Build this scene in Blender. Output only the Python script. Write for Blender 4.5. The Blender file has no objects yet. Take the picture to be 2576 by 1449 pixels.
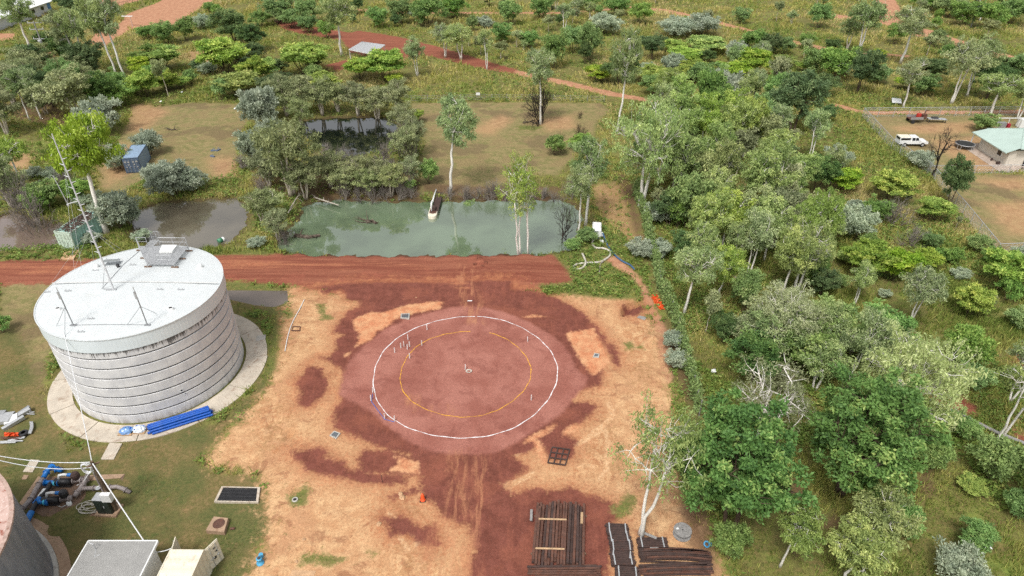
import bpy, math, random
import numpy as np
from mathutils import Vector, Matrix

scene = bpy.context.scene
COL = scene.collection
# ------------------------------------------------------------------ camera
CAM_H, PITCH, FPX, CX, CY = 45.0, math.radians(33.6), 1680.0, 1288.0, 724.5
cam_d = bpy.data.cameras.new('camera')
cam = bpy.data.objects.new('camera', cam_d); COL.objects.link(cam)
cam.location = (0, 0, CAM_H); cam.rotation_euler = (math.pi / 2 - PITCH, 0, 0)
cam_d.sensor_width = 36.0; cam_d.lens = 36.0 * FPX / 2576.0
cam_d.clip_start = 0.5; cam_d.clip_end = 6000
scene.camera = cam
# ------------------------------------------------------------------ sky and sun (bright overcast)
SUN_EL, SUN_AZ = math.radians(58), math.radians(205)     # azimuth clockwise from +Y
w = bpy.data.worlds.new('World'); scene.world = w; w.use_nodes = True
wn = w.node_tree.nodes; wl = w.node_tree.links
bg = wn['Background']; bg.inputs['Strength'].default_value = 0.125
sky = wn.new('ShaderNodeTexSky'); sky.sky_type = 'NISHITA'; sky.sun_disc = False
sky.sun_elevation = SUN_EL; sky.sun_rotation = SUN_AZ; sky.dust_density = 4.0; sky.air_density = 1.0; sky.ozone_density = 1.0
hs = wn.new('ShaderNodeHueSaturation'); hs.inputs['Saturation'].default_value = 0.14
wl.new(sky.outputs['Color'], hs.inputs['Color']); wl.new(hs.outputs['Color'], bg.inputs['Color'])
sun_d = bpy.data.lights.new('sun', 'SUN'); sun_d.energy = 1.5; sun_d.angle = math.radians(10); sun_d.color = (1, 0.96, 0.9)
sun = bpy.data.objects.new('sun', sun_d); COL.objects.link(sun)
sd = Vector((math.sin(SUN_AZ) * math.cos(SUN_EL), math.cos(SUN_AZ) * math.cos(SUN_EL), math.sin(SUN_EL)))
sun.rotation_euler = sd.to_track_quat('Z', 'Y').to_euler(); sun.location = (0, 0, 80)
scene.view_settings.view_transform = 'Standard'; scene.view_settings.look = 'None'
scene.view_settings.exposure = 0.6; scene.view_settings.gamma = 1.0
scene.cycles.max_bounces = 6; scene.cycles.diffuse_bounces = 3; scene.cycles.glossy_bounces = 2; scene.cycles.transmission_bounces = 3
scene.cycles.use_denoising = False

# ------------------------------------------------------------------ photo pixel (2576 x 1449 grid) -> point on the plane z
SP, CP = math.sin(PITCH), math.cos(PITCH)
def P(x, y, z=0.0):
    a = (x - CX) / FPX; b = -(y - CY) / FPX
    dy = CP + b * SP; dz = -SP + b * CP
    t = (z - CAM_H) / dz
    return Vector((a * t, dy * t, z))
def height_at(bx, by, topy):                      # height of a vertical thing whose foot is (bx, by) and whose top shows at topy
    Y = P(bx, by).y; v = (topy - CY) / FPX
    return CAM_H - Y * (SP + v * CP) / (CP - v * SP)
def depth_at(bx, by, z=0.0):
    q = P(bx, by, z); return q.y * CP - (q.z - CAM_H) * SP
def A(x, y): return (x / 3.0, 483 + y / 3.0)      # readings off the six enlarged views
def tile(ox, oy, pts): return [(ox + x / 3.0, oy + y / 3.0) for x, y in pts]

# ------------------------------------------------------------------ mesh helpers
class MB:
    def __init__(s): s.v = []; s.f = []
    def add(s, vs, fs):
        o = len(s.v); s.v += [tuple(q) for q in vs]; s.f += [tuple(i + o for i in q) for q in fs]; return s
    def box(s, c, size, rz=0.0, rx=0.0, ry=0.0):
        M = Matrix.Translation(Vector(c)) @ Matrix.Rotation(rz, 4, 'Z') @ Matrix.Rotation(ry, 4, 'Y') @ Matrix.Rotation(rx, 4, 'X')
        x, y, z = [q / 2 for q in size]
        vs = [M @ Vector((a * x, b * y, d * z)) for d in (-1, 1) for b in (-1, 1) for a in (-1, 1)]
        return s.add(vs, [(0, 2, 3, 1), (4, 5, 7, 6), (0, 1, 5, 4), (2, 6, 7, 3), (0, 4, 6, 2), (1, 3, 7, 5)])
    def beam(s, a, b, wdt, hgt):
        a = Vector(a); b = Vector(b); d = (b - a).normalized()
        up = Vector((0, 0, 1)) if abs(d.z) < .95 else Vector((0, 1, 0))
        sx = d.cross(up).normalized() * (wdt / 2); sz = sx.cross(d).normalized() * (hgt / 2)
        vs = [q + i * sx + j * sz for q in (a, b) for j in (-1, 1) for i in (-1, 1)]
        return s.add(vs, [(0, 1, 3, 2), (4, 6, 7, 5), (0, 4, 5, 1), (2, 3, 7, 6), (0, 2, 6, 4), (1, 5, 7, 3)])
    def tube(s, pts, r, n=8, cap=True):
        pts = [Vector(q) for q in pts]; m = len(pts)
        rr = [r] * m if not hasattr(r, '__len__') else list(r)
        vs = []; prev = None
        for i, q in enumerate(pts):
            t = (pts[min(i + 1, m - 1)] - pts[max(i - 1, 0)])
            t = t.normalized() if t.length > 1e-9 else Vector((0, 0, 1))
            if prev is None: u = t.orthogonal().normalized()
            else:
                u = prev - t * prev.dot(t); u = u.normalized() if u.length > 1e-6 else t.orthogonal().normalized()
            prev = u; w_ = t.cross(u)
            vs += [q + rr[i] * (math.cos(2 * math.pi * k / n) * u + math.sin(2 * math.pi * k / n) * w_) for k in range(n)]
        fs = [(i * n + k, i * n + (k + 1) % n, (i + 1) * n + (k + 1) % n, (i + 1) * n + k) for i in range(m - 1) for k in range(n)]
        if cap: fs += [tuple(range(n - 1, -1, -1)), tuple((m - 1) * n + k for k in range(n))]
        return s.add(vs, fs)
    def lathe(s, prof, n=48, c=(0, 0, 0), a0=0.0, a1=2 * math.pi):
        full = abs(a1 - a0 - 2 * math.pi) < 1e-6; m = n if full else n + 1
        vs = [(c[0] + r * math.cos(a0 + (a1 - a0) * k / n), c[1] + r * math.sin(a0 + (a1 - a0) * k / n), c[2] + z) for k in range(m) for r, z in prof]
        L = len(prof); fs = []
        for k in range(n):
            k2 = (k + 1) % m
            fs += [(k * L + j, k2 * L + j, k2 * L + j + 1, k * L + j + 1) for j in range(L - 1)]
        if not full: fs += [tuple(range(L)), tuple(range(n * L + L - 1, n * L - 1, -1))]
        return s.add(vs, fs)
    def prism(s, poly, z0, z1):
        n = len(poly); vs = [(q[0], q[1], z0) for q in poly] + [(q[0], q[1], z1) for q in poly]
        return s.add(vs, [tuple(range(n - 1, -1, -1)), tuple(range(n, 2 * n))] + [(k, (k + 1) % n, n + (k + 1) % n, n + k) for k in range(n)])
    def build(s, name, mt, parent=None, smooth=False, loc=None, rz=None):
        me = bpy.data.meshes.new(name); me.from_pydata(s.v, [], s.f); me.update()
        if smooth: me.polygons.foreach_set('use_smooth', [True] * len(me.polygons))
        return link(name, me, mt, parent, loc, rz)
def link(name, me, mt, parent=None, loc=None, rz=None):
    if mt is not None and not me.materials: me.materials.append(mt)
    o = bpy.data.objects.new(name, me); COL.objects.link(o)
    if parent is not None: o.parent = parent
    if loc is not None: o.location = loc
    if rz is not None: o.rotation_euler = (0, 0, rz)
    return o
def np_mesh(name, verts, n_per, attrs=None):
    """verts (F*n_per,3): F separate faces of n_per corners"""
    verts = np.asarray(verts, np.float32); N = len(verts); F = N // n_per
    me = bpy.data.meshes.new(name)
    me.vertices.add(N); me.vertices.foreach_set('co', verts.ravel())
    me.loops.add(N); me.loops.foreach_set('vertex_index', np.arange(N, dtype=np.int32))
    me.polygons.add(F); me.polygons.foreach_set('loop_start', np.arange(0, N, n_per, dtype=np.int32))
    for k, a in (attrs or {}).items():
        at = me.attributes.new(k, 'FLOAT', 'POINT'); at.data.foreach_set('value', np.asarray(a, np.float32))
    me.update(calc_edges=True)
    return me
def tag(o, label=None, cat=None, group=None, kind=None):
    if label: o['label'] = label
    if cat: o['category'] = cat
    if group: o['group'] = group
    if kind: o['kind'] = kind
    return o
def thing(name, label, cat, loc=(0, 0, 0), rz=0.0, group=None):
    o = bpy.data.objects.new(name, None); COL.objects.link(o); o.empty_display_size = .3
    o.location = loc; o.rotation_euler = (0, 0, rz)
    return tag(o, label, cat, group)
ORD = ['first', 'second', 'third', 'fourth', 'fifth', 'sixth', 'seventh', 'eighth', 'ninth', 'tenth', 'eleventh', 'twelfth', 'thirteenth', 'fourteenth', 'fifteenth', 'sixteenth', 'seventeenth', 'eighteenth', 'nineteenth', 'twentieth']
_t = ['twenty', 'thirty', 'forty', 'fifty', 'sixty']; ORD += [d + ' ' + u for d in _t for u in ['%s' % q for q in ORD[:9]]]
def catenary(a, b, sag, n=16):
    a = Vector(a); b = Vector(b)
    return [a.lerp(b, t / n) - Vector((0, 0, 4 * sag * (t / n) * (1 - t / n))) for t in range(n + 1)]
def smooth_path(pts, k=5):                        # Catmull-Rom
    pts = [Vector(q) for q in pts]; out = []
    for i in range(len(pts) - 1):
        p0 = pts[max(i - 1, 0)]; p1 = pts[i]; p2 = pts[i + 1]; p3 = pts[min(i + 2, len(pts) - 1)]
        for j in range(k):
            t = j / k
            out.append(.5 * ((2 * p1) + (p2 - p0) * t + (2 * p0 - 5 * p1 + 4 * p2 - p3) * t * t + (3 * p1 - p0 - 3 * p2 + p3) * t ** 3))
    return out + [pts[-1]]

# ------------------------------------------------------------------ materials
def lin(c):
    if isinstance(c, str):
        c = [int(c[i:i + 2], 16) / 255 for i in (0, 2, 4)]
        return tuple(q / 12.92 if q <= .04045 else ((q + .055) / 1.055) ** 2.4 for q in c)
    return tuple(c)
class NT:
    def __init__(s, name):
        s.m = bpy.data.materials.new(name); s.m.use_nodes = True
        s.n = s.m.node_tree.nodes; s.l = s.m.node_tree.links; s.b = s.n['Principled BSDF']; s.out = s.n['Material Output']
    def new(s, t, **kw):
        q = s.n.new(t)
        for k, v in kw.items(): setattr(q, k, v)
        return q
    def put(s, sock, v):
        if isinstance(v, bpy.types.NodeSocket): s.l.new(v, sock)
        elif hasattr(v, '__len__') and len(v) == 3 and sock.type == 'RGBA': sock.default_value = (*v, 1)
        else: sock.default_value = v
    def math(s, op, a, b=0.0, c=None, clamp=False):
        q = s.new('ShaderNodeMath', operation=op, use_clamp=clamp)
        s.put(q.inputs[0], a); s.put(q.inputs[1], b)
        if c is not None: s.put(q.inputs[2], c)
        return q.outputs[0]
    def mix(s, f, a, b):
        q = s.new('ShaderNodeMix', data_type='RGBA'); s.put(q.inputs[0], f); s.put(q.inputs[6], a); s.put(q.inputs[7], b); return q.outputs[2]
    def mul(s, a, b, f=1.0):
        q = s.new('ShaderNodeMix', data_type='RGBA', blend_type='MULTIPLY'); s.put(q.inputs[0], f); s.put(q.inputs[6], a); s.put(q.inputs[7], b); return q.outputs[2]
    def coord(s, kind='Object', scale=(1, 1, 1), rz=0.0):
        tc = s.new('ShaderNodeTexCoord'); mp = s.new('ShaderNodeMapping'); mp.inputs['Scale'].default_value = scale
        mp.inputs['Rotation'].default_value = (0, 0, rz)
        s.l.new(tc.outputs[kind], mp.inputs[0]); return mp.outputs[0]
    def noise(s, vec, scale, detail=4.0, rough=.55, dist=0.0):
        q = s.new('ShaderNodeTexNoise'); s.put(q.inputs['Vector'], vec); q.inputs['Scale'].default_value = scale
        q.inputs['Detail'].default_value = detail; q.inputs['Roughness'].default_value = rough; q.inputs['Distortion'].default_value = dist
        return q.outputs['Fac']
    def ramp(s, f, stops):
        q = s.new('ShaderNodeValToRGB'); s.put(q.inputs[0], f); e = q.color_ramp.elements
        while len(e) < len(stops): e.new(.5)
        for i, (p, c) in enumerate(stops): e[i].position = p; e[i].color = (*lin(c), 1)
        return q.outputs[0]
    def step(s, f, lo, hi):
        q = s.new('ShaderNodeMapRange', interpolation_type='SMOOTHSTEP'); s.put(q.inputs[0], f); q.inputs[1].default_value = lo; q.inputs[2].default_value = hi
        return q.outputs[0]
    def attr(s, name): return s.new('ShaderNodeAttribute', attribute_name=name).outputs['Fac']
    def bump(s, hgt, strength=.3, dist=.05):
        q = s.new('ShaderNodeBump'); q.inputs['Strength'].default_value = strength; q.inputs['Distance'].default_value = dist
        s.put(q.inputs['Height'], hgt); s.l.new(q.outputs[0], s.b.inputs['Normal'])
    def done(s, col=None, rough=None, metal=None, spec=None):
        if col is not None: s.put(s.b.inputs['Base Color'], col)
        if rough is not None: s.put(s.b.inputs['Roughness'], rough)
        if metal is not None: s.put(s.b.inputs['Metallic'], metal)
        if spec is not None: s.put(s.b.inputs['Specular IOR Level'], spec)
        return s.m
MATS = {}
def mat(name, col, rough=.6, var=.18, scale=1.5, metal=0.0, dirt=None, dirt_amt=.35, bump=0.0):
    if name in MATS: return MATS[name]
    t = NT(name); v = t.coord(); c = lin(col)
    n1 = t.noise(v, scale, 5, .6); n2 = t.noise(v, scale * 9, 3, .6)
    f = t.math('ADD', t.math('MULTIPLY', n1, .65), t.math('MULTIPLY', n2, .35))
    q = t.mix(t.step(f, .3, .7), tuple(x * (1 - var) for x in c), tuple(min(1, x * (1 + var)) for x in c))
    if dirt: q = t.mix(t.math('MULTIPLY', t.step(t.noise(v, scale * 1.7, 6, .7, .6), .5, .68), dirt_amt), q, lin(dirt))
    if bump: t.bump(n2, bump, .02)
    rg = t.math('ADD', rough - .08, t.math('MULTIPLY', n2, .16))
    MATS[name] = t.done(q, rg, metal); return MATS[name]
def setup_mats():
    mat('white_paint', (.74, .75, .74), .45, .06, 2, dirt='a79c8c', dirt_amt=.25)
    mat('cream_paint', (.72, .66, .53), .5, .07, 1.5, dirt='8a7355', dirt_amt=.3)
    mat('galvanised', (.46, .47, .48), .45, .12, 3, .35)
    mat('grey_steel', (.30, .31, .32), .5, .15, 3, .3)
    mat('dark_metal', (.045, .045, .048), .55, .2, 3)
    mat('black_plastic', (.018, .018, .02), .5, .2, 2)
    mat('blue_pipe', (.006, .085, .42), .35, .15, 2, dirt='6d7f95', dirt_amt=.2)
    mat('blue_paint', (.01, .16, .5), .4, .15, 2, dirt='5d6f85', dirt_amt=.25)
    mat('concrete', (.50, .44, .36), .85, .16, .8, dirt='7d5a40', dirt_amt=.5, bump=.3)
    mat('concrete_grey', (.44, .42, .38), .85, .15, 1.2, dirt='6a5a48', dirt_amt=.4, bump=.3)
    mat('concrete_brown', (.37, .25, .165), .88, .15, 1.2, dirt='6a4632', dirt_amt=.5, bump=.3)
    mat('rust', (.105, .05, .035), .85, .45, 2.2, dirt='6b3a22', dirt_amt=.5, bump=.5)
    mat('rust_dark', (.055, .033, .028), .85, .4, 2.5, dirt='55301f', dirt_amt=.4, bump=.5)
    mat('pale_timber', (.42, .28, .16), .8, .2, 2)
    mat('grey_timber', (.26, .25, .24), .85, .25, 3, dirt='3a352f', dirt_amt=.5)
    mat('old_timber', (.16, .10, .065), .85, .3, 3)
    mat('orange_plastic', (.72, .09, .02), .5, .12, 3, dirt='7a3a1d', dirt_amt=.3)
    mat('plastic_bag', (.62, .70, .78), .25, .15, 6)
    mat('wire_white', (.66, .67, .68), .5, .08, 2)
    mat('hose_grey', (.50, .47, .41), .6, .15, 3, dirt='7a6446', dirt_amt=.4)
    mat('hose_blue', (.04, .10, .2), .6, .15, 3)
    mat('window_dark', (.012, .014, .016), .15, .2, 3)
    mat('tyre', (.02, .02, .021), .8, .2, 4)
    mat('pipe_grey', (.27, .235, .225), .6, .25, 2.5, dirt='5a3a2a', dirt_amt=.5)
    mat('cabinet_green', (.022, .032, .026), .5, .2, 2)
    mat('roof_green', (.40, .50, .45), .5, .08, .6)
    mat('wall_cream', (.60, .55, .47), .75, .08, 1)
    mat('soil_red', (.17, .055, .032), .95, .35, 3, bump=.6)
    mat('sand_stone', (.48, .30, .17), .95, .25, 3, bump=.5)
setup_mats()
M = MATS
# ------------------------------------------------------------------ ground zones, traced on the photo grid and laid on the plane z = 0
def strip(pts, half):                             # a track: centre line on the photo grid, half width in metres
    w_ = [P(x, y) for x, y in pts]; L = []; R = []
    for i, q in enumerate(w_):
        d = (w_[min(i + 1, len(w_) - 1)] - w_[max(i - 1, 0)]); d.z = 0; d.normalize(); n = Vector((-d.y, d.x, 0))
        h = half[i] if hasattr(half, '__len__') else half
        L.append(q + n * h); R.append(q - n * h)
    return [(q.x, q.y) for q in L + R[::-1]]
def poly(pts): return [(P(x, y).x, P(x, y).y) for x, y in pts]
T00, T10, T20, T30 = (0, 0), (644, 0), (1288, 0), (1932, 0)
def tl(o, pts): return poly(tile(o[0], o[1], pts))
ZONES = {
 'dry': [poly([(250, 440), (238, 400), (300, 350), (330, 300), (335, 262), (400, 270), (480, 258), (612, 262), (622, 300), (600, 360), (590, 410), (560, 450), (480, 450), (400, 430), (300, 485), (255, 475)]),
         poly([(1035, 260), (1260, 257), (1510, 260), (1535, 280), (1500, 310), (1490, 350), (1440, 400), (1400, 440), (1340, 440), (1240, 470), (1190, 488), (1060, 490), (1050, 420), (1070, 350), (1030, 300)]),
         poly([(2168, 291), (2620, 287), (2620, 432), (2340, 432), (2290, 390), (2220, 330)]),
         poly([(2345, 440), (2620, 438), (2620, 634), (2503, 638), (2420, 545)]),
         poly([(0, 700), (140, 700), (330, 690), (120, 900), (110, 1010), (60, 1080), (0, 1090)]),
         poly([(0, 380), (60, 380), (70, 420), (0, 430)])],
 'lawn': [poly([(-60, 730), (60, 860), (110, 1000), (180, 1130), (560, 1060), (640, 980), (690, 870), (690, 790), (570, 760), (570, 705), (640, 720), (720, 770), (705, 840), (700, 930), (650, 1010), (600, 1050), (560, 1100), (500, 1160), (560, 1190), (650, 1190), (685, 1240), (685, 1320), (660, 1370), (600, 1500), (-100, 1500)])],
 'track': [strip([(870, 24), (1000, 31), (1290, 33), (1400, 33), (1500, 27), (1580, 17), (1670, 26), (1720, 36), (1800, 55), (1850, 68), (1950, 95), (2080, 124), (2160, 134), (2290, 142)], [1.6, 1.5, 1.4, 1.3, 1.2, 1.2, 2.2, 1.6, 1.4, 1.4, 1.4, 1.5, 1.4, 1.2]),
           strip([(2225, -10), (2236, 25), (2250, 60), (2330, 85), (2380, 100), (2470, 125), (2540, 152), (2620, 185)], [3, 3.5, 4, 5, 3.5, 3, 4, 5]),
           strip([(2085, 36), (2115, 42), (2150, 48)], [1.5, 3, 1]),
           strip([(2100, 262), (2140, 276), (2180, 284), (2600, 281)], [.8, 1.2, 1.0, 1.0]),
           strip([(1280, 178), (1420, 208), (1540, 237), (1665, 258)], [1.4, 1.5, 1.5, 1.0]),
           poly([(300, 62), (320, 35), (400, 5), (430, -15), (560, -15), (470, 42), (500, 56), (400, 74), (330, 72)]),
           poly([(225, 110), (240, 80), (300, 60), (330, 75), (260, 118)]),
           strip([(40, 178), (75, 162), (135, 132), (160, 118)], [2.2, 2.6, 2.4, 1.5]),
           poly([(-20, 84), (38, 84), (34, 99), (-20, 106)]), poly([(230, -10), (300, -20), (420, -20), (300, 15), (230, 20)]),
           tl((1288, 483), [(690, 500), (800, 480), (960, 640), (1060, 800), (1120, 950), (1180, 1060), (1210, 1449), (1060, 1449), (1080, 1200), (1050, 950), (980, 800), (900, 640), (780, 580)]),
           ],
 'bare': [poly([(2340, 350), (2480, 345), (2490, 385), (2550, 432), (2440, 432), (2400, 400), (2370, 380)]), poly([(2240, 318), (2460, 305), (2440, 335), (2330, 338), (2260, 332)]),
           poly([(2440, 450), (2620, 448), (2620, 480), (2540, 478)]), poly([(2480, 515), (2620, 500), (2620, 590), (2540, 590)]), tl((0, 0), [(990, 790), (1100, 780), (1280, 840), (1180, 900), (1100, 980), (960, 1000)]),
           poly([(470, 130), (525, 128), (530, 165), (490, 180)]), poly([(10, 400), (70, 380), (90, 400), (60, 440), (0, 440)]), poly([(1340, 300), (1440, 290), (1450, 320), (1380, 330)]), poly([(1180, 330), (1260, 290), (1290, 300), (1240, 340)]), poly([(250, 400), (300, 360), (340, 370), (330, 430), (270, 470)]), poly([(520, 400), (590, 395), (600, 440), (540, 445)])],
 'redroad': [poly([(-80, 655), (60, 655), (230, 652), (560, 641), (690, 637), (900, 636), (1290, 634), (1395, 640), (1430, 680), (1440, 715), (1380, 722), (1345, 730), (1250, 745), (870, 750), (740, 722), (560, 706), (330, 700), (120, 716), (-80, 718)]),
             poly([(690, 52), (730, 50), (770, 66), (880, 82), (905, 77), (1000, 92), (1120, 122), (1240, 158), (1300, 175), (1290, 187), (1180, 166), (1060, 137), (1010, 152), (960, 150), (880, 132), (860, 102), (770, 88), (710, 74)]),
             poly([(810, 165), (870, 150), (900, 160), (850, 180)]),
             poly([(2340, 985), (2375, 972), (2452, 1020), (2452, 1046), (2405, 1042), (2350, 1010)]), poly([(2550, 1085), (2620, 1100), (2620, 1130), (2560, 1115)]),
             poly([(2060, 800), (2090, 805), (2085, 818), (2062, 815)]), poly([(2540, 880), (2590, 880), (2590, 930), (2560, 920)])],
 'sand': [poly([(735, 722), (880, 745), (1250, 740), (1390, 742), (1480, 745), (1600, 750), (1650, 830), (1690, 1000), (1700, 1160), (1730, 1260), (1790, 1370), (1850, 1500), (600, 1500), (650, 1380), (672, 1330), (662, 1240), (640, 1190), (520, 1172), (540, 1120), (610, 1050), (670, 980), (690, 920), (700, 840), (724, 770), (725, 735)])],
 'maroon': [tl((644, 483), [(350, 740), (480, 725), (520, 770), (640, 740), (690, 780), (670, 815), (790, 830), (770, 870), (700, 900), (650, 950), (610, 1000), (590, 1060), (660, 1080), (610, 1110), (600, 1190), (570, 1230), (480, 1245), (560, 1285), (640, 1325), (675, 1380), (650, 1449), (640, 1600), (600, 1620), (590, 1680), (600, 1780), (720, 1830), (960, 1940), (1060, 1960), (1200, 1990), (1450, 2020), (1932, 2000), (2300, 1870), (2400, 1500), (2600, 1460), (2640, 1140), (2640, 1100), (2560, 1000), (2430, 890), (2260, 800), (2100, 745), (1932, 740), (1932, 690), (700, 690)]),
            tl((644, 966), [(310, -10), (400, -140), (500, -110), (530, -40), (545, 40), (500, 110), (400, 160), (310, 170), (330, 80)]),
            tl((644, 966), [(270, 500), (480, 490), (580, 545), (520, 570), (660, 600), (690, 640), (960, 680), (1150, 700), (1130, 760), (950, 755), (720, 730), (400, 660), (300, 560)]),
            tl((644, 966), [(750, 580), (830, 500), (960, 500), (1090, 520), (1300, 560), (1250, 700), (1080, 680), (900, 670), (800, 670), (780, 600)]),
            tl((644, 966), [(1200, 480), (1560, 480), (2000, 400), (2160, 330), (2350, 130), (2530, 140), (2580, 170), (2500, 250), (2380, 330), (2320, 370), (2420, 420), (2410, 500), (2370, 560), (2210, 560), (2140, 430), (2030, 450), (1932, 470), (1932, 540), (2010, 590), (2050, 650), (1932, 710), (1850, 760), (1932, 830), (2070, 790), (2240, 800), (2370, 780), (2500, 830), (2640, 880), (2720, 920), (2740, 1000), (2680, 1060), (2700, 1200), (2670, 1290), (2640, 1500), (1600, 1500), (1650, 1200), (1600, 1060), (1400, 1000), (1350, 900), (1270, 860), (1230, 700)]),
            tl((644, 966), [(950, 1000), (1100, 990), (1250, 1080), (1350, 1060), (1390, 1200), (1300, 1240), (1150, 1130), (1020, 1150)]),
            tl((1288, 483), [(700, 1150), (760, 1140), (800, 1220), (820, 1320), (760, 1290)]),
            tl((1288, 483), [(840, 850), (960, 830), (1000, 880), (960, 930), (860, 935)]),
            tl((644, 966), [(1000, 850), (1150, 800), (1250, 760), (1260, 800), (1150, 830), (1050, 870)])],
 'pad': [poly([(893, 890), (930, 858), (985, 822), (1080, 787), (1160, 771), (1250, 781), (1340, 815), (1420, 870), (1452, 930), (1478, 955), (1445, 1000), (1405, 1045), (1300, 1112), (1230, 1140), (1130, 1142), (1050, 1120), (985, 1080), (925, 1030), (870, 1003), (855, 985), (868, 930)])],
 'sandtop': [tl((644, 483), [(730, 960), (880, 905), (930, 920), (1100, 870), (1300, 830), (1420, 825), (1390, 880), (1200, 920), (1090, 950), (1000, 1010), (960, 1030), (900, 1070), (910, 1080), (870, 1120), (750, 1165), (790, 1080), (740, 1020)]),
             tl((644, 483), [(670, 1245), (690, 1210), (705, 1205), (690, 1235)]),
             tl((644, 966), [(1050, 540), (1150, 560), (1220, 590), (1230, 680), (1100, 665), (1000, 650), (1080, 600)]),
             tl((1288, 483), [(410, 1070), (610, 1025), (680, 1130), (740, 1280), (620, 1390), (580, 1350), (490, 1220)]),
             tl((1288, 483), [(80, 940), (160, 925), (250, 940), (200, 950)]),
             tl((1288, 966), [(110, 410), (330, 300), (350, 300), (250, 390), (150, 440), (90, 450)]), tl((1288, 966), [(420, 330), (470, 300), (500, 330), (440, 370), (380, 400), (390, 360)]),
             tl((1288, 966), [(150, 430), (200, 430), (240, 520), (280, 600), (240, 610), (190, 520)])],
 'rut': [strip(tile(1288, 966, q), h) for q, h in (([(720, 130), (745, 200), (775, 245)], .22), ([(775, 240), (640, 350), (480, 460)], .2), ([(745, 255), (690, 300), (610, 360)], .16), ([(715, 330), (600, 400), (470, 465)], .2), ([(712, 330), (718, 480), (715, 640)], .2), ([(715, 640), (680, 690), (640, 740)], .18), ([(790, 150), (770, 190), (745, 215)], .12), ([(640, 640), (560, 600), (500, 640)], .2), ([(0, 760), (90, 710), (180, 660)], .25), ([(20, 540), (90, 480), (140, 440)], .25), ([(300, 620), (250, 560), (200, 480), (160, 430)], .12))] + [strip(tile(644, 966, q), h) for q, h in (([(980, 960), (1100, 1040), (1250, 1160)], .16), ([(1080, 1150), (1130, 1220), (1160, 1260)], .2), ([(1180, 1230), (1240, 1180), (1290, 1150)], .2), ([(1000, 1010), (1120, 1080), (1200, 1150)], .12), ([(1850, 640), (1860, 800), (1880, 1000)], .14), ([(1900, 600), (1910, 800), (1940, 1000)], .12))],
 'dirt': [tl((1288, 966), [(470, 470), (560, 260), (780, 230), (840, 500), (800, 700), (500, 660)]), tl((1288, 483), [(820, 980), (1060, 950), (1060, 1449), (900, 1449)]), tl((644, 966), [(900, 880), (1250, 900), (1400, 1100), (1300, 1449), (1000, 1449)]), tl((644, 966), [(0, 100), (280, 160), (300, 480), (200, 480), (0, 560)]), tl((644, 483), [(150, 860), (300, 860), (260, 1220), (160, 1220)])],
 'tyreh': [strip(tile(644, 483, [(100, 560), (900, 560), (1250, 590), (1480, 660), (1600, 760)]), [.9, 1.0, .8, .8, .6]), strip([(-60, 690), (330, 672), (700, 668)], .8), strip([(-60, 672), (330, 660), (640, 655)], .5)],
 'tyre': [strip(tile(644, 966, [(1520, 500), (1540, 700), (1520, 950), (1420, 1200), (1380, 1500)]), [.7, .8, .9, 1.3, 2.2]),
          strip(tile(644, 966, [(1690, 540), (1700, 800), (1650, 1000), (1560, 1250), (1530, 1500)]), [.4, .7, .8, 1.0, 1.4]),
          strip(tile(644, 483, [(1600, 560), (1560, 680), (1640, 850), (1650, 1000)]), [1.2, 1.3, 1.1, .8]),
          tl((644, 966), [(1060, 130), (1120, 70), (1240, 90), (1260, 150), (1180, 190)]), tl((644, 966), [(1300, 170), (1420, 140), (1500, 200), (1450, 260), (1320, 250)])],
 'green': [tl((1288, 483), [(190, 705), (440, 690), (560, 600), (640, 560), (760, 570), (880, 640), (960, 720), (970, 815), (700, 800), (500, 770), (300, 750)]),
           tl((1288, 483), [(310, 460), (480, 420), (600, 380), (720, 380), (700, 500), (620, 540), (500, 600), (420, 590)]),
           tl((1288, 483), [(730, 250), (830, 330), (870, 420), (900, 560), (800, 480), (740, 400)]),
           tl((644, 483), [(470, 850), (510, 850), (530, 920), (580, 950), (520, 970), (480, 900)]), tl((644, 483), [(220, 915), (270, 890), (290, 930), (240, 950)]),
           tl((644, 483), [(480, 960), (510, 965), (500, 990)]), tl((644, 966), [(245, 800), (400, 770), (380, 900), (290, 930), (250, 880)]),
           tl((644, 966), [(340, 1300), (480, 1280), (680, 1330), (600, 1360), (360, 1350)]), tl((644, 966), [(860, 1270), (890, 1260), (900, 1285), (870, 1290)]),
           tl((1288, 483), [(840, 1150), (900, 1140), (915, 1180), (860, 1190)]), tl((1288, 483), [(940, 1160), (980, 1155), (985, 1180), (950, 1185)]),
           tl((1288, 966), [(760, 930), (900, 830), (940, 850), (890, 980), (800, 1010)]),
           poly([(-40, 632), (140, 625), (230, 640), (520, 640), (690, 640), (640, 618), (560, 625), (340, 610), (200, 620), (0, 615)]),
           poly([(575, 712), (680, 716), (700, 730), (580, 728)]), poly([(690, 770), (700, 850), (690, 930), (665, 960), (672, 860)]),
           poly([(1300, 315), (1370, 318), (1350, 328), (1305, 326)])],
 'litter': [tl((1288, 483), [(600, -60), (840, -60), (900, 100), (930, 280), (960, 400), (900, 420), (850, 330), (740, 250), (680, 190), (620, 100)]), tl((1932, 966), [(150, 700), (250, 750), (420, 1000), (640, 1050), (600, 1130), (420, 1110), (300, 1200), (200, 1300), (160, 1000)]), tl((1932, 966), [(1080, 540), (1230, 560), (1250, 850), (1180, 870), (1100, 700)]),
            tl((1288, 483), [(1150, 960), (1250, 1100), (1330, 1400), (1380, 1600), (1340, 1600), (1240, 1420), (1200, 1200)]),
            poly([(1700, 1240), (1760, 1230), (1790, 1300), (1800, 1449), (1740, 1380)]), poly([(0, 260), (120, 255), (190, 300), (160, 320), (30, 300)]), poly([(1550, 430), (1590, 560), (1610, 610), (1600, 470)]),
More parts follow.
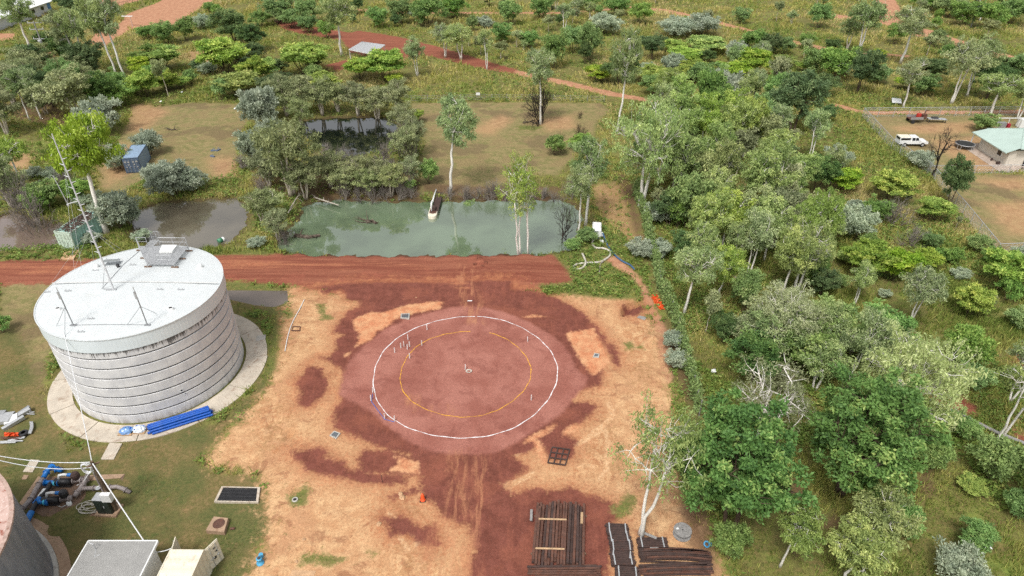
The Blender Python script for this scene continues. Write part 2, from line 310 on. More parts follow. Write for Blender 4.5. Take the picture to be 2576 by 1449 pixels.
            poly([(1060, 480), (1150, 500), (1280, 505), (1400, 500), (1420, 470), (1240, 470), (1060, 460)]), poly([(640, 410), (1050, 420), (1060, 500), (740, 500), (640, 470)])],
}
ZONES['bare'].append(ZONES['litter'].pop(0)); ZONES['pad'] = [[(q.x, q.y) for q in smooth_path([Vector((a, b, 0)) for a, b in ZONES['pad'][0] + ZONES['pad'][0][:1]], 4)[:-1]]]
PONDS = {
 'turquoise': poly([(770, 508), (850, 497), (980, 503), (1090, 502), (1180, 500), (1290, 498), (1400, 497), (1450, 510), (1462, 545), (1450, 595), (1430, 622), (1380, 632), (1200, 635), (1000, 637), (780, 635), (700, 625), (705, 595), (740, 560)]),
 'brown': poly([(338, 530), (400, 505), (500, 500), (580, 495), (622, 505), (612, 560), (580, 600), (540, 618), (480, 622), (380, 615), (330, 590)]),
 'far_left': poly([(-60, 560), (30, 530), (90, 545), (150, 560), (140, 612), (60, 622), (-60, 622)]),
 'dark': poly([(735, 300), (830, 292), (960, 290), (1000, 310), (985, 350), (960, 375), (880, 392), (850, 385), (800, 360), (760, 330)]),
 'puddle': poly([(560, 727), (724, 728), (725, 758), (690, 771), (640, 766), (560, 748)]),
}
POND_Z = {'turquoise': -.45, 'brown': -.4, 'far_left': -.4, 'dark': -.5, 'puddle': -.12}
POND_D = {'turquoise': 2.0, 'brown': 1.5, 'far_left': 1.5, 'dark': 1.8, 'puddle': .3}
PITS = [(tl((1288, 483), [(825, 880), (870, 830), (960, 815), (985, 850), (900, 880), (870, 920), (830, 935)]), 1.1), (tl((644, 966), [(222, 395), (240, 360), (290, 352), (280, 380), (255, 408), (230, 410)]), .8)]
MOUNDS = [((P(1210, 664).x, P(1210, 664).y), .55, 1.0), ((P(1200, 700).x, P(1200, 700).y), .25, 3.5), ((P(1295, 690).x, P(1295, 690).y), .35, 4.0), ((P(1000, 792).x, P(1000, 792).y), .25, 2.2),
          ((P(860, 1175).x, P(860, 1175).y), .18, 2.0), ((P(1595, 740).x, P(1595, 740).y), .3, 1.2), ((P(1640, 850).x, P(1640, 850).y), .3, 1.0), ((P(1655, 950).x, P(1655, 950).y), .3, 1.0), ((P(1665, 1050).x, P(1665, 1050).y), .3, 1.0)]

def sdf(poly_, X, Y, cap=4.0):
    pl = np.array(poly_, float); out = np.full(X.shape, -cap)
    lo = pl.min(0) - cap; hi = pl.max(0) + cap
    sel = (X > lo[0]) & (X < hi[0]) & (Y > lo[1]) & (Y < hi[1])
    if not sel.any(): return out
    x = X[sel]; y = Y[sel]; d2 = np.full(x.shape, cap * cap); ins = np.zeros(x.shape, bool)
    for i in range(len(pl)):
        ax, ay = pl[i]; bx, by = pl[(i + 1) % len(pl)]; ex, ey = bx - ax, by - ay
        t = np.clip(((x - ax) * ex + (y - ay) * ey) / (ex * ex + ey * ey + 1e-9), 0, 1)
        d2 = np.minimum(d2, (x - ax - t * ex) ** 2 + (y - ay - t * ey) ** 2)
        if ey != 0:
            c = ((ay > y) != (by > y)) & (x < (bx - ax) * (y - ay) / ey + ax); ins ^= c
    d = np.sqrt(d2); out[sel] = np.where(ins, d, -d); return out
def zone_sdf(name, X, Y):
    out = np.full(X.shape, -4.0)
    for q in ZONES[name]: out = np.maximum(out, sdf(q, X, Y))
    return out
_r = np.random.default_rng(5)
_w = [(_r.uniform(.08, .9), _r.uniform(0, 6.28), _r.uniform(0, 6.28)) for _ in range(14)]
def relief(X, Y):
    z = np.zeros_like(X)
    for k, a, ph in _w: z += .035 / (k * 4 + .4) * np.sin(k * (X * math.cos(a) + Y * math.sin(a)) * 2 + ph)
    return z
def ground_z(X, Y):
    X = np.asarray(X, float); Y = np.asarray(Y, float)
    z = relief(X, Y) * .8
    calm = np.clip(sdf(ZONES['pad'][0], X, Y) / 1.5 + .6, 0, 1); z *= (1 - .85 * calm)
    yard = np.clip(zone_sdf('sand', X, Y) / 2, 0, 1)
    z += yard * (1 - calm) * .05 * np.sin(X * 2.1 + 1.3 * np.sin(Y * .9)) * np.sin(Y * 1.7 + np.sin(X * 1.1))
    z += np.clip(sdf(ZONES['redroad'][0], X, Y) / 1.2, 0, 1) * .12
    for (c, h, r) in MOUNDS: z += h * np.exp(-((X - c[0]) ** 2 + (Y - c[1]) ** 2) / (r * r) * 1.5) * (1 + .3 * np.sin(X * 5) * np.sin(Y * 6))
    for k, q in PONDS.items():
        s_ = sdf(q, X, Y); w_ = .5 if k == 'puddle' else 1.2; s_ = s_ + (.0 if k == 'puddle' else 1) * np.where(s_ > -3.9, .28 * np.sin(X * 1.9 + 1.3 * np.sin(Y * 1.1)) + .2 * np.sin(Y * 2.7 + X * 1.3) + .12 * np.sin(X * 5.3 - Y * 3.1), 0)
        z = np.where(s_ > -w_, np.minimum(z, 0) * 0 + z * np.clip(-s_ / w_, 0, 1) + (POND_Z[k] - (.0 if k == 'puddle' else 0)) * np.clip((s_ + w_) / w_, 0, 1) - POND_D[k] * np.clip(s_ / (1.5 if k != 'puddle' else .8), 0, 1), z)
    for q, h in PITS:
        s_ = sdf(q, X, Y); z = z - h * np.clip((s_ + .1) / .45, 0, 1)
    return z
def gz(x, y): return float(ground_z(np.array([x]), np.array([y]))[0])
def PG(x, y): q = P(x, y); q.z = gz(q.x, q.y); return q

def graded(lo, hi, core, mid, far):
    c0, c1, cs = core; m0, m1, ms = mid
    a = list(np.arange(c0, c1 + 1e-6, cs)); b = list(np.arange(c1 + ms, m1, ms)); d = list(np.arange(c0 - ms, m0, -ms))[::-1]
    e = []; x = m1; s_ = ms
    while x < hi: s_ *= 1.6; x += s_; e.append(x)
    g = []; x = m0; s_ = ms
    while x > lo: s_ *= 1.6; x -= s_; g.append(x)
    return np.array(g[::-1] + d + a + b + e)
gx = graded(-3000, 3000, (-52, 52, .3), (-172, 172, 1.0), 0); gy = graded(-1500, 4000, (27, 118, .3), (10, 250, 1.0), 0)
GX, GY = np.meshgrid(gx, gy); fx = GX.ravel(); fy = GY.ravel(); fz = ground_z(fx, fy)
nx, ny = len(gx), len(gy)
idx = np.arange(nx * ny).reshape(ny, nx)
quads = np.stack([idx[:-1, :-1], idx[:-1, 1:], idx[1:, 1:], idx[1:, :-1]], -1).reshape(-1, 4)
gme = bpy.data.meshes.new('ground')
gme.vertices.add(nx * ny); gme.vertices.foreach_set('co', np.stack([fx, fy, fz], -1).astype(np.float32).ravel())
gme.loops.add(len(quads) * 4); gme.loops.foreach_set('vertex_index', quads.astype(np.int32).ravel())
gme.polygons.add(len(quads)); gme.polygons.foreach_set('loop_start', np.arange(0, len(quads) * 4, 4, dtype=np.int32))
for zn in ZONES:
    at = gme.attributes.new('z_' + zn, 'FLOAT', 'POINT'); at.data.foreach_set('value', zone_sdf(zn, fx, fy).astype(np.float32))
pd = np.full(fx.shape, -4.0)
for k, q in PONDS.items():
    if k != 'puddle': pd = np.maximum(pd, sdf(q, fx, fy))
at = gme.attributes.new('z_pond', 'FLOAT', 'POINT'); at.data.foreach_set('value', pd.astype(np.float32))
gme.update(calc_edges=True); gme.polygons.foreach_set('use_smooth', [True] * len(quads))

def ground_material():
    t = NT('ground_soil_and_grass'); v = t.coord('Object')
    n05 = t.noise(v, .05, 3); n2 = t.noise(v, .25, 4, .6); n8 = t.noise(v, .9, 5, .65); n30 = t.noise(v, 3.2, 4, .65); nf = t.noise(v, 14, 3, .7)
    vs = t.coord('Object', (.06, 1.1, 1)); streak = t.noise(vs, 1.3, 5, .6, .3)
    vd = t.coord('Object', (1.4, .25, 1), .1); streak2 = t.noise(vd, 1.2, 5, .65, .6)
    edge = t.math('ADD', t.math('ADD', t.math('MULTIPLY', t.math('SUBTRACT', n8, .5), 5.5), t.math('MULTIPLY', t.math('SUBTRACT', n30, .5), 3.2)), t.math('MULTIPLY', t.math('SUBTRACT', nf, .5), 1.4))
    def lay(col, zone, new, amp, soft, off=0.0, amt=1.0):
        s_ = t.math('ADD', t.math('MULTIPLY_ADD', edge, amp, off), t.attr('z_' + zone))
        f = t.step(s_, -soft, soft)
        if amt is not None and not isinstance(amt, float): f = t.math('MULTIPLY', f, amt)
        elif amt != 1.0: f = t.math('MULTIPLY', f, amt)
        return t.mix(f, col, new)
    def sw(f, lo, hi, a, b): return t.mix(t.step(f, lo, hi), lin(a), lin(b))
    # scrub floor: leaf litter brown, olive, dull green
    base = t.mix(t.step(n8, .35, .65), sw(n2, .4, .6, '686839', '7c7a44'), sw(n30, .35, .65, '7a6a44', '55592f'))
    base = t.mix(t.step(n2, .52, .7), base, sw(n30, .4, .6, '7a8640', '647436'))
    col = base
    dry = t.mix(t.step(n8, .42, .58), lin('8a7c56'), lin('747046')); dry = t.mix(t.step(n2, .48, .6), dry, sw(n30, .42, .58, '7c6c4c', '8c7c56')); dry = t.mix(t.math('MULTIPLY', t.step(t.noise(v, .12, 4, .6), .53, .62), .7), dry, lin('6c5c44')); dry = t.mix(t.math('MULTIPLY', t.step(nf, .55, .68), .4), dry, lin('a5946c'))
    dry = t.mix(t.math('MULTIPLY', t.step(n30, .55, .7), .5), dry, lin('656436'))
    col = lay(col, 'dry', dry, .5, .5)
    lawn = t.mix(t.step(n2, .4, .62), sw(n30, .4, .6, '555a33', '63613a'), sw(n30, .38, .62, '7c6b48', '676039'))
    lawn = t.mix(t.math('MULTIPLY', t.step(n8, .56, .7), .6), lawn, lin('8a7150'))
    lawn = t.mix(t.math('MULTIPLY', t.step(n8, .42, .3), .55), lawn, lin('465a2c'))
    col = lay(col, 'lawn', lawn, .5, .7)
    trk = t.mix(t.step(n8, .35, .65), lin('a17258'), lin('b58a6c')); trk = t.mix(t.math('MULTIPLY', t.step(n30, .55, .75), .5), trk, lin('8c5e48'))
    col = lay(col, 'track', trk, .3, .35)
    red = t.mix(t.step(streak, .34, .66), lin('7a4536'), lin('8f5a46')); red = t.mix(t.math('MULTIPLY', t.step(n30, .5, .72), .5), red, lin('7c4232'))
    red = t.mix(t.math('MULTIPLY', t.step(n2, .55, .7), .6), red, lin('925644'))
    col = lay(col, 'bare', t.mix(t.step(n8, .38, .62), lin('a67c5c'), lin('b8926e')), .9, 1.6, 0.0, .62)
    col = lay(col, 'redroad', red, .55, .45)
    snd = t.mix(t.step(n8, .35, .68), lin('b48964'), lin('caa57c')); snd = t.mix(t.math('MULTIPLY', t.step(n2, .5, .66), .75), snd, lin('b08462'))
    snd = t.mix(t.math('MULTIPLY', t.step(n30, .56, .7), .55), snd, lin('a06e4c')); snd = t.mix(t.math('MULTIPLY', t.step(streak2, .56, .7), .2), snd, lin('9c6643'))
    snd = t.mix(t.math('MULTIPLY', t.step(nf, .62, .72), .4), snd, lin('7b5438'))
    snd = t.mix(t.math('MULTIPLY', t.step(t.noise(v, .45, 5, .7, .8), .55, .63), .6), snd, lin('8d6046'))
    snd = t.mix(t.math('MULTIPLY', t.math('MULTIPLY', t.step(t.noise(v, 1.6, 5, .75), .58, .66), t.step(t.attr('z_sand'), 4.2, .5)), .75), snd, lin('6b6a3c'))
    col = lay(col, 'sand', snd, .85, .8)
    mar = t.mix(t.step(n8, .35, .66), lin('693c31'), lin('7a483c')); mar = t.mix(t.math('MULTIPLY', t.step(n2, .48, .64), .55), mar, lin('8a5341'))
    mar = t.mix(t.math('MULTIPLY', t.step(nf, .6, .7), .45), mar, lin('4f2d26')); mar = t.mix(t.math('MULTIPLY', t.step(nf, .38, .3), .5), mar, lin('a88374')); spk = t.step(t.noise(v, 30, 2, .6), .68, .74); mar = t.mix(t.math('MULTIPLY', spk, .6), mar, lin('b79a8c')); mar = t.mix(t.math('MULTIPLY', t.step(streak2, .5, .66), .5), mar, lin('865040'))
    col = lay(col, 'dirt', t.mix(t.step(n2, .42, .6), lin('a06a48'), lin('92704a')), 1.2, 1.2, 0.0, t.math('MULTIPLY', t.step(t.noise(v, 1.3, 5, .65, 1.2), .44, .58), .6))
    rs = t.mix(t.step(n8, .4, .62), lin('94593f'), lin('a9704f'))
    col = lay(col, 'maroon', rs, 1.0, 1.3, .8, .75)
    col = lay(col, 'rut', t.mix(t.step(n30, .4, .6), lin('bb9069'), lin('cda983')), .05, .12, 0.0, .85)
    col = lay(col, 'maroon', mar, .3, .32)
    pad = t.mix(t.step(n2, .36, .64), lin('8d584c'), lin('9f6a5d')); pad = t.mix(t.math('MULTIPLY', t.step(n8, .55, .72), .4), pad, lin('804c42'))
    pad = t.mix(t.math('MULTIPLY', t.step(nf, .58, .7), .4), pad, lin('6f4038')); pad = t.mix(t.math('MULTIPLY', t.step(nf, .4, .3), .4), pad, lin('c29a8e')); pad = t.mix(t.math('MULTIPLY', spk, .5), pad, lin('c9aaa0')); pad = t.mix(t.math('MULTIPLY', t.step(t.noise(v, .35, 5, .7, .5), .52, .64), .45), pad, lin('744239'))
    col = lay(col, 'pad', pad, .12, .3)
    tyr = t.mix(t.step(streak2, .4, .6), lin('a06348'), lin('ae7a5a'))
    col = lay(col, 'tyre', tyr, .35, .5, 0.0, t.math('MULTIPLY', t.step(streak2, .42, .62), .55))
    col = lay(col, 'tyreh', t.mix(t.step(n30, .4, .6), lin('a06348'), lin('ac7454')), .3, .5, 0.0, t.math('MULTIPLY', t.step(streak, .42, .62), .7))
    st = t.mix(t.step(n8, .35, .66), lin('b87a58'), lin('c69670')); st = t.mix(t.math('MULTIPLY', t.step(n30, .55, .7), .5), st, lin('b07150'))
    col = lay(col, 'sandtop', st, .2, .25)
    gr = t.mix(t.step(n30, .38, .62), lin('5b6634'), lin('6f6f3c')); gr = t.mix(t.step(n8, .5, .7), gr, lin('82734a'))
    col = lay(col, 'green', gr, .45, .4)
    lt = t.mix(t.step(n30, .38, .62), lin('55402f'), lin('6b5340'))
    col = lay(col, 'litter', lt, .45, .8, 0.0, .8)
    wet = t.step(t.math('ADD', t.attr('z_pond'), t.math('MULTIPLY', edge, .25)), -1.3, -.1)
    col = t.mix(t.math('MULTIPLY', wet, .75), col, lin('4a3a2c'))
    n6 = t.noise(v, 5.5, 3, .75)
    col = t.mul(col, t.mix(t.step(n6, .32, .68), (.86, .86, .86), (1.12, 1.12, 1.12)))
    col = t.mul(col, t.mix(t.step(nf, .3, .7), (.9, .9, .9), (1.08, 1.08, 1.08)))
    t.bump(t.math('ADD', t.math('MULTIPLY', n30, .6), t.math('MULTIPLY', nf, .5)), .4, .1)
    return t.done(col, .93, spec=.2)
g = tag(link('ground', gme, ground_material()), 'red earth, sand and scrub ground under everything', 'ground', kind='structure')

# ------------------------------------------------------------------ ponds
def water_material(name, deep, rough=.03, var=.2, ior=1.7):
    t = NT(name); v = t.coord('Object')
    n = t.noise(v, .12, 3); c = lin(deep)
    q = t.mix(t.step(n, .35, .65), tuple(x * (1 - var) for x in c), tuple(x * (1 + var) for x in c))
    t.bump(t.noise(v, 3.0, 3), .03, .02)
    t.b.inputs['IOR'].default_value = ior
    return t.done(q, rough, spec=.5)
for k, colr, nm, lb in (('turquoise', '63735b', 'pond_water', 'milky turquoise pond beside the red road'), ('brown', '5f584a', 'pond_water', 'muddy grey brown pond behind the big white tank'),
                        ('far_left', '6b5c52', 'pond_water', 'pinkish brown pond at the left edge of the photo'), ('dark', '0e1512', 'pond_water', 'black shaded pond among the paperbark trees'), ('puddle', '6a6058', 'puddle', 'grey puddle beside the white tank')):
    pts = [Vector((q[0], q[1], 0)) for q in PONDS[k]]; c = sum(pts, Vector()) / len(pts)
    pts = smooth_path(pts + [pts[0]], 4)[:-1]
    m_ = MB(); m_.prism([(q.x + (q - c).normalized().x * .5 - c.x, q.y + (q - c).normalized().y * .5 - c.y) for q in pts], -.02, 0)
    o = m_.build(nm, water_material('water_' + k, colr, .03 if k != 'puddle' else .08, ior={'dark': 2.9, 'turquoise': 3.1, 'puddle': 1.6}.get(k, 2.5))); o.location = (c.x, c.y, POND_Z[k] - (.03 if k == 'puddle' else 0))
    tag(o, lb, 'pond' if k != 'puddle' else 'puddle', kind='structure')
# ------------------------------------------------------------------ trees and shrubs
def leaf_material(name, c1, c2, c3, transl=.34):
    t = NT(name); tone = t.attr('tone'); oi = t.new('ShaderNodeObjectInfo').outputs['Random']
    col = t.mix(t.step(tone, .0, .6), lin(c1), lin(c2)); col = t.mix(t.step(tone, .62, 1.0), col, lin(c3))
    hsv = t.new('ShaderNodeHueSaturation'); t.put(hsv.inputs['Color'], col)
    t.put(hsv.inputs['Hue'], t.math('MULTIPLY_ADD', oi, .03, .482)); t.put(hsv.inputs['Value'], t.math('MULTIPLY_ADD', t.math('FRACT', t.math('MULTIPLY', oi, 7.13)), .34, .98))
    t.put(hsv.inputs['Saturation'], t.math('MULTIPLY_ADD', t.math('FRACT', t.math('MULTIPLY', oi, 3.7)), .25, .88))
    t.done(hsv.outputs[0], .55, spec=.25)
    tr = t.new('ShaderNodeBsdfTranslucent'); t.l.new(hsv.outputs[0], tr.inputs['Color'])
    mx = t.new('ShaderNodeMixShader'); mx.inputs[0].default_value = transl
    t.l.new(t.b.outputs[0], mx.inputs[1]); t.l.new(tr.outputs[0], mx.inputs[2]); t.l.new(mx.outputs[0], t.out.inputs['Surface'])
    return t.m
LEAF = {
 'pale': leaf_material('leaf_pale', '8a9a6a', 'aebb88', 'd2d8aa'),
 'gum': leaf_material('leaf_gum', '677b50', '98a872', 'c2cb90'), 'grove': leaf_material('leaf_grove', '637a42', '99ac62', 'c6d080'),
 'paper': leaf_material('leaf_paperbark', '68734e', '949c70', 'b8bc88'), 'lime': leaf_material('leaf_lime', '728840', '93a84e', 'b5c26a'),
 'dense': leaf_material('leaf_dense', '48683e', '6b8d53', 'a4b874'), 'dark': leaf_material('leaf_dark', '465f3a', '627a4a', '88985e'),
 'layer': leaf_material('leaf_layered', '5c7a34', '96ac52', 'c6cc70'), 'silver': leaf_material('leaf_silver', '869480', 'a8b39b', 'c8ceb6'),
 'bush': leaf_material('leaf_bush', '567240', '83a05c', 'b2c27a'), 'grey': leaf_material('leaf_grey', '6b7455', '8a9270', 'a3a886'),
}
def bark(name, a, b, sc=2.0):
    t = NT(name); v = t.coord('Object', (1, 1, .35)); n = t.noise(v, sc, 5, .65, .4); n2 = t.noise(v, sc * 6, 3)
    col = t.mix(t.step(n, .38, .64), lin(a), lin(b)); t.bump(n2, .4, .03); return t.done(col, .85, spec=.2)
BARK = {'white': bark('bark_white', 'e6e2da', 'c3bdb4', 1.0), 'pale': bark('bark_pale', 'c8beae', '978b7b'), 'brown': bark('bark_brown', '5f5044', '40352c'), 'dark': bark('bark_dark', '3a322c', '2a2522'), 'grey': bark('bark_grey', '877f78', '665f58')}

def unit(v): return v / (np.linalg.norm(v, axis=-1, keepdims=True) + 1e-9)
def leaf_quads(rng, cen, rad, k, L, W, mode, flat):
    n = len(cen); c = np.repeat(cen, k, 0); r = np.repeat(rad, k)[:, None]
    off = unit(rng.normal(size=(n * k, 3))) * rng.random((n * k, 1)) ** .45; off[:, 2] *= flat
    p = c + off * r
    q = rng.normal(size=(n * k, 3))
    if mode == 'hang': ax = unit(q * np.array([.6, .6, .5]) + np.array([0, 0, -.8]))
    elif mode == 'flat': ax = unit(q * np.array([1, 1, .3]))
    elif mode == 'up': ax = unit(q * np.array([.8, .8, .5]) + np.array([0, 0, .7]) + off)
    else: ax = unit(q + off * .8)
    nrm = unit(rng.normal(size=(n * k, 3)) + (np.array([0, 0, 1.2]) if mode in ('flat', 'rand', 'up') else 0))
    sd_ = unit(np.cross(ax, nrm))
    l = (L * rng.uniform(.6, 1.3, (n * k, 1))); w_ = W * rng.uniform(.7, 1.3, (n * k, 1))
    V = np.stack([p, p + ax * l * .45 + sd_ * w_ * .5, p + ax * l, p + ax * l * .45 - sd_ * w_ * .5], 1).reshape(-1, 3)
    tone = np.clip(np.repeat(rng.random(n), k) * .62 + rng.random(n * k) * .38, 0, 1)
    return V, np.repeat(tone, 4)
def bend(a, b, rng, amt, n=4, droop=0.0):
    a = np.array(a, float); b = np.array(b, float); L = np.linalg.norm(b - a)
    j = rng.normal(size=(n + 1, 3)) * amt * L; t = np.linspace(0, 1, n + 1)[:, None]
    pts = a + (b - a) * t + j * np.sin(t * math.pi)
    pts[:, 2] -= droop * L * np.sin(t[:, 0] * math.pi)
    return [Vector(q) for q in pts]
# kind: height, width, crown base fraction, lobes, lobe radius frac, clusters per lobe, leaves per cluster, cluster radius, leaf L, W, mode, flat, trunks, trunk radius, leaf mat, bark
KIND = {
 'gum':    dict(h=12, w=6, cb=.4, lobes=15, lr=.2, cl=7, lv=66, cr=.52, L=.34, W=.105, mode='hang', flat=1.05, st=1, tr=.2, leaf='gum', bark='white', names=('gum_tree', 'tree')),
 'gumwide': dict(h=11, w=10, cb=.2, lobes=26, lr=.15, cl=8, lv=46, cr=.6, L=.34, W=.105, mode='hang', flat=.95, st=2, tr=.24, leaf='grove', bark='white', names=('gum_tree', 'tree')),
 'gumpale': dict(h=10, w=10, cb=.16, lobes=28, lr=.14, cl=8, lv=46, cr=.58, L=.34, W=.105, mode='hang', flat=.9, st=3, tr=.26, leaf='pale', bark='white', names=('gum_tree', 'tree')),
 'sparse': dict(h=13, w=8, cb=.38, lobes=13, lr=.2, cl=7, lv=39, cr=.6, L=.32, W=.10, mode='hang', flat=.8, st=2, tr=.17, leaf='grove', bark='white', names=('gum_tree', 'tree')),
 'gnarly': dict(h=9, w=10, cb=.3, lobes=15, lr=.18, cl=8, lv=26, cr=.6, L=.3, W=.11, mode='rand', flat=.7, st=2, tr=0.34, leaf='grey', bark='white', names=('gum_tree', 'tree')),
 'grove':  dict(h=11, w=5.6, cb=.3, lobes=18, lr=.2, cl=7, lv=78, cr=.52, L=.34, W=.105, mode='hang', flat=1.1, st=1, tr=.15, leaf='grove', bark='white', names=('eucalypt_tree', 'tree')),
 'groves': dict(h=10, w=5.4, cb=.34, lobes=15, lr=.2, cl=7, lv=60, cr=.5, L=.32, W=.10, mode='hang', flat=1.1, st=2, tr=.12, leaf='gum', bark='white', names=('eucalypt_tree', 'tree')),
 'paper':  dict(h=9, w=6, cb=.22, lobes=12, lr=.24, cl=8, lv=81, cr=.6, L=.32, W=.11, mode='hang', flat=.8, st=3, tr=0.18, leaf='paper', bark='pale', names=('paperbark_tree', 'tree')),
 'lime':   dict(h=11, w=8, cb=.42, lobes=12, lr=.24, cl=9, lv=86, cr=.62, L=.34, W=.14, mode='hang', flat=.9, st=1, tr=.3, leaf='lime', bark='white', names=('eucalypt_tree', 'tree')),
 'dense':  dict(h=8, w=10, cb=.12, lobes=30, lr=.155, cl=10, lv=95, cr=.56, L=.3, W=.14, mode='flat', flat=.5, st=2, tr=.22, leaf='dense', bark='brown', names=('broadleaf_tree', 'tree')),
 'dark':   dict(h=7, w=6, cb=.16, lobes=14, lr=.22, cl=9, lv=78, cr=.5, L=.3, W=.13, mode='rand', flat=.7, st=2, tr=.13, leaf='dark', bark='brown', names=('bushy_tree', 'tree')),
 'bush':   dict(h=4.5, w=4.5, cb=.14, lobes=11, lr=.24, cl=8, lv=67, cr=.42, L=.28, W=.12, mode='rand', flat=.75, st=3, tr=.07, leaf='bush', bark='brown', names=('bushy_tree', 'tree')),
 'layer':  dict(h=3.6, w=6, cb=.2, lobes=16, lr=.17, cl=9, lv=72, cr=.55, L=.34, W=.13, mode='flat', flat=.22, st=4, tr=.07, leaf='layer', bark='brown', names=('layered_shrub', 'shrub')),
 'silver': dict(h=3, w=4.2, cb=.1, lobes=14, lr=.22, cl=9, lv=67, cr=.34, L=.24, W=.11, mode='up', flat=.8, st=4, tr=.05, leaf='silver', bark='brown', names=('silver_shrub', 'shrub')),
 'sap':    dict(h=6, w=2.6, cb=.32, lobes=7, lr=.32, cl=6, lv=64, cr=.4, L=.28, W=.11, mode='hang', flat=.9, st=1, tr=.07, leaf='paper', bark='pale', names=('sapling', 'sapling')),
}
PROTO = {}
def make_proto(kind, seed):
    if (kind, seed) in PROTO: return PROTO[(kind, seed)]
    k = KIND[kind]; rng = np.random.default_rng(sum(ord(c) for c in kind) * 31 + seed * 977)
    h, w_, cb = k['h'], k['w'], k['cb']; R = w_ / 2; zc = h * (cb + 1) / 2; hz = h * (1 - cb) / 2
    lobes = []; lrm = k['lr'] * w_
    for _ in range(4000):
        if len(lobes) >= k['lobes']: break
        d = unit(rng.normal(size=3)); d[2] = d[2] * .9 + (.12 if kind in ('layer', 'sap') else 0.03); rr = rng.random() ** .4
        c = np.array([d[0] * rr * (R - lrm * .8), d[1] * rr * (R - lrm * .8), zc + d[2] * rr * (hz - min(lrm, hz * .5) * .7)])
        if c[2] < h * cb * .8: continue
        if all(np.linalg.norm(c - q) > lrm * .8 for q in lobes): lobes.append(c)
    lobes = np.array(lobes); tb = MB(); cen = []; nst = k['st']
    # stems
    stems = []
    for s_ in range(nst):
        a = 2 * math.pi * s_ / nst + rng.random(); spread = 0 if nst == 1 else (.12 if h > 6 else .25)
        top = np.array([math.cos(a) * spread * R * 1.6, math.sin(a) * spread * R * 1.6, h * (cb + .22 if nst < 3 else cb + .3)])
        base = np.array([math.cos(a) * (.0 if nst == 1 else k['tr'] * .8), math.sin(a) * (.0 if nst == 1 else k['tr'] * .8), -.15])
        pts = bend(base, top, rng, .012, 6); r0 = k['tr'] * (1 if nst < 3 else .8)
        rad = [r0 * (1.35 if i == 0 else 1) * (1 - .5 * i / 6) for i in range(7)]
        tb.tube(pts, rad, 7); stems.append((pts, rad))
    for li, c in enumerate(lobes):
        # nearest stem, leave it below the lobe
        best = None
        for pts, rad in stems:
            for i in range(2, 7):
                d = np.linalg.norm(np.array(pts[i]) - c); pen = max(0, pts[i].z - c[2] + .15 * np.hypot(*(np.array(pts[i])[:2] - c[:2]))) * 2
                if best is None or d + pen < best[0]: best = (d + pen, pts[i], rad[i])
        _, q, r0 = best
        limb = bend(q, c, rng, .09 if kind != 'gnarly' else .14, 4, -.06)
        r1 = r0 * (.8 if k['bark'] == 'white' else .62); tb.tube(limb, [r1, r1 * .8, r1 * .62, r1 * .46, r1 * .3], 5, False)
        m = k['cl']; d = unit(rng.normal(size=(m, 3))); d[:, 2] = d[:, 2] * .85 + .12
        cc = c + d * lrm * rng.uniform(.45, 1.05, (m, 1)) * np.array([1, 1, .8 if k['flat'] > .4 else .4])
        for e in cc:
            if e[2] < .25: e[2] = .25 + rng.random() * .3
            s0 = limb[2 + int(rng.integers(0, 3))]; tw = bend(s0, e, rng, .1, 2); tb.tube(tw, [r1 * .4, r1 * .28, .014], 3, False); cen.append(e)
    cen = np.array(cen); V, tone = leaf_quads(rng, cen, k['cr'] * rng.uniform(.6, 1.25, len(cen)), k['lv'], k['L'], k['W'], k['mode'], k['flat'])
    V[:, 2] = np.maximum(V[:, 2], .04)
    cm = np_mesh('crown_' + kind, V, 4, {'tone': tone}); cm.materials.append(LEAF[k['leaf']])
    tm = bpy.data.meshes.new('trunk_' + kind); tm.from_pydata(tb.v, [], tb.f); tm.update(); tm.polygons.foreach_set('use_smooth', [True] * len(tm.polygons)); tm.materials.append(BARK[k['bark']])
    cr = np.percentile(np.hypot(V[:, 0], V[:, 1]), 97); PROTO[(kind, seed)] = (tm, cm, cr * 2, float(np.percentile(V[:, 2], 99.5))); return PROTO[(kind, seed)]
def bare_proto(kind, seed):
    if (kind, seed) in PROTO: return PROTO[(kind, seed)]
    rng = np.random.default_rng(seed * 71 + len(kind)); tb = MB(); tw = MB()
    tree_ = kind == 'dead'; H_ = 6.0 if tree_ else 2.6; n0 = 1 if tree_ else 9
    def grow(p, d, L, r, lev):
        e = p + d * L; pts = bend(p, e, rng, .08, 3); (tb if lev == 0 or (tree_ and lev < 3) else tw).tube(pts, [r, r * .85, r * .7, r * .55], 5 if lev < 2 else 3, False)
        if lev >= (4 if tree_ else 3): return
        for _ in range(3 if lev else (4 if tree_ else 5)):
            nd = unit(d + rng.normal(size=3) * (.55 if tree_ else .5) + np.array([0, 0, .12])); s0 = np.array(pts[-1 if rng.random() < .6 else -2])
            grow(s0, nd, L * rng.uniform(.55, .85), r * .58, lev + 1)
    for _ in range(n0):
        d = unit(np.array([0, 0, 1.0]) + rng.normal(size=3) * (.05 if tree_ else .55)); d[2] = abs(d[2])
        grow(np.array([0, 0, -.1]), d, H_ * (.38 if tree_ else .4), .17 if tree_ else .045, 0)
    out = []
    for nm, m_ in (('trunk', tb), ('twigs', tw)):
        me = bpy.data.meshes.new(nm + '_' + kind); me.from_pydata(m_.v, [], m_.f); me.update(); me.materials.append(BARK['dark' if kind in ('dead', 'burnt') else 'grey']); out.append(me)
    V = np.array(tw.v); PROTO[(kind, seed)] = (out[0], out[1], float(np.percentile(np.hypot(V[:, 0], V[:, 1]), 97)) * 2, float(np.percentile(V[:, 2], 99.5))); return PROTO[(kind, seed)]

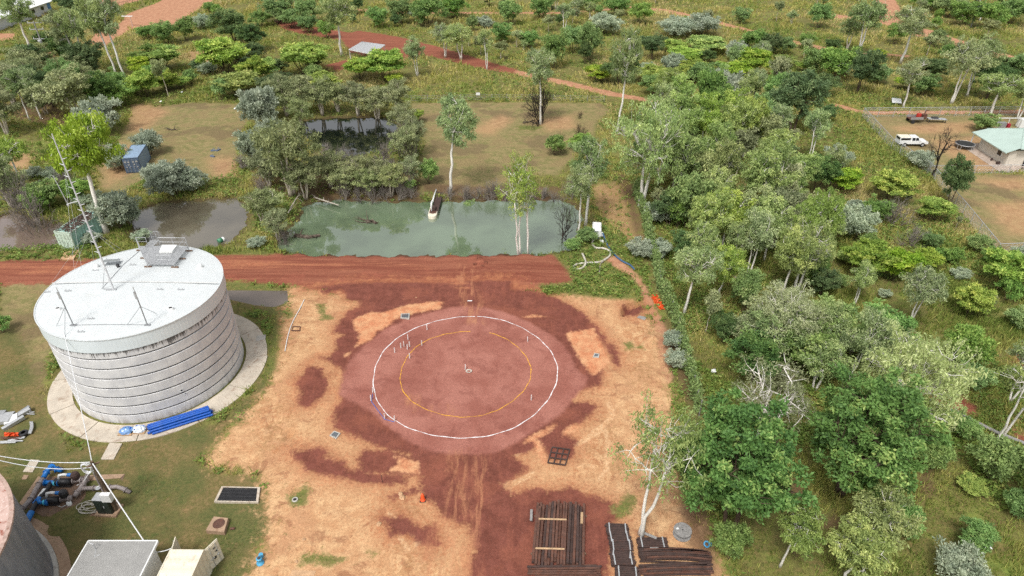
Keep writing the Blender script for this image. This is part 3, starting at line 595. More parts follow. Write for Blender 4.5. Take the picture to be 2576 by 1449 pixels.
NVAR = {'gum': 4, 'grove': 4, 'groves': 3, 'paper': 3, 'bush': 4, 'dark': 3, 'layer': 4, 'silver': 4, 'sap': 3, 'bare': 3, 'dense': 2}
TREES = []
def T(kind, bx, by, top, wpx, name=None): TREES.append((kind, bx, by, top, wpx, name))
def TT(kind, *rows):
    for q in rows: T(kind, *q)
# ------------------------------------------------------------------ big concrete water tank with white roof
TX, TY, TR, TZ1, TZ0 = -36.0, 52.8, 7.92, 9.86, 8.5
def tank_wall_material():
    t = NT('tank_concrete'); v = t.coord('Object'); vv = t.coord('Object', (1, 1, .12))
    n = t.noise(v, .8, 5, .6); n2 = t.noise(v, 6, 4, .65); st = t.noise(vv, 2.5, 5, .6)
    col = t.mix(t.step(n, .35, .65), (.54, .54, .55), (.66, .655, .65)); col = t.mix(t.math('MULTIPLY', t.step(st, .5, .7), .22), col, (.38, .375, .365))
    col = t.mix(t.math('MULTIPLY', t.step(n2, .58, .7), .3), col, (.6, .59, .57))
    # dark water drips below the roof edge: shape of their own, length varies round the wall
    sp = t.new('ShaderNodeSeparateXYZ'); t.l.new(t.coord('Object'), sp.inputs[0])
    ang = t.math('ARCTAN2', sp.outputs[1], sp.outputs[0])
    cv = t.new('ShaderNodeCombineXYZ'); t.put(cv.inputs[0], t.math('MULTIPLY', ang, 26.0)); t.put(cv.inputs[1], t.math('MULTIPLY', sp.outputs[2], .25))
    dn = t.noise(cv.outputs[0], 2.2, 4, .75); cv2 = t.new('ShaderNodeCombineXYZ'); t.put(cv2.inputs[0], t.math('MULTIPLY', ang, 3.0)); dbig = t.noise(cv2.outputs[0], 1.0, 2)
    length = t.math('MULTIPLY', t.math('SUBTRACT', dn, .40), t.math('MULTIPLY_ADD', dbig, 9.0, -1.0))
    zz = t.math('SUBTRACT', TZ0 + .05, sp.outputs[2])
    drip = t.step(t.math('SUBTRACT', length, zz), -.05, .12)
    col = t.mix(t.math('MULTIPLY', drip, .82), col, (.045, .04, .036))
    damp = t.step(sp.outputs[2], .9, .0); col = t.mix(t.math('MULTIPLY', t.math('MULTIPLY', damp, t.step(st, .4, .65)), .6), col, (.24, .19, .15))
    t.bump(n2, .25, .02); return t.done(col, .8, spec=.3)
tank = thing('water_tank', 'big round concrete water tank with flat white roof', 'water tank', (TX, TY, 0))
JZ = [0, 1.06, 2.12, 3.2, 4.3, 5.42, 6.55, 7.65, 8.75]
MB().lathe([(TR - .2, .0), (TR - .07, .0), (TR - .07, TZ0 + .4), (TR - .2, TZ0 + .4)], 96).build('wall_core', mat('joint_grey', (.10, .10, .10), .9, .2, 2), tank, True)
TW = tank_wall_material()
for i in range(len(JZ) - 1):
    a = JZ[i] + (.075 if i else 0); b = JZ[i + 1] - .075
    MB().lathe([(TR - .15, a), (TR - .02, a), (TR, a + .03), (TR, b - .03), (TR - .02, b), (TR - .15, b)], 120).build('concrete_ring', TW, tank)
# corrugated fascia
fm = MB(); n = 320; vs = []; RF = TR + .12
for k in range(n):
    a = 2 * math.pi * k / n; r = RF + (.003 if k % 2 else -.003)
    vs += [(r * math.cos(a), r * math.sin(a), TZ0), (r * math.cos(a), r * math.sin(a), TZ1)]
fm.add(vs, [(2 * k, (2 * k + 2) % (2 * n), (2 * k + 3) % (2 * n), 2 * k + 1) for k in range(n)])
fm.lathe([(TR - .05, TZ0 + .02), (RF - .03, TZ0 + .02)], 96)
fm.build('fascia', mat('fascia_sheet', (.66, .72, .74), .4, .05, .8), tank)
ROOFM = mat('roof_white', (.57, .60, .605), .4, .04, .7, dirt='b7b4aa', dirt_amt=.18)
def roof_z(x, y): return TZ1 + .02 + .3 * (1 - (x * x + y * y) / (RF * RF))
for half in (0, 1):
    rm = MB(); cols = []; st = .11; nn = int(2 * (RF + .05) / st)
    for i in range(nn + 1):
        x = -(RF + .05) + i * st; L = math.sqrt(max(.02, (RF + .05) ** 2 - x * x)); y0, y1 = (-L, .6) if half == 0 else (.6, L)
        if y1 <= y0: y0, y1 = min(y0, y1), min(y0, y1) + .01
        cols.append([(x, y0 + (y1 - y0) * j / 8, roof_z(x, y0 + (y1 - y0) * j / 8) + (.014 if i % 2 else 0) + (.012 if half else 0)) for j in range(9)])
    vs = [q for c in cols for q in c]; rm.add(vs, [(i * 9 + j, (i + 1) * 9 + j, (i + 1) * 9 + j + 1, i * 9 + j + 1) for i in range(nn) for j in range(8)])
    o = rm.build('roof_sheet', ROOFM, tank)
MB().lathe([(RF - .04, TZ1 - .02), (RF + .05, TZ1 - .02), (RF + .05, TZ1 + .06), (RF - .04, TZ1 + .06)], 120).build('roof_edge_trim', ROOFM, tank)
MB().beam((-RF * .98, .6, roof_z(6, .6) + .1), (0, .6, roof_z(0, .6) + .08), .12, .02).beam((0, .6, roof_z(0, .6) + .08), (RF * .98, .6, roof_z(6, .6) + .1), .12, .02).build('roof_seam_flashing', mat('seam', (.6, .6, .58), .5), tank)
for (a, z, s_) in ((-50, 2.45, (.34, .02, .34)), (-48.5, 1.9, (.26, .02, .22))):
    a = math.radians(a); MB().box(((TR + .015) * math.cos(a), (TR + .015) * math.sin(a), z), s_, a + math.pi / 2).build('wall_plate', M['white_paint'], tank)
    MB().box(((TR + .03) * math.cos(a), (TR + .03) * math.sin(a), z + .04), (s_[0] * .5, .02, s_[2] * .45), a + math.pi / 2, 0, .5).build('wall_plate_mark', M['dark_metal'], tank)
def RL(tx, ty, dz=0.0):                           # reading off the roof enlargement -> local point on the roof
    q = P(tx / 3, 483 + ty / 3, TZ1 + .2); x, y = q.x - TX, q.y - TY; return Vector((x, y, roof_z(x, y) + .03 + dz))
for (x, y) in ((352, 748), (513, 747), (1210, 743), (1365, 740), (685, 958), (608, 1050), (1005, 556), (720, 592)):
    p = RL(x, y); m_ = MB().box(p + Vector((0, 0, .03)), (.62, .12, .05))
    for dx in (-.2, .2): m_.tube([p + Vector((dx, 0, .05)), p + Vector((dx * .8, 0, .22))], .025, 5)
    m_.build('anchor_foot', M['galvanised'], tank)
for (x, y) in ((728, 566), (1510, 566)):
    p = RL(x, y); MB().lathe([(.0, .38), (.12, .36), (.23, .28), (.27, .16), (.25, .05), (.34, .02), (.36, -.03)], 20, p).build('dome_vent', M['white_paint'], tank, True)
for (x, y) in ((440, 887), (1290, 884)):
    p = RL(x, y); o = MB().lathe([(.30, -.03), (.22, .02), (.2, .22), (.16, .22), (.16, .02)], 18, p).build('vent_collar', M['white_paint'], tank, True)
    MB().lathe([(.0, .20), (.16, .2)], 18, p).build('vent_opening', M['black_plastic'], o)
p = RL(895, 570); MB().lathe([(.0, .32), (.16, .32), (.15, .0)], 14, p).build('black_cap', M['black_plastic'], tank, True)
# cable lines on the roof
for pts in (((770, 740), (850, 650), (940, 545), (1060, 430)), ((520, 1003), (800, 1000), (1110, 998))):
    MB().tube([RL(*q, .03) for q in pts], .022, 5).build('roof_cable', M['grey_steel'], tank)
# solar panel
p = RL(845, 545); sp_ = thing('solar_panel', 'grey solar panel on a frame on the white tank roof', 'solar panel', Vector((TX, TY, 0)) + p)
MB().box((0, 0, .42), (1.5, .95, .04), .1, -.25).build('panel', mat('solar_cell', (.30, .32, .34), .25, .1, 3), sp_)
for sx in (-.6, .6): fr = MB(); fr.beam((sx, -.4, 0), (sx, -.4, .3), .04, .04).beam((sx, .4, 0), (sx, .4, .5), .04, .04).beam((sx, -.45, .02), (sx, .45, .02), .04, .04); fr.build('leg_frame', M['galvanised'], sp_)
# access platform with rails
pl = thing('access_platform', 'grey mesh access platform with handrails at the back of the white tank roof', 'platform', (TX, TY, 0))
z0 = .32
c = [RL(1120, 572, z0), RL(1322, 574, z0), RL(1425, 440, z0), RL(1055, 436, z0)]
for q in c: q.z = TZ1 + .62
def mesh_panel(a, b, hgt, name, n=22, m=6, parent=pl):
    """open bar grating between two points, hgt tall"""
    m_ = MB()
    for i in range(n + 1): q = a.lerp(b, i / n); m_.beam(q, q + Vector((0, 0, hgt)), .016, .016)
    for j in range(m + 1): m_.beam(a + Vector((0, 0, hgt * j / m)), b + Vector((0, 0, hgt * j / m)), .016, .016)
    return m_.build(name, M['galvanised'], parent)
fl = MB(); N_ = 46
for i in range(N_ + 1):
    t = i / N_; fl.beam(c[0].lerp(c[3], t), c[1].lerp(c[2], t), .045, .03)
for i in range(9): t = i / 8; fl.beam(c[0].lerp(c[1], t) - Vector((0, 0, .02)), c[3].lerp(c[2], t) - Vector((0, 0, .02)), .04, .05)
fl.build('floor_grating', M['galvanised'], pl)
def rail(pts, name='handrail'):
    m_ = MB(); m_.tube([q + Vector((0, 0, 1.05)) for q in pts], .03, 6); m_.tube([q + Vector((0, 0, .55)) for q in pts], .022, 6)
    o = m_.build(name, M['galvanised'], pl)
    for i in range(len(pts) - 1):
        L = (pts[i + 1] - pts[i]).length; k = max(1, int(L / 1.2))
        for j in range(k + (1 if i == len(pts) - 2 else 0)): q = pts[i].lerp(pts[i + 1], j / k); MB().tube([q, q + Vector((0, 0, 1.05))], .028, 6).build('rail_post', M['galvanised'], pl)
rail([c[0].lerp(c[3], .55), c[3], c[3].lerp(c[2], .2)]); rail([c[3].lerp(c[2], .45), c[2], c[1], c[0].lerp(c[1], .45)])
for t in (0, .5, 1):
    for s_, q in enumerate((c[0].lerp(c[3], t), c[1].lerp(c[2], t))):
        MB().box((q.x, q.y, roof_z(q.x, q.y) + .08), (.7, .16, .1)).build('timber_bearer', M['old_timber'], pl)
        MB().box((q.x, q.y, (roof_z(q.x, q.y) + .13 + c[0].z) / 2), (.07, .07, c[0].z - roof_z(q.x, q.y) - .1)).build('leg', M['galvanised'], pl)
h_ = [RL(1215, 492, .8), RL(1312, 490, .8), RL(1350, 440, .8), RL(1236, 440, .8)]
hc = sum(h_, Vector()) / 4
hb = MB(); vs = [Vector((q.x, q.y, TZ1 + .66)) for q in h_] + [Vector((q.x, q.y, TZ1 + .86)) for q in h_]; hb.add(vs, [(0, 1, 5, 4), (1, 2, 6, 5), (2, 3, 7, 6), (3, 0, 4, 7), (4, 5, 6, 7)]); hb.build('hatch_cover', M['white_paint'], pl)
# caged ladder beyond the back edge
lx = RL(1150, 420).x; ly = math.sqrt(TR * TR - lx * lx) + .35
wk = MB(); a = Vector((lx - .45, c[3].y - .2, c[0].z)); b = Vector((lx - .45, ly, c[0].z))
for i in range(13): wk.beam(a.lerp(b, i / 12), a.lerp(b, i / 12) + Vector((.9, 0, 0)), .05, .03)
wk.build('walkway', M['galvanised'], pl)
ld = MB()
for sx in (-.25, .25): ld.tube([(lx + sx, ly + .1, .3), (lx + sx, ly + .1, c[0].z + 1.1)], .025, 6)
for i in range(38): ld.tube([(lx - .25, ly + .1, .5 + i * .28), (lx + .25, ly + .1, .5 + i * .28)], .015, 5)
ld.build('ladder', M['galvanised'], pl)
cg = MB()
for i in range(8): cg.tube([(lx + .38 * math.cos(t), ly + .4 + .4 * math.sin(t), 3 + i * 1.16) for t in np.linspace(-.6, math.pi + .6, 12)], .02, 5)
for t in np.linspace(-.3, math.pi + .3, 6): cg.tube([(lx + .38 * math.cos(t), ly + .4 + .4 * math.sin(t), 3), (lx + .38 * math.cos(t), ly + .4 + .4 * math.sin(t), 11.15)], .015, 5)
cg.build('ladder_cage', M['galvanised'], pl)
# tall radio mast with pegs
mb_ = RL(862, 746); mast = thing('radio_mast', 'tall thin radio mast with short pegs standing on the white tank roof', 'mast', Vector((TX, TY, 0)) + mb_)
MH = 15.2
mm = MB().tube([(0, 0, 0), (0, 0, 8), (0, 0, MH)], [.08, .07, .045], 8); mat('mast_grey', (.55, .55, .56), .5, .1, 2); mm.build('pole', M['mast_grey'], mast)
for i in range(24):
    z = .9 + i * .53; s_ = 1 if i % 2 else -1
    MB().tube([(0, 0, z - .08), (.42 * s_, .06, z + .05)], [.05, .015], 5).build('peg', M['mast_grey'], mast)
MB().box((-.25, 0, .03), (1.0, .2, .06)).beam((-1.0, .05, .03), (0, 0, .05), .08, .05).build('base_plate', M['galvanised'], mast)
MB().tube([(-1.1, .2, .03), (0, 0, 2.6)], .028, 5).build('brace', M['galvanised'], mast)
zz = 9.2; MB().tube([(0, 0, zz), (-.95, -.1, zz - .25)], .045, 6).tube([(-.95, -.1, zz - .35), (-1.0, -.1, zz + .1), (-1.45, .2, zz + 2.3)], .035, 6).lathe([(.0, .1), (.1, .05), (.1, -.1), (0, -.15)], 8, (-.97, -.1, zz - .3)).build('side_antenna', M['galvanised'], mast)
gy_ = MB()
for (x, y) in ((352, 748), (513, 747), (1210, 743), (1365, 740), (685, 958), (608, 1050), (1005, 556), (720, 592)):
    q = RL(x, y, .2) - mb_
    gy_.tube([(0, 0, 6.5 if y < 800 else 12.5), q], .006, 3)
gy_.build('guy_wires', M['wire_white'], mast)
# two smaller antenna posts
for (b, tp, lab, arms) in (((553, 1003), 793, 'short antenna post with panel aerial, left one on the white tank roof', ((425, 1005), (485, 1075))), ((1110, 998), 762, 'short antenna post with panel aerial, right one on the white tank roof', ((958, 1000), (1172, 912)))):
    p = RL(*b); e = thing('antenna_post', lab, 'antenna', Vector((TX, TY, 0)) + p, group='antenna posts on the tank roof')
    hh = 3.0
    MB().tube([(0, 0, 0), (0, 0, hh)], .05, 7).build('pole', M['grey_steel'], e); MB().box((0, 0, .03), (.5, .22, .06)).build('base_plate', M['grey_steel'], e)
    MB().box((-.06, 0, hh + .15), (.16, .1, .75)).build('panel_aerial', M['galvanised'], e); MB().tube([(0, 0, hh), (-.02, 0, hh + 1.0)], .03, 5).build('whip', M['galvanised'], e)
    st = MB()
    for q in arms: st.tube([(0, 0, 2.0), RL(*q) - p], .022, 5)
    st.build('strut', M['grey_steel'], e)
# ------------------------------------------------------------------ concrete apron round the tank: cast panels
ap = thing('concrete_apron', 'worn concrete apron of cast panels around the foot of the big tank', 'apron', (TX, TY, 0))
rg = random.Random(3)
for k in range(12):
    a0 = 2 * math.pi * k / 12 + .2; a1 = a0 + 2 * math.pi / 12 - .008; rr = 10.3 + rg.uniform(-.06, .1)
    MB().lathe([(TR + .25, -.1), (TR + .25, .07 + rg.uniform(0, .015)), (rr, .05 + rg.uniform(0, .02)), (rr, -.1)], 14, (0, 0, 0), a0, a1).build('apron_panel', M['concrete'], ap)
# gutter of soil between wall and apron carries weeds
# ------------------------------------------------------------------ old tank at the lower left corner
def rust_roof_material():
    t = NT('old_tank_roof'); v = t.coord(); n = t.noise(v, 1.2, 6, .7, .5); n2 = t.noise(v, 7, 4, .7)
    col = t.mix(t.step(n, .42, .6), lin('c3a79c'), lin('b4958a')); col = t.mix(t.step(n2, .55, .68), col, lin('d6c8c0')); col = t.mix(t.step(n, .56, .63), col, lin('8a4530')); return t.done(col, .8)
q = P(0, 1449, 0); OTH = 7.6
# rim passes (0,1193) (33,1270) (0,1360 hidden): fit circle in plan at roof height
def circ(p, q, r):
    ax, ay, bx, by, cx_, cy_ = p.x, p.y, q.x, q.y, r.x, r.y; d = 2 * (ax * (by - cy_) + bx * (cy_ - ay) + cx_ * (ay - by))
    ux = ((ax * ax + ay * ay) * (by - cy_) + (bx * bx + by * by) * (cy_ - ay) + (cx_ * cx_ + cy_ * cy_) * (ay - by)) / d
    uy = ((ax * ax + ay * ay) * (cx_ - bx) + (bx * bx + by * by) * (ax - cx_) + (cx_ * cx_ + cy_ * cy_) * (bx - ax)) / d
    return Vector((ux, uy, 0)), math.hypot(ax - ux, ay - uy)
oc, orad = circ(P(0, 1192, OTH), P(29, 1240, OTH), P(22, 1340, OTH)); print('old tank', oc, orad)
ot = thing('old_water_tank', 'old steel tank with rust stained pinkish roof at lower left corner', 'water tank', (oc.x, oc.y, 0))
t_ = NT('old_tank_wall'); v_ = t_.coord('Object', (1, 1, .15)); nn_ = t_.noise(v_, 1.6, 5, .65)
OTM = t_.done(t_.mix(t_.step(nn_, .35, .65), (.17, .18, .21), (.25, .255, .28)), .5, .2)
MB().lathe([(orad - .05, 0), (orad - .05, OTH - .12)], 90).build('wall', OTM, ot, True)
MB().lathe([(orad + .02, OTH - .18), (orad + .02, OTH), (orad - .25, OTH + .02)], 90).build('rim', mat('old_rim', (.42, .30, .25), .8, .3, 3, dirt='7a4028', dirt_amt=.6), ot)
MB().lathe([(orad - .25, OTH + .02), (orad * .5, OTH + .35), (0.01, OTH + .7)], 90).build('roof', rust_roof_material(), ot)
MB().lathe([(orad - .04, .02), (orad + .25, .02), (orad + .25, .3), (orad - .04, .34)], 90).build('footing', M['concrete_grey'], ot)
MB().lathe([(orad + .26, -.1), (orad + .26, .06), (orad + 1.0, .05), (orad + 1.0, -.1)], 90).build('base_slab', M['concrete_brown'], ot)
# ------------------------------------------------------------------ painted setting-out rings on the gravel pad
RC = Vector((-4.77, 52.41, 0)); RW = 9.39
def paint_ring(R, wid, gaps, name, label, colr, seed):
    rg = random.Random(seed); m_ = MB(); n = 220; seg = []
    for k in range(n + 1):
        a = 2 * math.pi * k / n; r = R + .07 * math.sin(a * 5 + seed) + .03 * math.sin(a * 23); wv = wid * rg.uniform(.35, 1.3)
        x0, y0 = RC.x + (r - wv / 2) * math.cos(a), RC.y + (r - wv / 2) * math.sin(a); x1, y1 = RC.x + (r + wv / 2) * math.cos(a), RC.y + (r + wv / 2) * math.sin(a)
        seg.append(((x0, y0), (x1, y1)))
    allp = np.array([q for s_ in seg for q in s_]); zs = ground_z(allp[:, 0], allp[:, 1]) + .018
    for k in range(n):
        a = math.degrees(2 * math.pi * k / n)
        if any(g0 <= a <= g1 for g0, g1 in gaps): continue
        m_.add([(*seg[k][0], zs[2 * k]), (*seg[k][1], zs[2 * k + 1]), (*seg[k + 1][1], zs[2 * k + 3]), (*seg[k + 1][0], zs[2 * k + 2])], [(0, 1, 2, 3)])
    tag(m_.build(name, mat('paint_' + name, colr, .8, .15, 4, dirt='a06a5c', dirt_amt=.55)), label, 'painted line')
paint_ring(RW, .095, ((84, 86),), 'white_ring_line', 'large white circle marked on the pink gravel pad', (.74, .72, .72), 1)
paint_ring(6.66, .075, ((70, 88),), 'yellow_ring_line', 'smaller yellow circle marked inside the white one', (.72, .36, .02), 2)
# white survey pegs
pegs = [(644, 483, q) for q in ((1291, 1040), (1147, 1115), (1117, 1165), (1094, 1178), (1142, 1188), (1160, 1168), (1047, 1213), (1251, 1158), (1160, 1255), (1579, 1340))] + [(644, 966, q) for q in ((882, 65), (868, 125), (971, 262), (1045, 280))] + [(1288, 483, (118, 1130)), (1288, 966, (145, 122))]
pl_ = ['just inside the top of the white circle', 'topmost of the seven pegs clustered at upper left of the circles', 'second from left at the top of the peg cluster', 'second from left in the peg cluster', 'lowest in the middle of the peg cluster', 'rightmost of the tight peg cluster', 'leftmost of the peg cluster', 'on the yellow line right of the peg cluster', 'on the yellow line below the peg cluster',
       'at the centre of the circles', 'outside the white line, highest of the four at lower left', 'at the upper end of the blue string', 'at the bend of the blue string', 'at the lower end of the blue string on the white line', 'between the two circles at upper right', 'between the two circles at lower right']
for (ox, oy, q), lb in zip(pegs, pl_):
    g_ = PG(ox + q[0] / 3, oy + q[1] / 3)
    o = MB().box((0, 0, .3), (.07, .07, .72)).box((0, 0, .68), (.05, .05, .05)).build('survey_peg', M['white_paint']); o.location = g_; o.rotation_euler = (random.Random(q[0]).uniform(-.06, .06), random.Random(q[1]).uniform(-.06, .06), q[0])
    tag(o, 'white survey peg ' + lb, 'peg', 'white survey pegs')
pts = [PG(644 + x / 3, 966 + y / 3) + Vector((0, 0, .03)) for x, y in ((880, 75), (872, 135), (920, 200), (971, 268), (1045, 288))]
tag(MB().tube(pts, .03, 5).build('blue_string', mat('blue_string', (.05, .13, .42), .7)), 'blue string line at lower left of the white circle', 'string')
m_ = MB()
for k in range(3): m_.tube([RC + Vector((.35 + .22 * (1 + .2 * k) * math.cos(t), -.15 + .18 * (1 + .2 * k) * math.sin(t), .05 + gz(RC.x, RC.y) + .02 * k)) for t in np.linspace(0, 6.3, 20)], .03, 5, False)
tag(m_.build('hose_coil', M['hose_grey']), 'small pale coil lying at the centre of the circles', 'coil')
# ------------------------------------------------------------------ drainage pits, slabs and covers
def grate(name, label, corners, mtf, mtg, nbar, hgt, frame_w, group=None, dark=True):
    c = [PG(*q) for q in corners]; z = max(q.z for q in c); ctr = sum(c, Vector()) / 4; ctr.z = z
    e = thing(name, label, 'drain grate', ctr, group=group); L = [Vector((q.x - ctr.x, q.y - ctr.y, 0)) for q in c]
    I = [q * (1 - frame_w / q.length) for q in L]; up = Vector((0, 0, hgt))
    for i in range(4):
        a, b, cc, d = L[i], L[(i + 1) % 4], I[(i + 1) % 4], I[i]
        MB().prism([a, b, cc, d], -.25, hgt).build('kerb', mtf, e)
    MB().prism(I, -.2, hgt - .12).build('sump', M['black_plastic'], e)
    m_ = MB()
    for k in range(nbar): t = (k + .5) / nbar; m_.beam(I[0].lerp(I[1], t) + up * .8, I[3].lerp(I[2], t) + up * .8, .035, .04)
    for k in range(4): t = (k + .5) / 4; m_.beam(I[0].lerp(I[3], t) + up * .7, I[1].lerp(I[2], t) + up * .7, .03, .04)
    m_.build('bar_grate', mtg, e); return e
grate('drain_pit', 'long rectangular drain pit with dark mesh grate on the lawn', [(540, 1266), (651, 1268), (656, 1230), (559, 1228)], M['concrete'], M['dark_metal'], 34, .2, .22)
DG = mat('grate_grey', (.16, .18, .2), .6)
grate('grated_sump', 'small grey grated sump in sand above the peg cluster', [(1008, 805), (1030, 806), (1031, 793), (1009, 794)], M['concrete_grey'], DG, 8, .1, .14, 'small grated sumps')
grate('grated_sump', 'small grey grated sump in sand left of the circles, below the excavated hole', [(829, 1098), (846, 1106), (857, 1092), (841, 1086)], M['concrete_grey'], DG, 8, .1, .14, 'small grated sumps')
grate('grated_sump', 'small dark grated sump in sand right of the circles', [(1491, 901), (1506, 902), (1508, 893), (1495, 891)], M['concrete_grey'], DG, 8, .1, .14, 'small grated sumps')
def slab(name, label, corners, hgt, mt, cat='concrete slab'):
    c = [PG(*q) for q in corners]; ctr = sum(c, Vector()) / len(c); e = thing(name, label, cat, ctr)
    MB().prism([(q.x - ctr.x, q.y - ctr.y) for q in c], -.3, hgt).build('slab', mt, e); return e
e = slab('manhole_block', 'brown concrete block with a round manhole cover on the lawn', [(521, 1343), (567, 1347), (577, 1312), (541, 1308)], .42, M['concrete_brown'], 'manhole')
MB().lathe([(.0, .03), (.44, .03), (.46, .0)], 24, (.05, .05, .42)).build('round_cover', M['rust'], e); MB().tube([(.95, -.2, .1), (1.3, -.15, .1)], .1, 8).build('pipe_stub', M['rust'], e)
e = slab('pit_cover', 'pale concrete pit cover beside the apron near the blue pipes', [(255, 1157), (287, 1158), (308, 1118), (277, 1116)], .12, M['concrete'], 'pit cover')
for y in (-.55, .6): MB().box((.06 + y * .12, y, .125), (.16, .16, .012)).build('lifting_eye', M['dark_metal'], e)
MB().prism([(-.42, -.75), (.2, -.75), (.5, .75), (-.1, .75)], .12, .135).build('lid', M['concrete'], e)
slab('concrete_strip', 'narrow concrete strip left of the blue valve pipes', [(58, 1187), (82, 1188), (100, 1158), (78, 1156)], .06, M['concrete'])
slab('concrete_step', 'small concrete block at the right edge of the tank apron', [(644, 860), (667, 855), (669, 843), (646, 846)], .12, M['concrete_grey'])
slab('small_slab', 'small broken slab by the old tank, below the concrete strip', [(54, 1206), (66, 1206), (72, 1196), (60, 1195)], .05, M['concrete_brown'])
slab('broken_slab', 'broken pale slab at the bottom edge of the yard', [(728, 1449), (790, 1449), (795, 1436), (735, 1434)], .05, M['sand_stone'])
slab('pale_board', 'flat pale board lying by the excavated hole', [(1602, 800), (1622, 806), (1627, 799), (1608, 795)], .04, M['grey_timber'], 'board')
e = slab('round_pit', 'small round dark pipe opening in a patch of grass', [(738, 1260), (746, 1260), (746, 1253), (738, 1253)], .03, M['concrete_grey'], 'pipe opening')
MB().lathe([(.0, .06), (.15, .06), (.16, .1), (.24, .1), (.26, .0)], 18).build('pipe_rim', M['concrete_grey'], e); MB().lathe([(.0, .075), (.14, .075)], 16).build('opening', M['black_plastic'], e)
# timber frame, PVC pipe, plank
def frame_thing(name, label, corners, nx_, ny_, wd, mt, cat, z=.05):
    c = [PG(*q) for q in corners]; ctr = sum(c, Vector()) / 4; e = thing(name, label, cat, ctr); L = [Vector((q.x - ctr.x, q.y - ctr.y, z)) for q in c]
    for k in range(nx_ + 1): t = k / nx_; MB().beam(L[0].lerp(L[1], t), L[3].lerp(L[2], t), wd, wd).build('bar', mt, e)
    for k in range(ny_ + 1): t = k / ny_; MB().beam(L[0].lerp(L[3], t) + Vector((0, 0, .012)), L[1].lerp(L[2], t) + Vector((0, 0, .012)), wd, wd).build('cross_bar', mt, e)
    return e
frame_thing('steel_grid_frame', 'rusty square grid frame lying on sand at lower right of the circles', [(1378, 1166), (1422, 1172), (1433, 1133), (1389, 1127)], 3, 3, .1, M['rust_dark'], 'frame', .1)
frame_thing('timber_form', 'small rusty rectangular frame beside the white pipe', [(734, 834), (754, 834), (756, 824), (737, 824)], 1, 1, .09, M['rust'], 'frame')
pts = smooth_path([PG(644 + x / 3, 483 + y / 3) + Vector((0, 0, .08)) for x, y in ((365, 820), (330, 890), (290, 960), (262, 1030), (240, 1100), (220, 1205))], 4)
tag(MB().tube(pts, .045, 7).build('white_conduit', M['white_paint']), 'long bent white conduit lying on sand right of the tank', 'conduit')
q = PG(1182, 757); o = MB().box((0, 0, .04), (.55, .12, .06)).build('white_offcut', M['white_paint']); o.location = q; tag(o, 'short white board lying above the circles', 'board')
# orange marker
q = PG(1064, 1258); e = thing('safety_bollard', 'orange plastic marker standing beside the lower red track', 'bollard', q)
MB().lathe([(.24, .0), (.24, .06), (.17, .1), (.16, .5), (.10, .72), (.05, .76), (0.005, .77)], 16).build('body', M['orange_plastic'], e, True); MB().box((0, 0, .02), (.5, .5, .06)).build('foot', M['black_plastic'], e)
q = PG(962, 1214); tag(MB().tube([(0, 0, -.2), (.02, 0, .9)], .03, 6).build('star_picket', M['rust_dark'], None, loc=q), 'thin dark steel picket standing on brown soil below the circles', 'picket')
# stones and clods
rgs = random.Random(8); k = 0
for (x, y, s_) in ((1206, 655, .45), (1222, 668, .4), (1195, 672, .35), (1214, 676, .3), (1012, 1250, .35), (1008, 1243, .3), (765, 1358, .22), (745, 1413, .2), (767, 755, .15), (778, 754, .15), (954, 1320, .3), (1047, 748, .12)):
    g_ = PG(x, y); vs = []
    m_ = MB(); prof = [(0.01, s_ * .7), (s_ * .6, s_ * .5), (s_ * .8, s_ * .1), (s_ * .6, -.1)]
    m_.lathe(prof, 7); m_.v = [(a * rgs.uniform(.7, 1.2), b * rgs.uniform(.7, 1.2), c * rgs.uniform(.7, 1.1)) for a, b, c in m_.v]
    o = m_.build('earth_clod', M['soil_red'] if y < 700 else M['sand_stone'], None, loc=g_)
    tag(o, ('red earth clod on the spoil heap by the pond, %s from left' % ORD[[1195, 1206, 1214, 1222].index(x)]) if y < 700 else 'pale loose stone on the sand ' + {1012: 'just left of the orange marker', 1008: 'furthest back left of the orange marker', 765: 'above the grass strip at the bottom', 745: 'by the blue standpipe', 767: 'at the top of the white conduit', 778: 'right of the top of the white conduit', 954: 'among ruts at bottom centre', 1047: 'on red soil above the circles'}[x], 'clod' if y < 700 else 'stone', 'loose clods and stones')
# blue standpipe
q = PG(655, 1416); e = thing('standpipe', 'pale blue valve standpipe at the bottom of the yard', 'valve', q); BP = mat('pale_blue', (.08, .34, .55), .5, .15, 3)
MB().lathe([(.28, 0), (.28, .12), (.16, .14), (.15, .5), (.22, .52), (.22, .6), (0.005, .62)], 16).build('body', BP, e, True); MB().tube([(0, 0, .35), (-.1, .4, .35)], .11, 10).lathe([(.17, 0), (.17, .3), (0.005, .32)], 14, (-.1, .55, .0)).build('branch', BP, e); MB().lathe([(.0, .05), (.12, .05), (.12, 0)], 12, (0, 0, .62)).build('cap', M['dark_metal'], e)
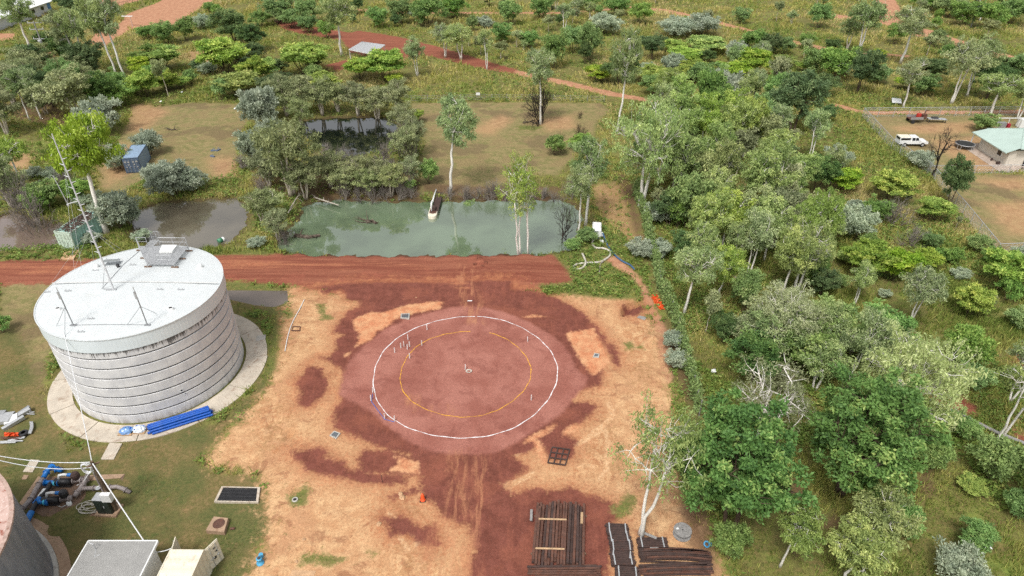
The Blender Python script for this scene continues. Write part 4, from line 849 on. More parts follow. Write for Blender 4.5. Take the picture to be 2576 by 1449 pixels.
# orange mesh lying by the vine fence
pts = [PG(1288 + x / 3, 483 + y / 3) for x, y in ((1070, 790), (1100, 795), (1130, 830), (1120, 860), (1130, 885), (1115, 880), (1100, 840), (1075, 815))]
c = sum(pts, Vector()) / len(pts); e = thing('barrier_mesh', 'crumpled orange barrier mesh on the ground at the vine fence', 'barrier mesh', c); m_ = MB(); rgs = random.Random(4)
nu, nv = 26, 7; gr_ = [[None] * (nv + 1) for _ in range(nu + 1)]
for i in range(nu + 1):
    for j in range(nv + 1):
        a = pts[0].lerp(pts[4], i / nu); gr_[i][j] = Vector((a.x - c.x + (j / nv - .5) * .55 + .15 * math.sin(i), a.y - c.y + .2 * math.cos(i * 1.3), .08 + rgs.uniform(0, .12) + .08 * math.sin(i * .9 + j)))
for i in range(nu + 1):
    for j in range(nv + 1):
        if i < nu: m_.beam(gr_[i][j], gr_[i + 1][j], .06, .02)
        if j < nv: m_.beam(gr_[i][j], gr_[i][j + 1], .06, .02)
m_.build('mesh', M['orange_plastic'], e)
# ------------------------------------------------------------------ blue pipes on the apron
a_ = P(378, 1086); b_ = P(530, 1038); rr = .125; d = (b_ - a_).normalized(); nrm = Vector((-d.y, d.x, 0)); a_ += nrm * -.1; b_ += nrm * -.1
rows = [(0, 5), (1, 4), (2, 3)]; num = 0; lbl = {0: 'bottom', 1: 'middle', 2: 'top'}
for lv, cnt in rows:
    for i in range(cnt):
        off = nrm * ((i - (cnt - 1) / 2) * rr * 2.06) + Vector((0, 0, .09 + rr + lv * rr * 1.78)); sh = d * random.Random(num).uniform(-.25, .25)
        e = thing('blue_pipe', 'long blue water pipe by the big tank, %s row, %s from the front' % (lbl[lv], ORD[i]), 'pipe', a_ + off + sh, math.atan2(d.y, d.x), 'blue pipes stacked on the apron'); L = (b_ - a_).length
        MB().tube([(0, 0, 0), (L, 0, 0)], rr * .93, 14, False).tube([(.02, 0, 0), (L - .02, 0, 0)], rr * .82, 14, True).build('barrel', M['blue_pipe'], e, True); MB().tube([(L - .28, 0, 0), (L - .02, 0, 0)], rr * .985, 14, False).build('socket', M['blue_pipe'], e, True); num += 1
for (x, y, bl, nm) in ((320, 1088, True, 'left'), (353, 1084, False, 'right')):
    q = P(x, y); q.z = .08; e = thing('bagged_fittings', ('clear plastic bag of blue fittings' if bl else 'white plastic bag of fittings beside the blue pipe ends') + ' on the tank apron', 'bag', q); rgs = random.Random(x)
    MB().box((0, 0, .05), (1.25, 1.0, .1)).build('pallet', M['pale_timber'], e)
    for k in range(4): MB().tube([(-.3 + .2 * k, -.25 + .15 * (k % 2), .22), (-.25 + .2 * k, .25, .3)], .14, 10).build('fitting', M['blue_pipe'], e)
    m_ = MB(); n1, n2 = 14, 7; vs = []
    for j in range(n2 + 1):
        for i in range(n1): a = 2 * math.pi * i / n1; rj = (.58 if j < 4 else .58 - .16 * (j - 3)) * rgs.uniform(.8, 1.12); vs.append((rj * math.cos(a) * 1.05, rj * math.sin(a) * .85, .1 + .5 * j / n2 * rgs.uniform(.8, 1.1)))
    m_.add(vs, [(j * n1 + i, j * n1 + (i + 1) % n1, (j + 1) * n1 + (i + 1) % n1, (j + 1) * n1 + i) for j in range(n2) for i in range(n1)] + [tuple(n2 * n1 + i for i in range(n1))])
    m_.build('bag', mat('bag_blue' if bl else 'bag_white', (.16, .30, .55) if bl else (.62, .68, .76), .25, .35, 7), e)
# ------------------------------------------------------------------ beam stacks at the bottom
A0 = P(1335, 1428); A1 = P(1350, 1270); B0 = P(1470, 1428); rgs = random.Random(21)
L = (A1 - A0).length; wd_ = (B0 - A0).length; nA = 17; yd = (A1 - A0).normalized(); xd = (B0 - A0).normalized(); az = math.atan2(yd.y, yd.x)
for bz, y in ((.07, .2), (.07, .8)):
    pa = A0 + yd * L * y - xd * .1; tag(MB().beam((0, 0, 0), xd * (wd_ + .2), .14, .14).build('bearer', M['old_timber'], None, loc=pa + Vector((0, 0, gz(pa.x, pa.y) + .05))), 'timber bearer under the long rusty beams, %s one' % ('near' if y < .5 else 'far'), 'bearer', 'bearers under the beam stack')
bw = wd_ / nA
for lv in (0, 1):
    for k in range(nA):
        if lv == 1 and k in (2, 3, 8, 12, 15, 16): continue
        l_ = L * rgs.uniform(.93, 1.0) if lv == 0 else L * rgs.uniform(.88, .99); s_ = rgs.uniform(-.1, L - l_ + .1); p0 = A0 + xd * (bw * (k + .5) + rgs.uniform(-.02, .02)) + yd * s_ + Vector((0, 0, .29 + lv * .2))
        e = thing('steel_rail', 'long rusty brown beam in the big stack, %s layer, %s from left' % ('lower' if lv == 0 else 'upper', ORD[k]), 'beam', p0, az + rgs.uniform(-.012, .012), 'beams in the big stack')
        MB().box((l_ / 2, 0, 0), (l_, bw * .8, .09)).box((l_ / 2, 0, -.09), (l_, bw * .5, .09)).box((l_ / 2, 0, -.15), (l_, bw * .85, .03)).build('rail_section', M['rust'] if (k * 7 + lv) % 3 else M['rust_dark'], e)
for i, (x0, x1, y, fr) in enumerate(((1355, 1425, 1305, 'far'), (1347, 1420, 1379, 'near'))):
    p0 = P(x0, y, .55); p1 = P(x1, y + 2, .55); tag(MB().tube([(0, 0, 0), p1 - p0], .075, 9).build('timber_pole', M['pale_timber'], None, loc=p0), 'pale round timber pole lying across the long beams, %s one' % fr, 'pole', 'poles across the beam stack')
for x, y0, y1, mt, lb in ((1336, 1310, 1282, 'grey_timber', 'grey plank at the left side of the long beams'), (1463, 1317, 1289, 'pale_timber', 'pale plank at the right side of the long beams')):
    p0 = P(x, y0, .35); p1 = P(x + 1, y1, .35); tag(MB().beam((0, 0, 0), p1 - p0, .2, .08).build('plank', M[mt], None, loc=p0), lb, 'plank')
def pile(p0, p1, nw, nl, label, bw, group, wild=.1, bowed=0.0, seed=0):
    r = random.Random(seed); d = (p1 - p0); L = d.length; d.normalize(); nr = Vector((-d.y, d.x, 0)); az = math.atan2(d.y, d.x); base = gz(p0.x, p0.y)
    for lv in range(nl):
        for k in range(nw - lv):
            l_ = L * r.uniform(.86, 1.0); q = p0 + nr * (bw * (k + lv * .5)) + d * r.uniform(0, L - l_ + .01) + Vector((0, 0, base + .08 + lv * bw * .75)); w_ = bw * .8
            e = thing('steel_rail', '%s, %s layer, %s from the front' % (label, ('bottom', 'middle', 'top', 'topmost')[lv], ORD[k]), 'beam', q, az + r.uniform(-wild, wild) * .1, group)
            b_ = bowed * r.uniform(.4, 1.3); pts = [(l_ * t, b_ * math.sin(t * math.pi), .02) for t in np.linspace(0, 1, 7)]
            m_ = MB()
            for i in range(6): m_.beam(pts[i], pts[i + 1], w_ * .9, w_ * .7)
            m_.build('beam_body', M['rust'] if r.random() < .5 else M['rust_dark'], e)
pile(P(1326, 1452), P(1515, 1450), 5, 2, 'rusty beam crosswise below the big stack', .19, 'crosswise beams at the bottom', .1, .0, 1)
pile(P(1607, 1414), P(1792, 1418), 7, 3, 'bowed rusty beam in the upper right pile', .17, 'beams in the upper right pile', .3, .12, 2)
pile(P(1607, 1450), P(1796, 1446), 6, 3, 'rusty beam in the lower right pile', .17, 'beams in the lower right pile', .2, .05, 3)
def bundle(p, az, L, n, label, group):
    e = thing('strapped_bundle', label, 'steel bundle', p, az, group); rg_ = random.Random(int(p.x * 77 + p.y * 13))
    for lv in range(2):
        for k in range(n): MB().box((rg_.uniform(-.08, .08), (k - (n - 1) / 2) * .15, .12 + lv * .17), (L * rg_.uniform(.9, 1.05), .12, .13)).build('bar', M['rust_dark'], e)
    for x in (-.36, .36): MB().box((x * L, 0, .385), (.09, n * .152, .035)).build('strap_plate', M['galvanised'], e)
bl = [((1552, 1337), -.05), ((1556, 1358), .04), ((1562, 1379), -.03), ((1563, 1399), -.22), ((1566, 1414), .02), ((1577, 1446), -.06)]
for i, (q, a) in enumerate(bl):
    g_ = PG(*q); bundle(g_, a, 1.75, 6 if i not in (3,) else 4, 'dark strapped bundle of short steel bars, %s in the column from the top' % ORD[i], 'strapped bundles in a column')
bundle(PG(1640, 1370), .0, 2.3, 6, 'dark bundle of short steel bars at the foot of the white gum', None)
for i, (a, b) in enumerate((((1618, 1350), (1652, 1354)), ((1634, 1382), (1656, 1379)))):
    p0 = PG(*a) + Vector((0, 0, .55 if i == 0 else .3)); p1 = P(*b, p0.z); tag(MB().beam((0, 0, 0), p1 - p0, .2, .06).build('plank', M['grey_timber'], None, loc=p0), ('weathered grey plank behind' if i == 0 else 'thin grey plank in front of') + ' the bundle by the white gum', 'plank')
# cable drum
q = PG(1715, 1345); e = thing('cable_drum', 'weathered grey wooden cable drum lying on its side', 'cable drum', q, .35); e.scale = (.7, .7, .6)
for z, nm in ((.06, 'flange'), (.92, 'flange')):
    f_ = bpy.data.objects.new(nm, None)
    R_ = 1.0; k = 11; o = MB().lathe([(.0, z - .05), (R_ * .96, z - .05), (R_ * .96, z - .01), (0, z - .01)], 36).build('flange', M['old_timber'], e)
    for i in range(k):
        y0 = -R_ + 2 * R_ * i / k; y1 = y0 + 2 * R_ / k - .015; ym = max(abs(y0), abs(y1)); pts = []
        for s_ in (1, -1):
            ys = np.linspace(y0, y1, 4) if s_ == 1 else np.linspace(y1, y0, 4)
            pts += [(s_ * math.sqrt(max(.002, R_ * R_ - y * y)), float(y)) for y in ys]
        MB().prism(pts, z - .008, z + .03 + .006 * (i % 3)).build('board', M['grey_timber'], o)
MB().lathe([(.45, .05), (.45, .87)], 24).build('core', M['grey_timber'], e, True); MB().lathe([(.0, .97), (.08, .97), (.08, .93)], 12).build('hub_hole', M['black_plastic'], e); MB().box((-.45, .35, .965), (.3, .2, .01)).build('paper_label', M['white_paint'], e)
q = PG(1777, 1373); e = thing('blue_ring_fitting', 'small blue ring shaped pipe fitting under the green tree', 'pipe fitting', q); RB = mat('ring_blue', (.05, .24, .42), .5)
m_ = MB(); m_.tube([(.2 * math.cos(t), .2 * math.sin(t) * .9, .22 + .1 * math.sin(t)) for t in np.linspace(0, 6.283, 20)], .07, 8, False); m_.build('ring', RB, e, True); MB().box((.3, .05, .12), (.25, .2, .2)).build('flange', RB, e)
# ------------------------------------------------------------------ valve station: each pipe line is one thing with its fittings
def W(tx, ty, z=0.0): return P(tx / 3, 966 + ty / 3, z)      # reading off the lower left enlargement
e0 = slab('valve_pad', 'earth stained concrete pad under the blue and grey valve pipes', tile(0, 966, [(150, 900), (320, 1000), (550, 1000), (870, 990), (900, 780), (945, 682), (480, 700), (300, 700)]), .02, mat('stained_pad', (.17, .11, .075), .9, .3, 1.3, dirt='8a6248', dirt_amt=.6), 'pad')
MB().prism([(q.x - e0.location.x, q.y - e0.location.y) for q in (W(150, 905), W(175, 925), W(320, 720), W(295, 700))], -.2, .12).build('kerb', M['concrete_brown'], e0)
MB().prism([(q.x - e0.location.x, q.y - e0.location.y) for q in (W(660, 735), W(910, 712), W(945, 682), W(680, 690))], -.2, .06).build('bare_slab', M['concrete_brown'], e0)
def flange(m_, p, d, r, th=.05):
    p = Vector(p); d = Vector(d).normalized(); m_.tube([p - d * th / 2, p + d * th / 2], r, 14)
def pipe_run(name, label, pts, r, mt, fl=(), fmt=None):
    pts = [Vector(q) for q in pts]; o = pts[0].copy(); o.z = 0; e = thing(name, label, 'pipework', o)
    MB().tube([q - o for q in pts], r, 12).build('pipe', mt, e, True)
    for t in fl:
        i = int(t); f_ = t - i; p = pts[i].lerp(pts[min(i + 1, len(pts) - 1)], f_); d = (pts[min(i + 1, len(pts) - 1)] - pts[max(i if f_ else i - 1, 0)])
        m_ = MB(); flange(m_, p - o, d, r * 1.5); m_.build('flange', fmt or mt, e)
    return e, o
Z_ = .45; BL = M['blue_paint']; GP = M['pipe_grey']; BK = M['black_plastic']
pipe_run('blue_elbow_pipe', 'bright blue elbow pipe rising at the back of the valve pad', [W(470, 652, .3), W(430, 645, .35), W(395, 625, .6), W(385, 630, .75), W(360, 650, .6), W(330, 705, .5)], .2, BL, (1.0, 2.5, 4.3))
pipe_run('header_pipe', 'grey header pipe running to the old tank', [W(325, 715, Z_), W(305, 745, Z_), W(270, 800, Z_), W(235, 870, Z_), W(185, 925, Z_), W(150, 960, Z_)], .2, GP, (1.2, 3.0, 4.2))
e, o = pipe_run('black_header_pipe', 'black pipe with blue cross fitting below the grey header pipe', [W(385, 745, Z_), W(360, 790, Z_), W(325, 830, Z_), W(280, 885, Z_), W(245, 950, Z_), W(215, 1000, .3)], .2, BK, ())
for a, b in (((345, 800), (300, 860)), ((305, 860), (262, 910)), ((238, 965), (200, 1035))): MB().tube([W(*a, Z_) - o, W(*b, Z_ - .05) - o], .235, 12).build('blue_sleeve' if a[0] != 345 else 'white_collar', BL if a[0] != 345 else M['white_paint'], e)
for k, (y, nm, x0, x1) in enumerate((((745), 'far', 335, 455), ((890), 'near', 270, 365))):
    e, o = pipe_run('blue_branch_pipe', 'short blue branch pipe with pale joint ring, %s one of the two' % nm, [W(x0, y, Z_), W(x1, y, Z_)], .19, BL, (0.05, .9), BL)
    MB().tube([W((x0 + x1) / 2 + 15, y, Z_) - o, W((x0 + x1) / 2 + 27, y, Z_) - o], .25, 14).build('joint_ring', mat('cyan_ring', (.1, .55, .75), .5), e)
    # pump set
    px = x1 + 45; py = y + (5 if k == 0 else -2); e = thing('pump_set', 'black electric pump with grey valve, %s one of the two' % nm, 'pump', W(px, py + 15), .0, 'pumps on the valve pad')
    MB().tube([(-.75, 0, .45), (.55, 0, .45)], .3, 14).build('motor', BK, e, True); MB().box((-.1, 0, .12), (1.2, .5, .2)).build('base_frame', M['dark_metal'], e)
    MB().tube([(-.4, .1, .7), (-.4, .25, .95), (0, .3, 1.0), (.3, .3, .95)], .12, 10).build('white_hose', M['white_paint'], e, True); MB().tube([(.3, .3, .95), (.62, .3, .95)], .15, 12).build('blue_coupling', BL, e)
    MB().lathe([(.0, .55), (.2, .52), (.32, .35), (.34, .1), (.3, -.1)], 16, (.95, .25, .75)).build('valve_body', M['rust_dark'] if k == 0 else BK, e); MB().tube([(.6, .1, .45), (1.5, .25, .45)], .2, 12).build('outlet_pipe', GP, e, True)
    m_ = MB()
    for x in (.7, 1.35): flange(m_, (x, .15, .45), (1, .15, 0), .3, .07)
    m_.build('flange', GP, e)
pipe_run('outlet_header_pipe', 'grey outlet pipe zigzagging right towards the pole', [W(660, 690, Z_), W(640, 740, Z_), W(600, 800, Z_), W(560, 850, Z_)], .2, GP, (.8, 1.4, 2.4))
pipe_run('outlet_pipe', 'grey outlet pipe with flanges diving into the ground right of the pole', [W(610, 790, Z_), W(720, 785, Z_), W(780, 782, Z_), W(880, 775, Z_), W(930, 790, .35), W(985, 820, .05)], .17, GP, (.9, 1.6, 2.5, 4.3))
q = W(740, 785, .66); tag(MB().lathe([(.0, .06), (.06, .06), (.06, .02), (.17, .02), (.2, .04), (.22, .0)], 16).build('hand_wheel', M['galvanised'], None, loc=q), 'round pale hand wheel on the grey outlet pipe', 'hand wheel')
m_ = MB(); rgs = random.Random(6)
for k in range(7): c0 = W(660 + rgs.uniform(-25, 40), 925 + rgs.uniform(-20, 20), .06 + k * .02); r1 = rgs.uniform(.45, .85); m_.tube([c0 + Vector((r1 * 1.3 * math.cos(t), r1 * .8 * math.sin(t + rgs.uniform(-.02, .02)), .02 * math.sin(3 * t))) for t in np.linspace(0, 6.0, 22)], .03, 5)
tag(m_.build('cable_coil', M['hose_grey']), 'loose coil of pale cable on the valve pad', 'cable')
tag(MB().tube(smooth_path([W(690, 650, 1.0), W(660, 690, .9), W(630, 735, .6), W(580, 765, .5)], 4), .03, 5).build('drop_cable', M['wire_white']), 'thin white cable dropping onto the far pump', 'cable')
e = thing('small_control_box', 'small white box beside the near pump', 'box', W(527, 910)); MB().lathe([(.0, .35), (.18, .33), (.2, .0)], 10).build('cap', M['white_paint'], e, True); MB().tube([(0, 0, .1), (-.5, -.3, .05), (-1.0, -.1, .05)], .03, 5).build('lead', M['wire_white'], e)
q = W(810, 985); e = thing('control_cabinet', 'dark green control cabinet with pale top beside the wooden pole', 'cabinet', q, -.05)
MB().box((0, .35, .02), (1.75, 1.2, .3)).build('plinth', M['concrete_brown'], e); MB().box((-.05, .3, .95), (1.15, .75, 1.6)).build('body', M['cabinet_green'], e); MB().box((-.05, .3, 1.78), (1.2, .8, .06)).build('lid', M['galvanised'], e); MB().box((-.05, -.085, .95), (.02, .02, 1.5)).build('door_gap', M['black_plastic'], e); MB().box((.12, -.09, 1.0), (.06, .04, .2)).build('handle', M['galvanised'], e)
# ------------------------------------------------------------------ wooden pole with wires
pb = W(880, 960); ptop = W(762, 590, 0); PHGT = height_at(880 / 3, 966 + 960 / 3, 966 + 585 / 3); print('pole h', PHGT)
e = thing('service_pole', 'leaning view of a weathered wooden service pole with meter box', 'pole', pb)
MB().tube([(0, 0, -.3), (0, 0, PHGT * .5), (0, 0, PHGT)], [.17, .15, .12], 10).build('post', bark('pole_wood', '6b5a48', '4a4034', 3), e); MB().box((.05, -.32, 2.1), (.75, .35, .8)).build('meter_box', M['white_paint'], e)
MB().tube([(-.25, -.05, 0), (-.25, -.03, PHGT * .8)], .06, 8).build('conduit', M['pipe_grey'], e); MB().box((0, 0, PHGT - .35), (.9, .1, .1), .6).build('cross_arm', M['old_timber'], e)
PT = pb + Vector((0, 0, PHGT - .1))
roofpt = Vector((TX, TY, 0)) + RL(485, 1075, .1)
def wire(name, label, a, b, sag, r=.03): tag(MB().tube(catenary(a, b, sag), r, 6).build(name, M['wire_white']), label, 'cable')
wire('overhead_cable', 'white overhead cable from the wooden pole up to the tank roof', PT, roofpt, .25)
wire('overhead_cable', 'thick white overhead cable from the wooden pole down to the grey hut roof', PT, P(363, 1362, 3.1), .15, .042)
wire('overhead_cable', 'upper white cable from the wooden pole to the left edge', PT + Vector((0, 0, .05)), P(-60, 1135, 6.5), .5)
wire('overhead_cable', 'lower white cable from the wooden pole to the left edge', PT - Vector((0, 0, .5)), P(-60, 1142, 6.0), .8)
m_ = MB()
for k in range(3): m_.tube([PT + Vector((-.7 + .35 * math.cos(t) * (1 + k * .2), .1 * k, -.75 + .5 * math.sin(t))) for t in np.linspace(0, 6.28, 16)], .035, 5, False)
tag(m_.build('cable_loop', M['wire_white']), 'loops of spare white cable hanging at the top of the wooden pole', 'cable')
# ------------------------------------------------------------------ grey roofed hut
HZ = 3.0; ha = P(224, 1363, HZ); hb = P(398, 1363, HZ); hd = P(173, 1449, HZ); ux = (hb - ha).normalized(); uy = Vector((-ux.y, ux.x, 0)); hw = (hb - ha).length; hl = 5.2
e = thing('pump_hut', 'small white hut with grey corrugated flat roof at the bottom edge', 'hut', Vector((ha.x, ha.y, 0)), math.atan2(ux.y, ux.x))
MB().box((hw / 2, -hl / 2, HZ / 2 - .05), (hw - .5, hl - .5, HZ - .1)).build('wall', M['white_paint'], e)
m_ = MB(); n = int(hw / .09); vs = [];
for i in range(n + 1):
    x = .05 + (hw - .1) * i / n; z = HZ + .02 + (.025 if i % 2 else 0); vs += [(x, -.02, z + .1), (x, -hl, z - .05)]
m_.add(vs, [(2 * i, 2 * i + 1, 2 * i + 3, 2 * i + 2) for i in range(n)]); m_.build('roof', mat('zinc_roof', (.33, .325, .31), .5, .1, 1, .2), e)
for a, b in (((0, 0, HZ + .05), (hw, 0, HZ + .05)), ((0, -hl, HZ - .06), (0, 0, HZ + .05)), ((hw, -hl, HZ - .06), (hw, 0, HZ + .05))): MB().beam(a, b, .09, .2).build('fascia', M['white_paint'], e)
MB().tube([(.9, -.7, HZ + .06), (.9, -.7, HZ + .7), (.55, -.6, HZ + .75)], .035, 6).tube([(.9, -.7, HZ + .08), (1.1, -1.3, HZ + .08), (1.4, -1.1, HZ + .1)], .04, 6).build('roof_bracket', M['galvanised'], e)
# ------------------------------------------------------------------ containers
def container(name, label, o, az, L, mt, mtd, doors=True, group=None, Wd=2.44, Hc=2.59):
    """local x runs along the length, door end at x = 0"""
    e = thing(name, label, 'shipping container', o, az, group)
    m_ = MB(); n = int(L / .14); 
    for s_ in (-1, 1):
        vs = []
        for i in range(n + 1): x = .1 + (L - .2) * i / n; y = s_ * (Wd / 2 - (.04 if (i // 2) % 2 else .0)); vs += [(x, y, .15), (x, y, Hc - .1)]
        m_.add(vs, [(2 * i, 2 * i + 2, 2 * i + 3, 2 * i + 1) for i in range(n)])
    m_.build('side_panel', mt, e)
    m_ = MB(); n2 = int(L / .2); vs = []
    for i in range(n2 + 1): x = .1 + (L - .2) * i / n2; z = Hc - (.035 if (i // 2) % 2 else .01); vs += [(x, -Wd / 2 + .08, z), (x, Wd / 2 - .08, z)]
    m_.add(vs, [(2 * i, 2 * i + 2, 2 * i + 3, 2 * i + 1) for i in range(n2)]); roof = m_.build('roof_panel', mt, e)
    MB().box((L - .06, 0, Hc / 2), (.05, Wd - .1, Hc - .2)).build('end_panel', mt, e); MB().box((L / 2, 0, .12), (L - .1, Wd - .1, .1)).build('floor', M['old_timber'], e)
    fr = MB()
    for x in (.06, L - .06):
        for y in (-1, 1): fr.box((x, y * (Wd / 2 - .06), Hc / 2), (.14, .14, Hc))
        fr.box((x, 0, Hc - .05), (.12, Wd - .24, .12)); fr.box((x, 0, .07), (.12, Wd - .24, .14))
    for y in (-1, 1): fr.box((L / 2, y * (Wd / 2 - .04), Hc - .05), (L - .26, .09, .11)); fr.box((L / 2, y * (Wd / 2 - .04), .08), (L - .26, .09, .15))
    fr.build('corner_frame', mtd, e); return e
def cont_door(e, x, y, ang, mt, mtd, side, Wd=2.44, Hc=2.59):
    w_ = Wd / 2 - .06; d = MB().box((0, -side * w_ / 2, Hc / 2), (.06, w_, Hc - .3)).build('door', mt, e, loc=(x, y, 0)); d.rotation_euler = (0, 0, ang)
    for k in range(5): MB().box((-.045, -side * w_ / 2, .35 + k * .46), (.03, w_ - .14, .3)).build('door_panel', mt, d)
    for yy in (.3, .75): MB().tube([(-.09, -side * w_ * yy, .2), (-.09, -side * w_ * yy, Hc - .2)], .022, 6).build('lock_bar', mtd, d); MB().box((-.1, -side * w_ * yy, 1.1), (.05, .3, .05)).build('lock_handle', mtd, d)
    return d
CB = mat('container_blue', (.22, .31, .43), .55, .1, .8, dirt='5d5a55', dirt_amt=.3); CBD = mat('container_blue_dark', (.075, .11, .17), .55, .2, 1.5)
a_ = P(318, 435); b_ = P(359, 434); f_ = P(383, 395); d = (f_ - b_).normalized(); az = math.atan2(d.y, d.x); o_ = (a_ + b_) / 2; o_.z = gz(o_.x, o_.y)
print('blue cont', (b_ - a_).length, (f_ - b_).length)
e = container('blue_shipping_container', 'faded blue shipping container standing in the dry clearing', o_, az, 6.06, CB, CBD)
for s_ in (1, -1): 
    dd = cont_door(e, -.02, s_ * 1.16, 0, CBD, M['galvanised'], s_)
    for (yy, zz, sy, sz) in ((.3, 2.0, .36, .22), (.8, 1.95, .3, .22), (.75, 1.5, .26, .18), (.35, 1.1, .2, .12)): MB().box((-.085, -s_ * yy, zz), (.012, sy, sz)).build('marking', M['galvanised'], dd)
CG = mat('container_green', (.50, .60, .50), .6, .15, 1, dirt='4d4a3c', dirt_amt=.6); CGD = mat('container_green_dark', (.30, .50, .44), .6, .2, 1.2, dirt='3f463a', dirt_amt=.5)
a_ = P(152, 626); b_ = P(193, 628); d = P(228, 590) - b_; d.normalize(); az = math.atan2(d.y, d.x); o_ = (a_ + b_) / 2; o_.z = gz(o_.x, o_.y); print('green', (a_ - b_).length)
e = container('green_shipping_container', 'old pale green container with leaf littered roof behind the tank', o_, math.radians(78), 6.06, CGD, CG)
for s_ in (1, -1): dd = cont_door(e, -.02, s_ * 1.16, 0, CG, CG, s_)
rgn = np.random.default_rng(3); Vq, tq = leaf_quads(rgn, np.stack([rgn.uniform(.2, 5.9, 260), rgn.uniform(-1.1, 1.1, 260), np.full(260, 2.62)], -1), np.full(260, .3), 10, .2, .1, 'flat', .15)
lm_ = np_mesh('leaf_litter', Vq, 4, {'tone': tq}); lo = link('leaf_litter', lm_, mat('dead_leaves', (.10, .065, .05), .9, .4, 4), e); lo['kind'] = 'stuff'
slab('rock_slab', 'flat tan stone slab in front of the green container', [(152, 655), (186, 655), (200, 632), (165, 636)], .15, M['sand_stone'], 'stone')
CC = M['cream_paint']; ca = P(430, 966 + 1248 / 3, 2.59); cb_ = P(510, 966 + 1250 / 3, 2.59); d = (P(1205 / 3, 1449, 2.59) - ca); ux = (cb_ - ca).normalized(); dirv = Vector((ux.y, -ux.x, 0)); o_ = (ca + cb_) / 2; o_.z = 0
print('cream width', (cb_ - ca).length)
e = container('cream_shipping_container', 'cream shipping container with its doors swung open at the bottom edge', o_, math.atan2(dirv.y, dirv.x), 6.06, CC, CC)
dR = cont_door(e, -.02, 1.18, math.radians(-118), CC, M['galvanised'], 1); dL = cont_door(e, -.02, -1.18, math.radians(100), CC, M['galvanised'], -1)
for dd, s_ in ((dR, 1), (dL, -1)):
    for (yy, zz, sy, sz) in ((.7, 1.9, .2, .1), (.8, 1.5, .16, .16), (.55, 1.0, .2, .25)): MB().box((-.075, -s_ * yy, zz), (.012, sy, sz)).build('marking', M['dark_metal'], dd)
MB().tube(catenary((-.0, -1.1, 2.7), (.35, -3.2, 2.9), .3, 8), .03, 5).build('power_lead', M['wire_white'], e)
# ------------------------------------------------------------------ junk heap at the left edge
J = lambda tx, ty, z=0.0: P(tx / 3, 966 + ty / 3, z)
for i, (a, b, r) in enumerate((((0, 435), (175, 428), .07), ((0, 445), (120, 440), .07), ((60, 430), (185, 405), .06), ((60, 425), (190, 398), .06), ((190, 215), (260, 212), .05), ((195, 225), (262, 228), .05))):
    p0 = J(*a, .12); tag(MB().tube([(0, 0, 0), J(*b, .12) - p0], r, 8).build('grey_tube', M['galvanised'], None, loc=p0), 'loose grey tube in the scrap heap at left, %s of six from the front' % ORD[i], 'tube', 'tubes in the scrap heap')
for i, k in enumerate((230, 238, 246)):
    p0 = J(k, 285, .2); pts = smooth_path([J(k - 2, 285, .2), J(k + 2, 320, .25), J(k - 6, 350, .25), J(k - 16, 375, .2)], 4); tag(MB().tube([q - p0 for q in pts], .06, 7).build('bent_conduit', M['galvanised'], None, loc=p0), 'bent grey conduit at the right of the scrap heap, %s from left' % ORD[i], 'conduit', 'bent conduits')
for i, (x, y, sx, sy, rz, mt) in enumerate(((35, 275, 1.6, 1.3, .1, 'galvanised'), (95, 285, 1.1, .9, .5, 'white_paint'), (155, 250, 1.9, .35, .9, 'galvanised'), (170, 230, 1.6, .3, 1.0, 'grey_steel'), (110, 310, 1.9, .3, .9, 'galvanised'), (20, 240, .8, .6, 0, 'grey_steel'))):
    tag(MB().box((0, 0, .25), (sx, sy, .35), 0, .12 * (i % 3), -.1).build('sheet_metal_scrap', M[mt], None, loc=J(x, y), rz=rz), 'bent sheet metal piece in the scrap heap at left, %s from the left' % ORD[sorted([35, 95, 155, 170, 110, 20]).index(x)], 'scrap metal', 'sheet metal scrap')
m_ = MB(); rgs = random.Random(9); n1 = 9; vs = [(J(30 + 110 * i / n1, 365 + 30 * j / 4, .2 + rgs.uniform(0, .35))) for j in range(5) for i in range(n1 + 1)]
m_.add(vs, [(j * 10 + i, j * 10 + i + 1, j * 10 + i + 11, j * 10 + i + 10) for j in range(4) for i in range(n1)]); tag(m_.build('orange_tarp', M['orange_plastic']), 'crumpled orange plastic netting on the scrap heap at left', 'netting')
tag(MB().lathe([(.15, .0), (.4, .02), (.42, .25), (.2, .3)], 14, (0, 0, .05)).build('black_hose_roll', M['black_plastic'], None, loc=J(185, 385)), 'black hose roll at the right end of the scrap heap', 'hose')
for a, b in (((0, 400), (140, 415)), ((10, 415), (160, 400))): p0 = J(*a, .18); tag(MB().tube([(0, 0, 0), J(*b, .2) - p0], .05, 6).build('rusty_bar', M['rust'], None, loc=p0), 'rusty bar under the orange netting, %s one' % ('upper' if a[0] == 0 else 'lower'), 'bar')
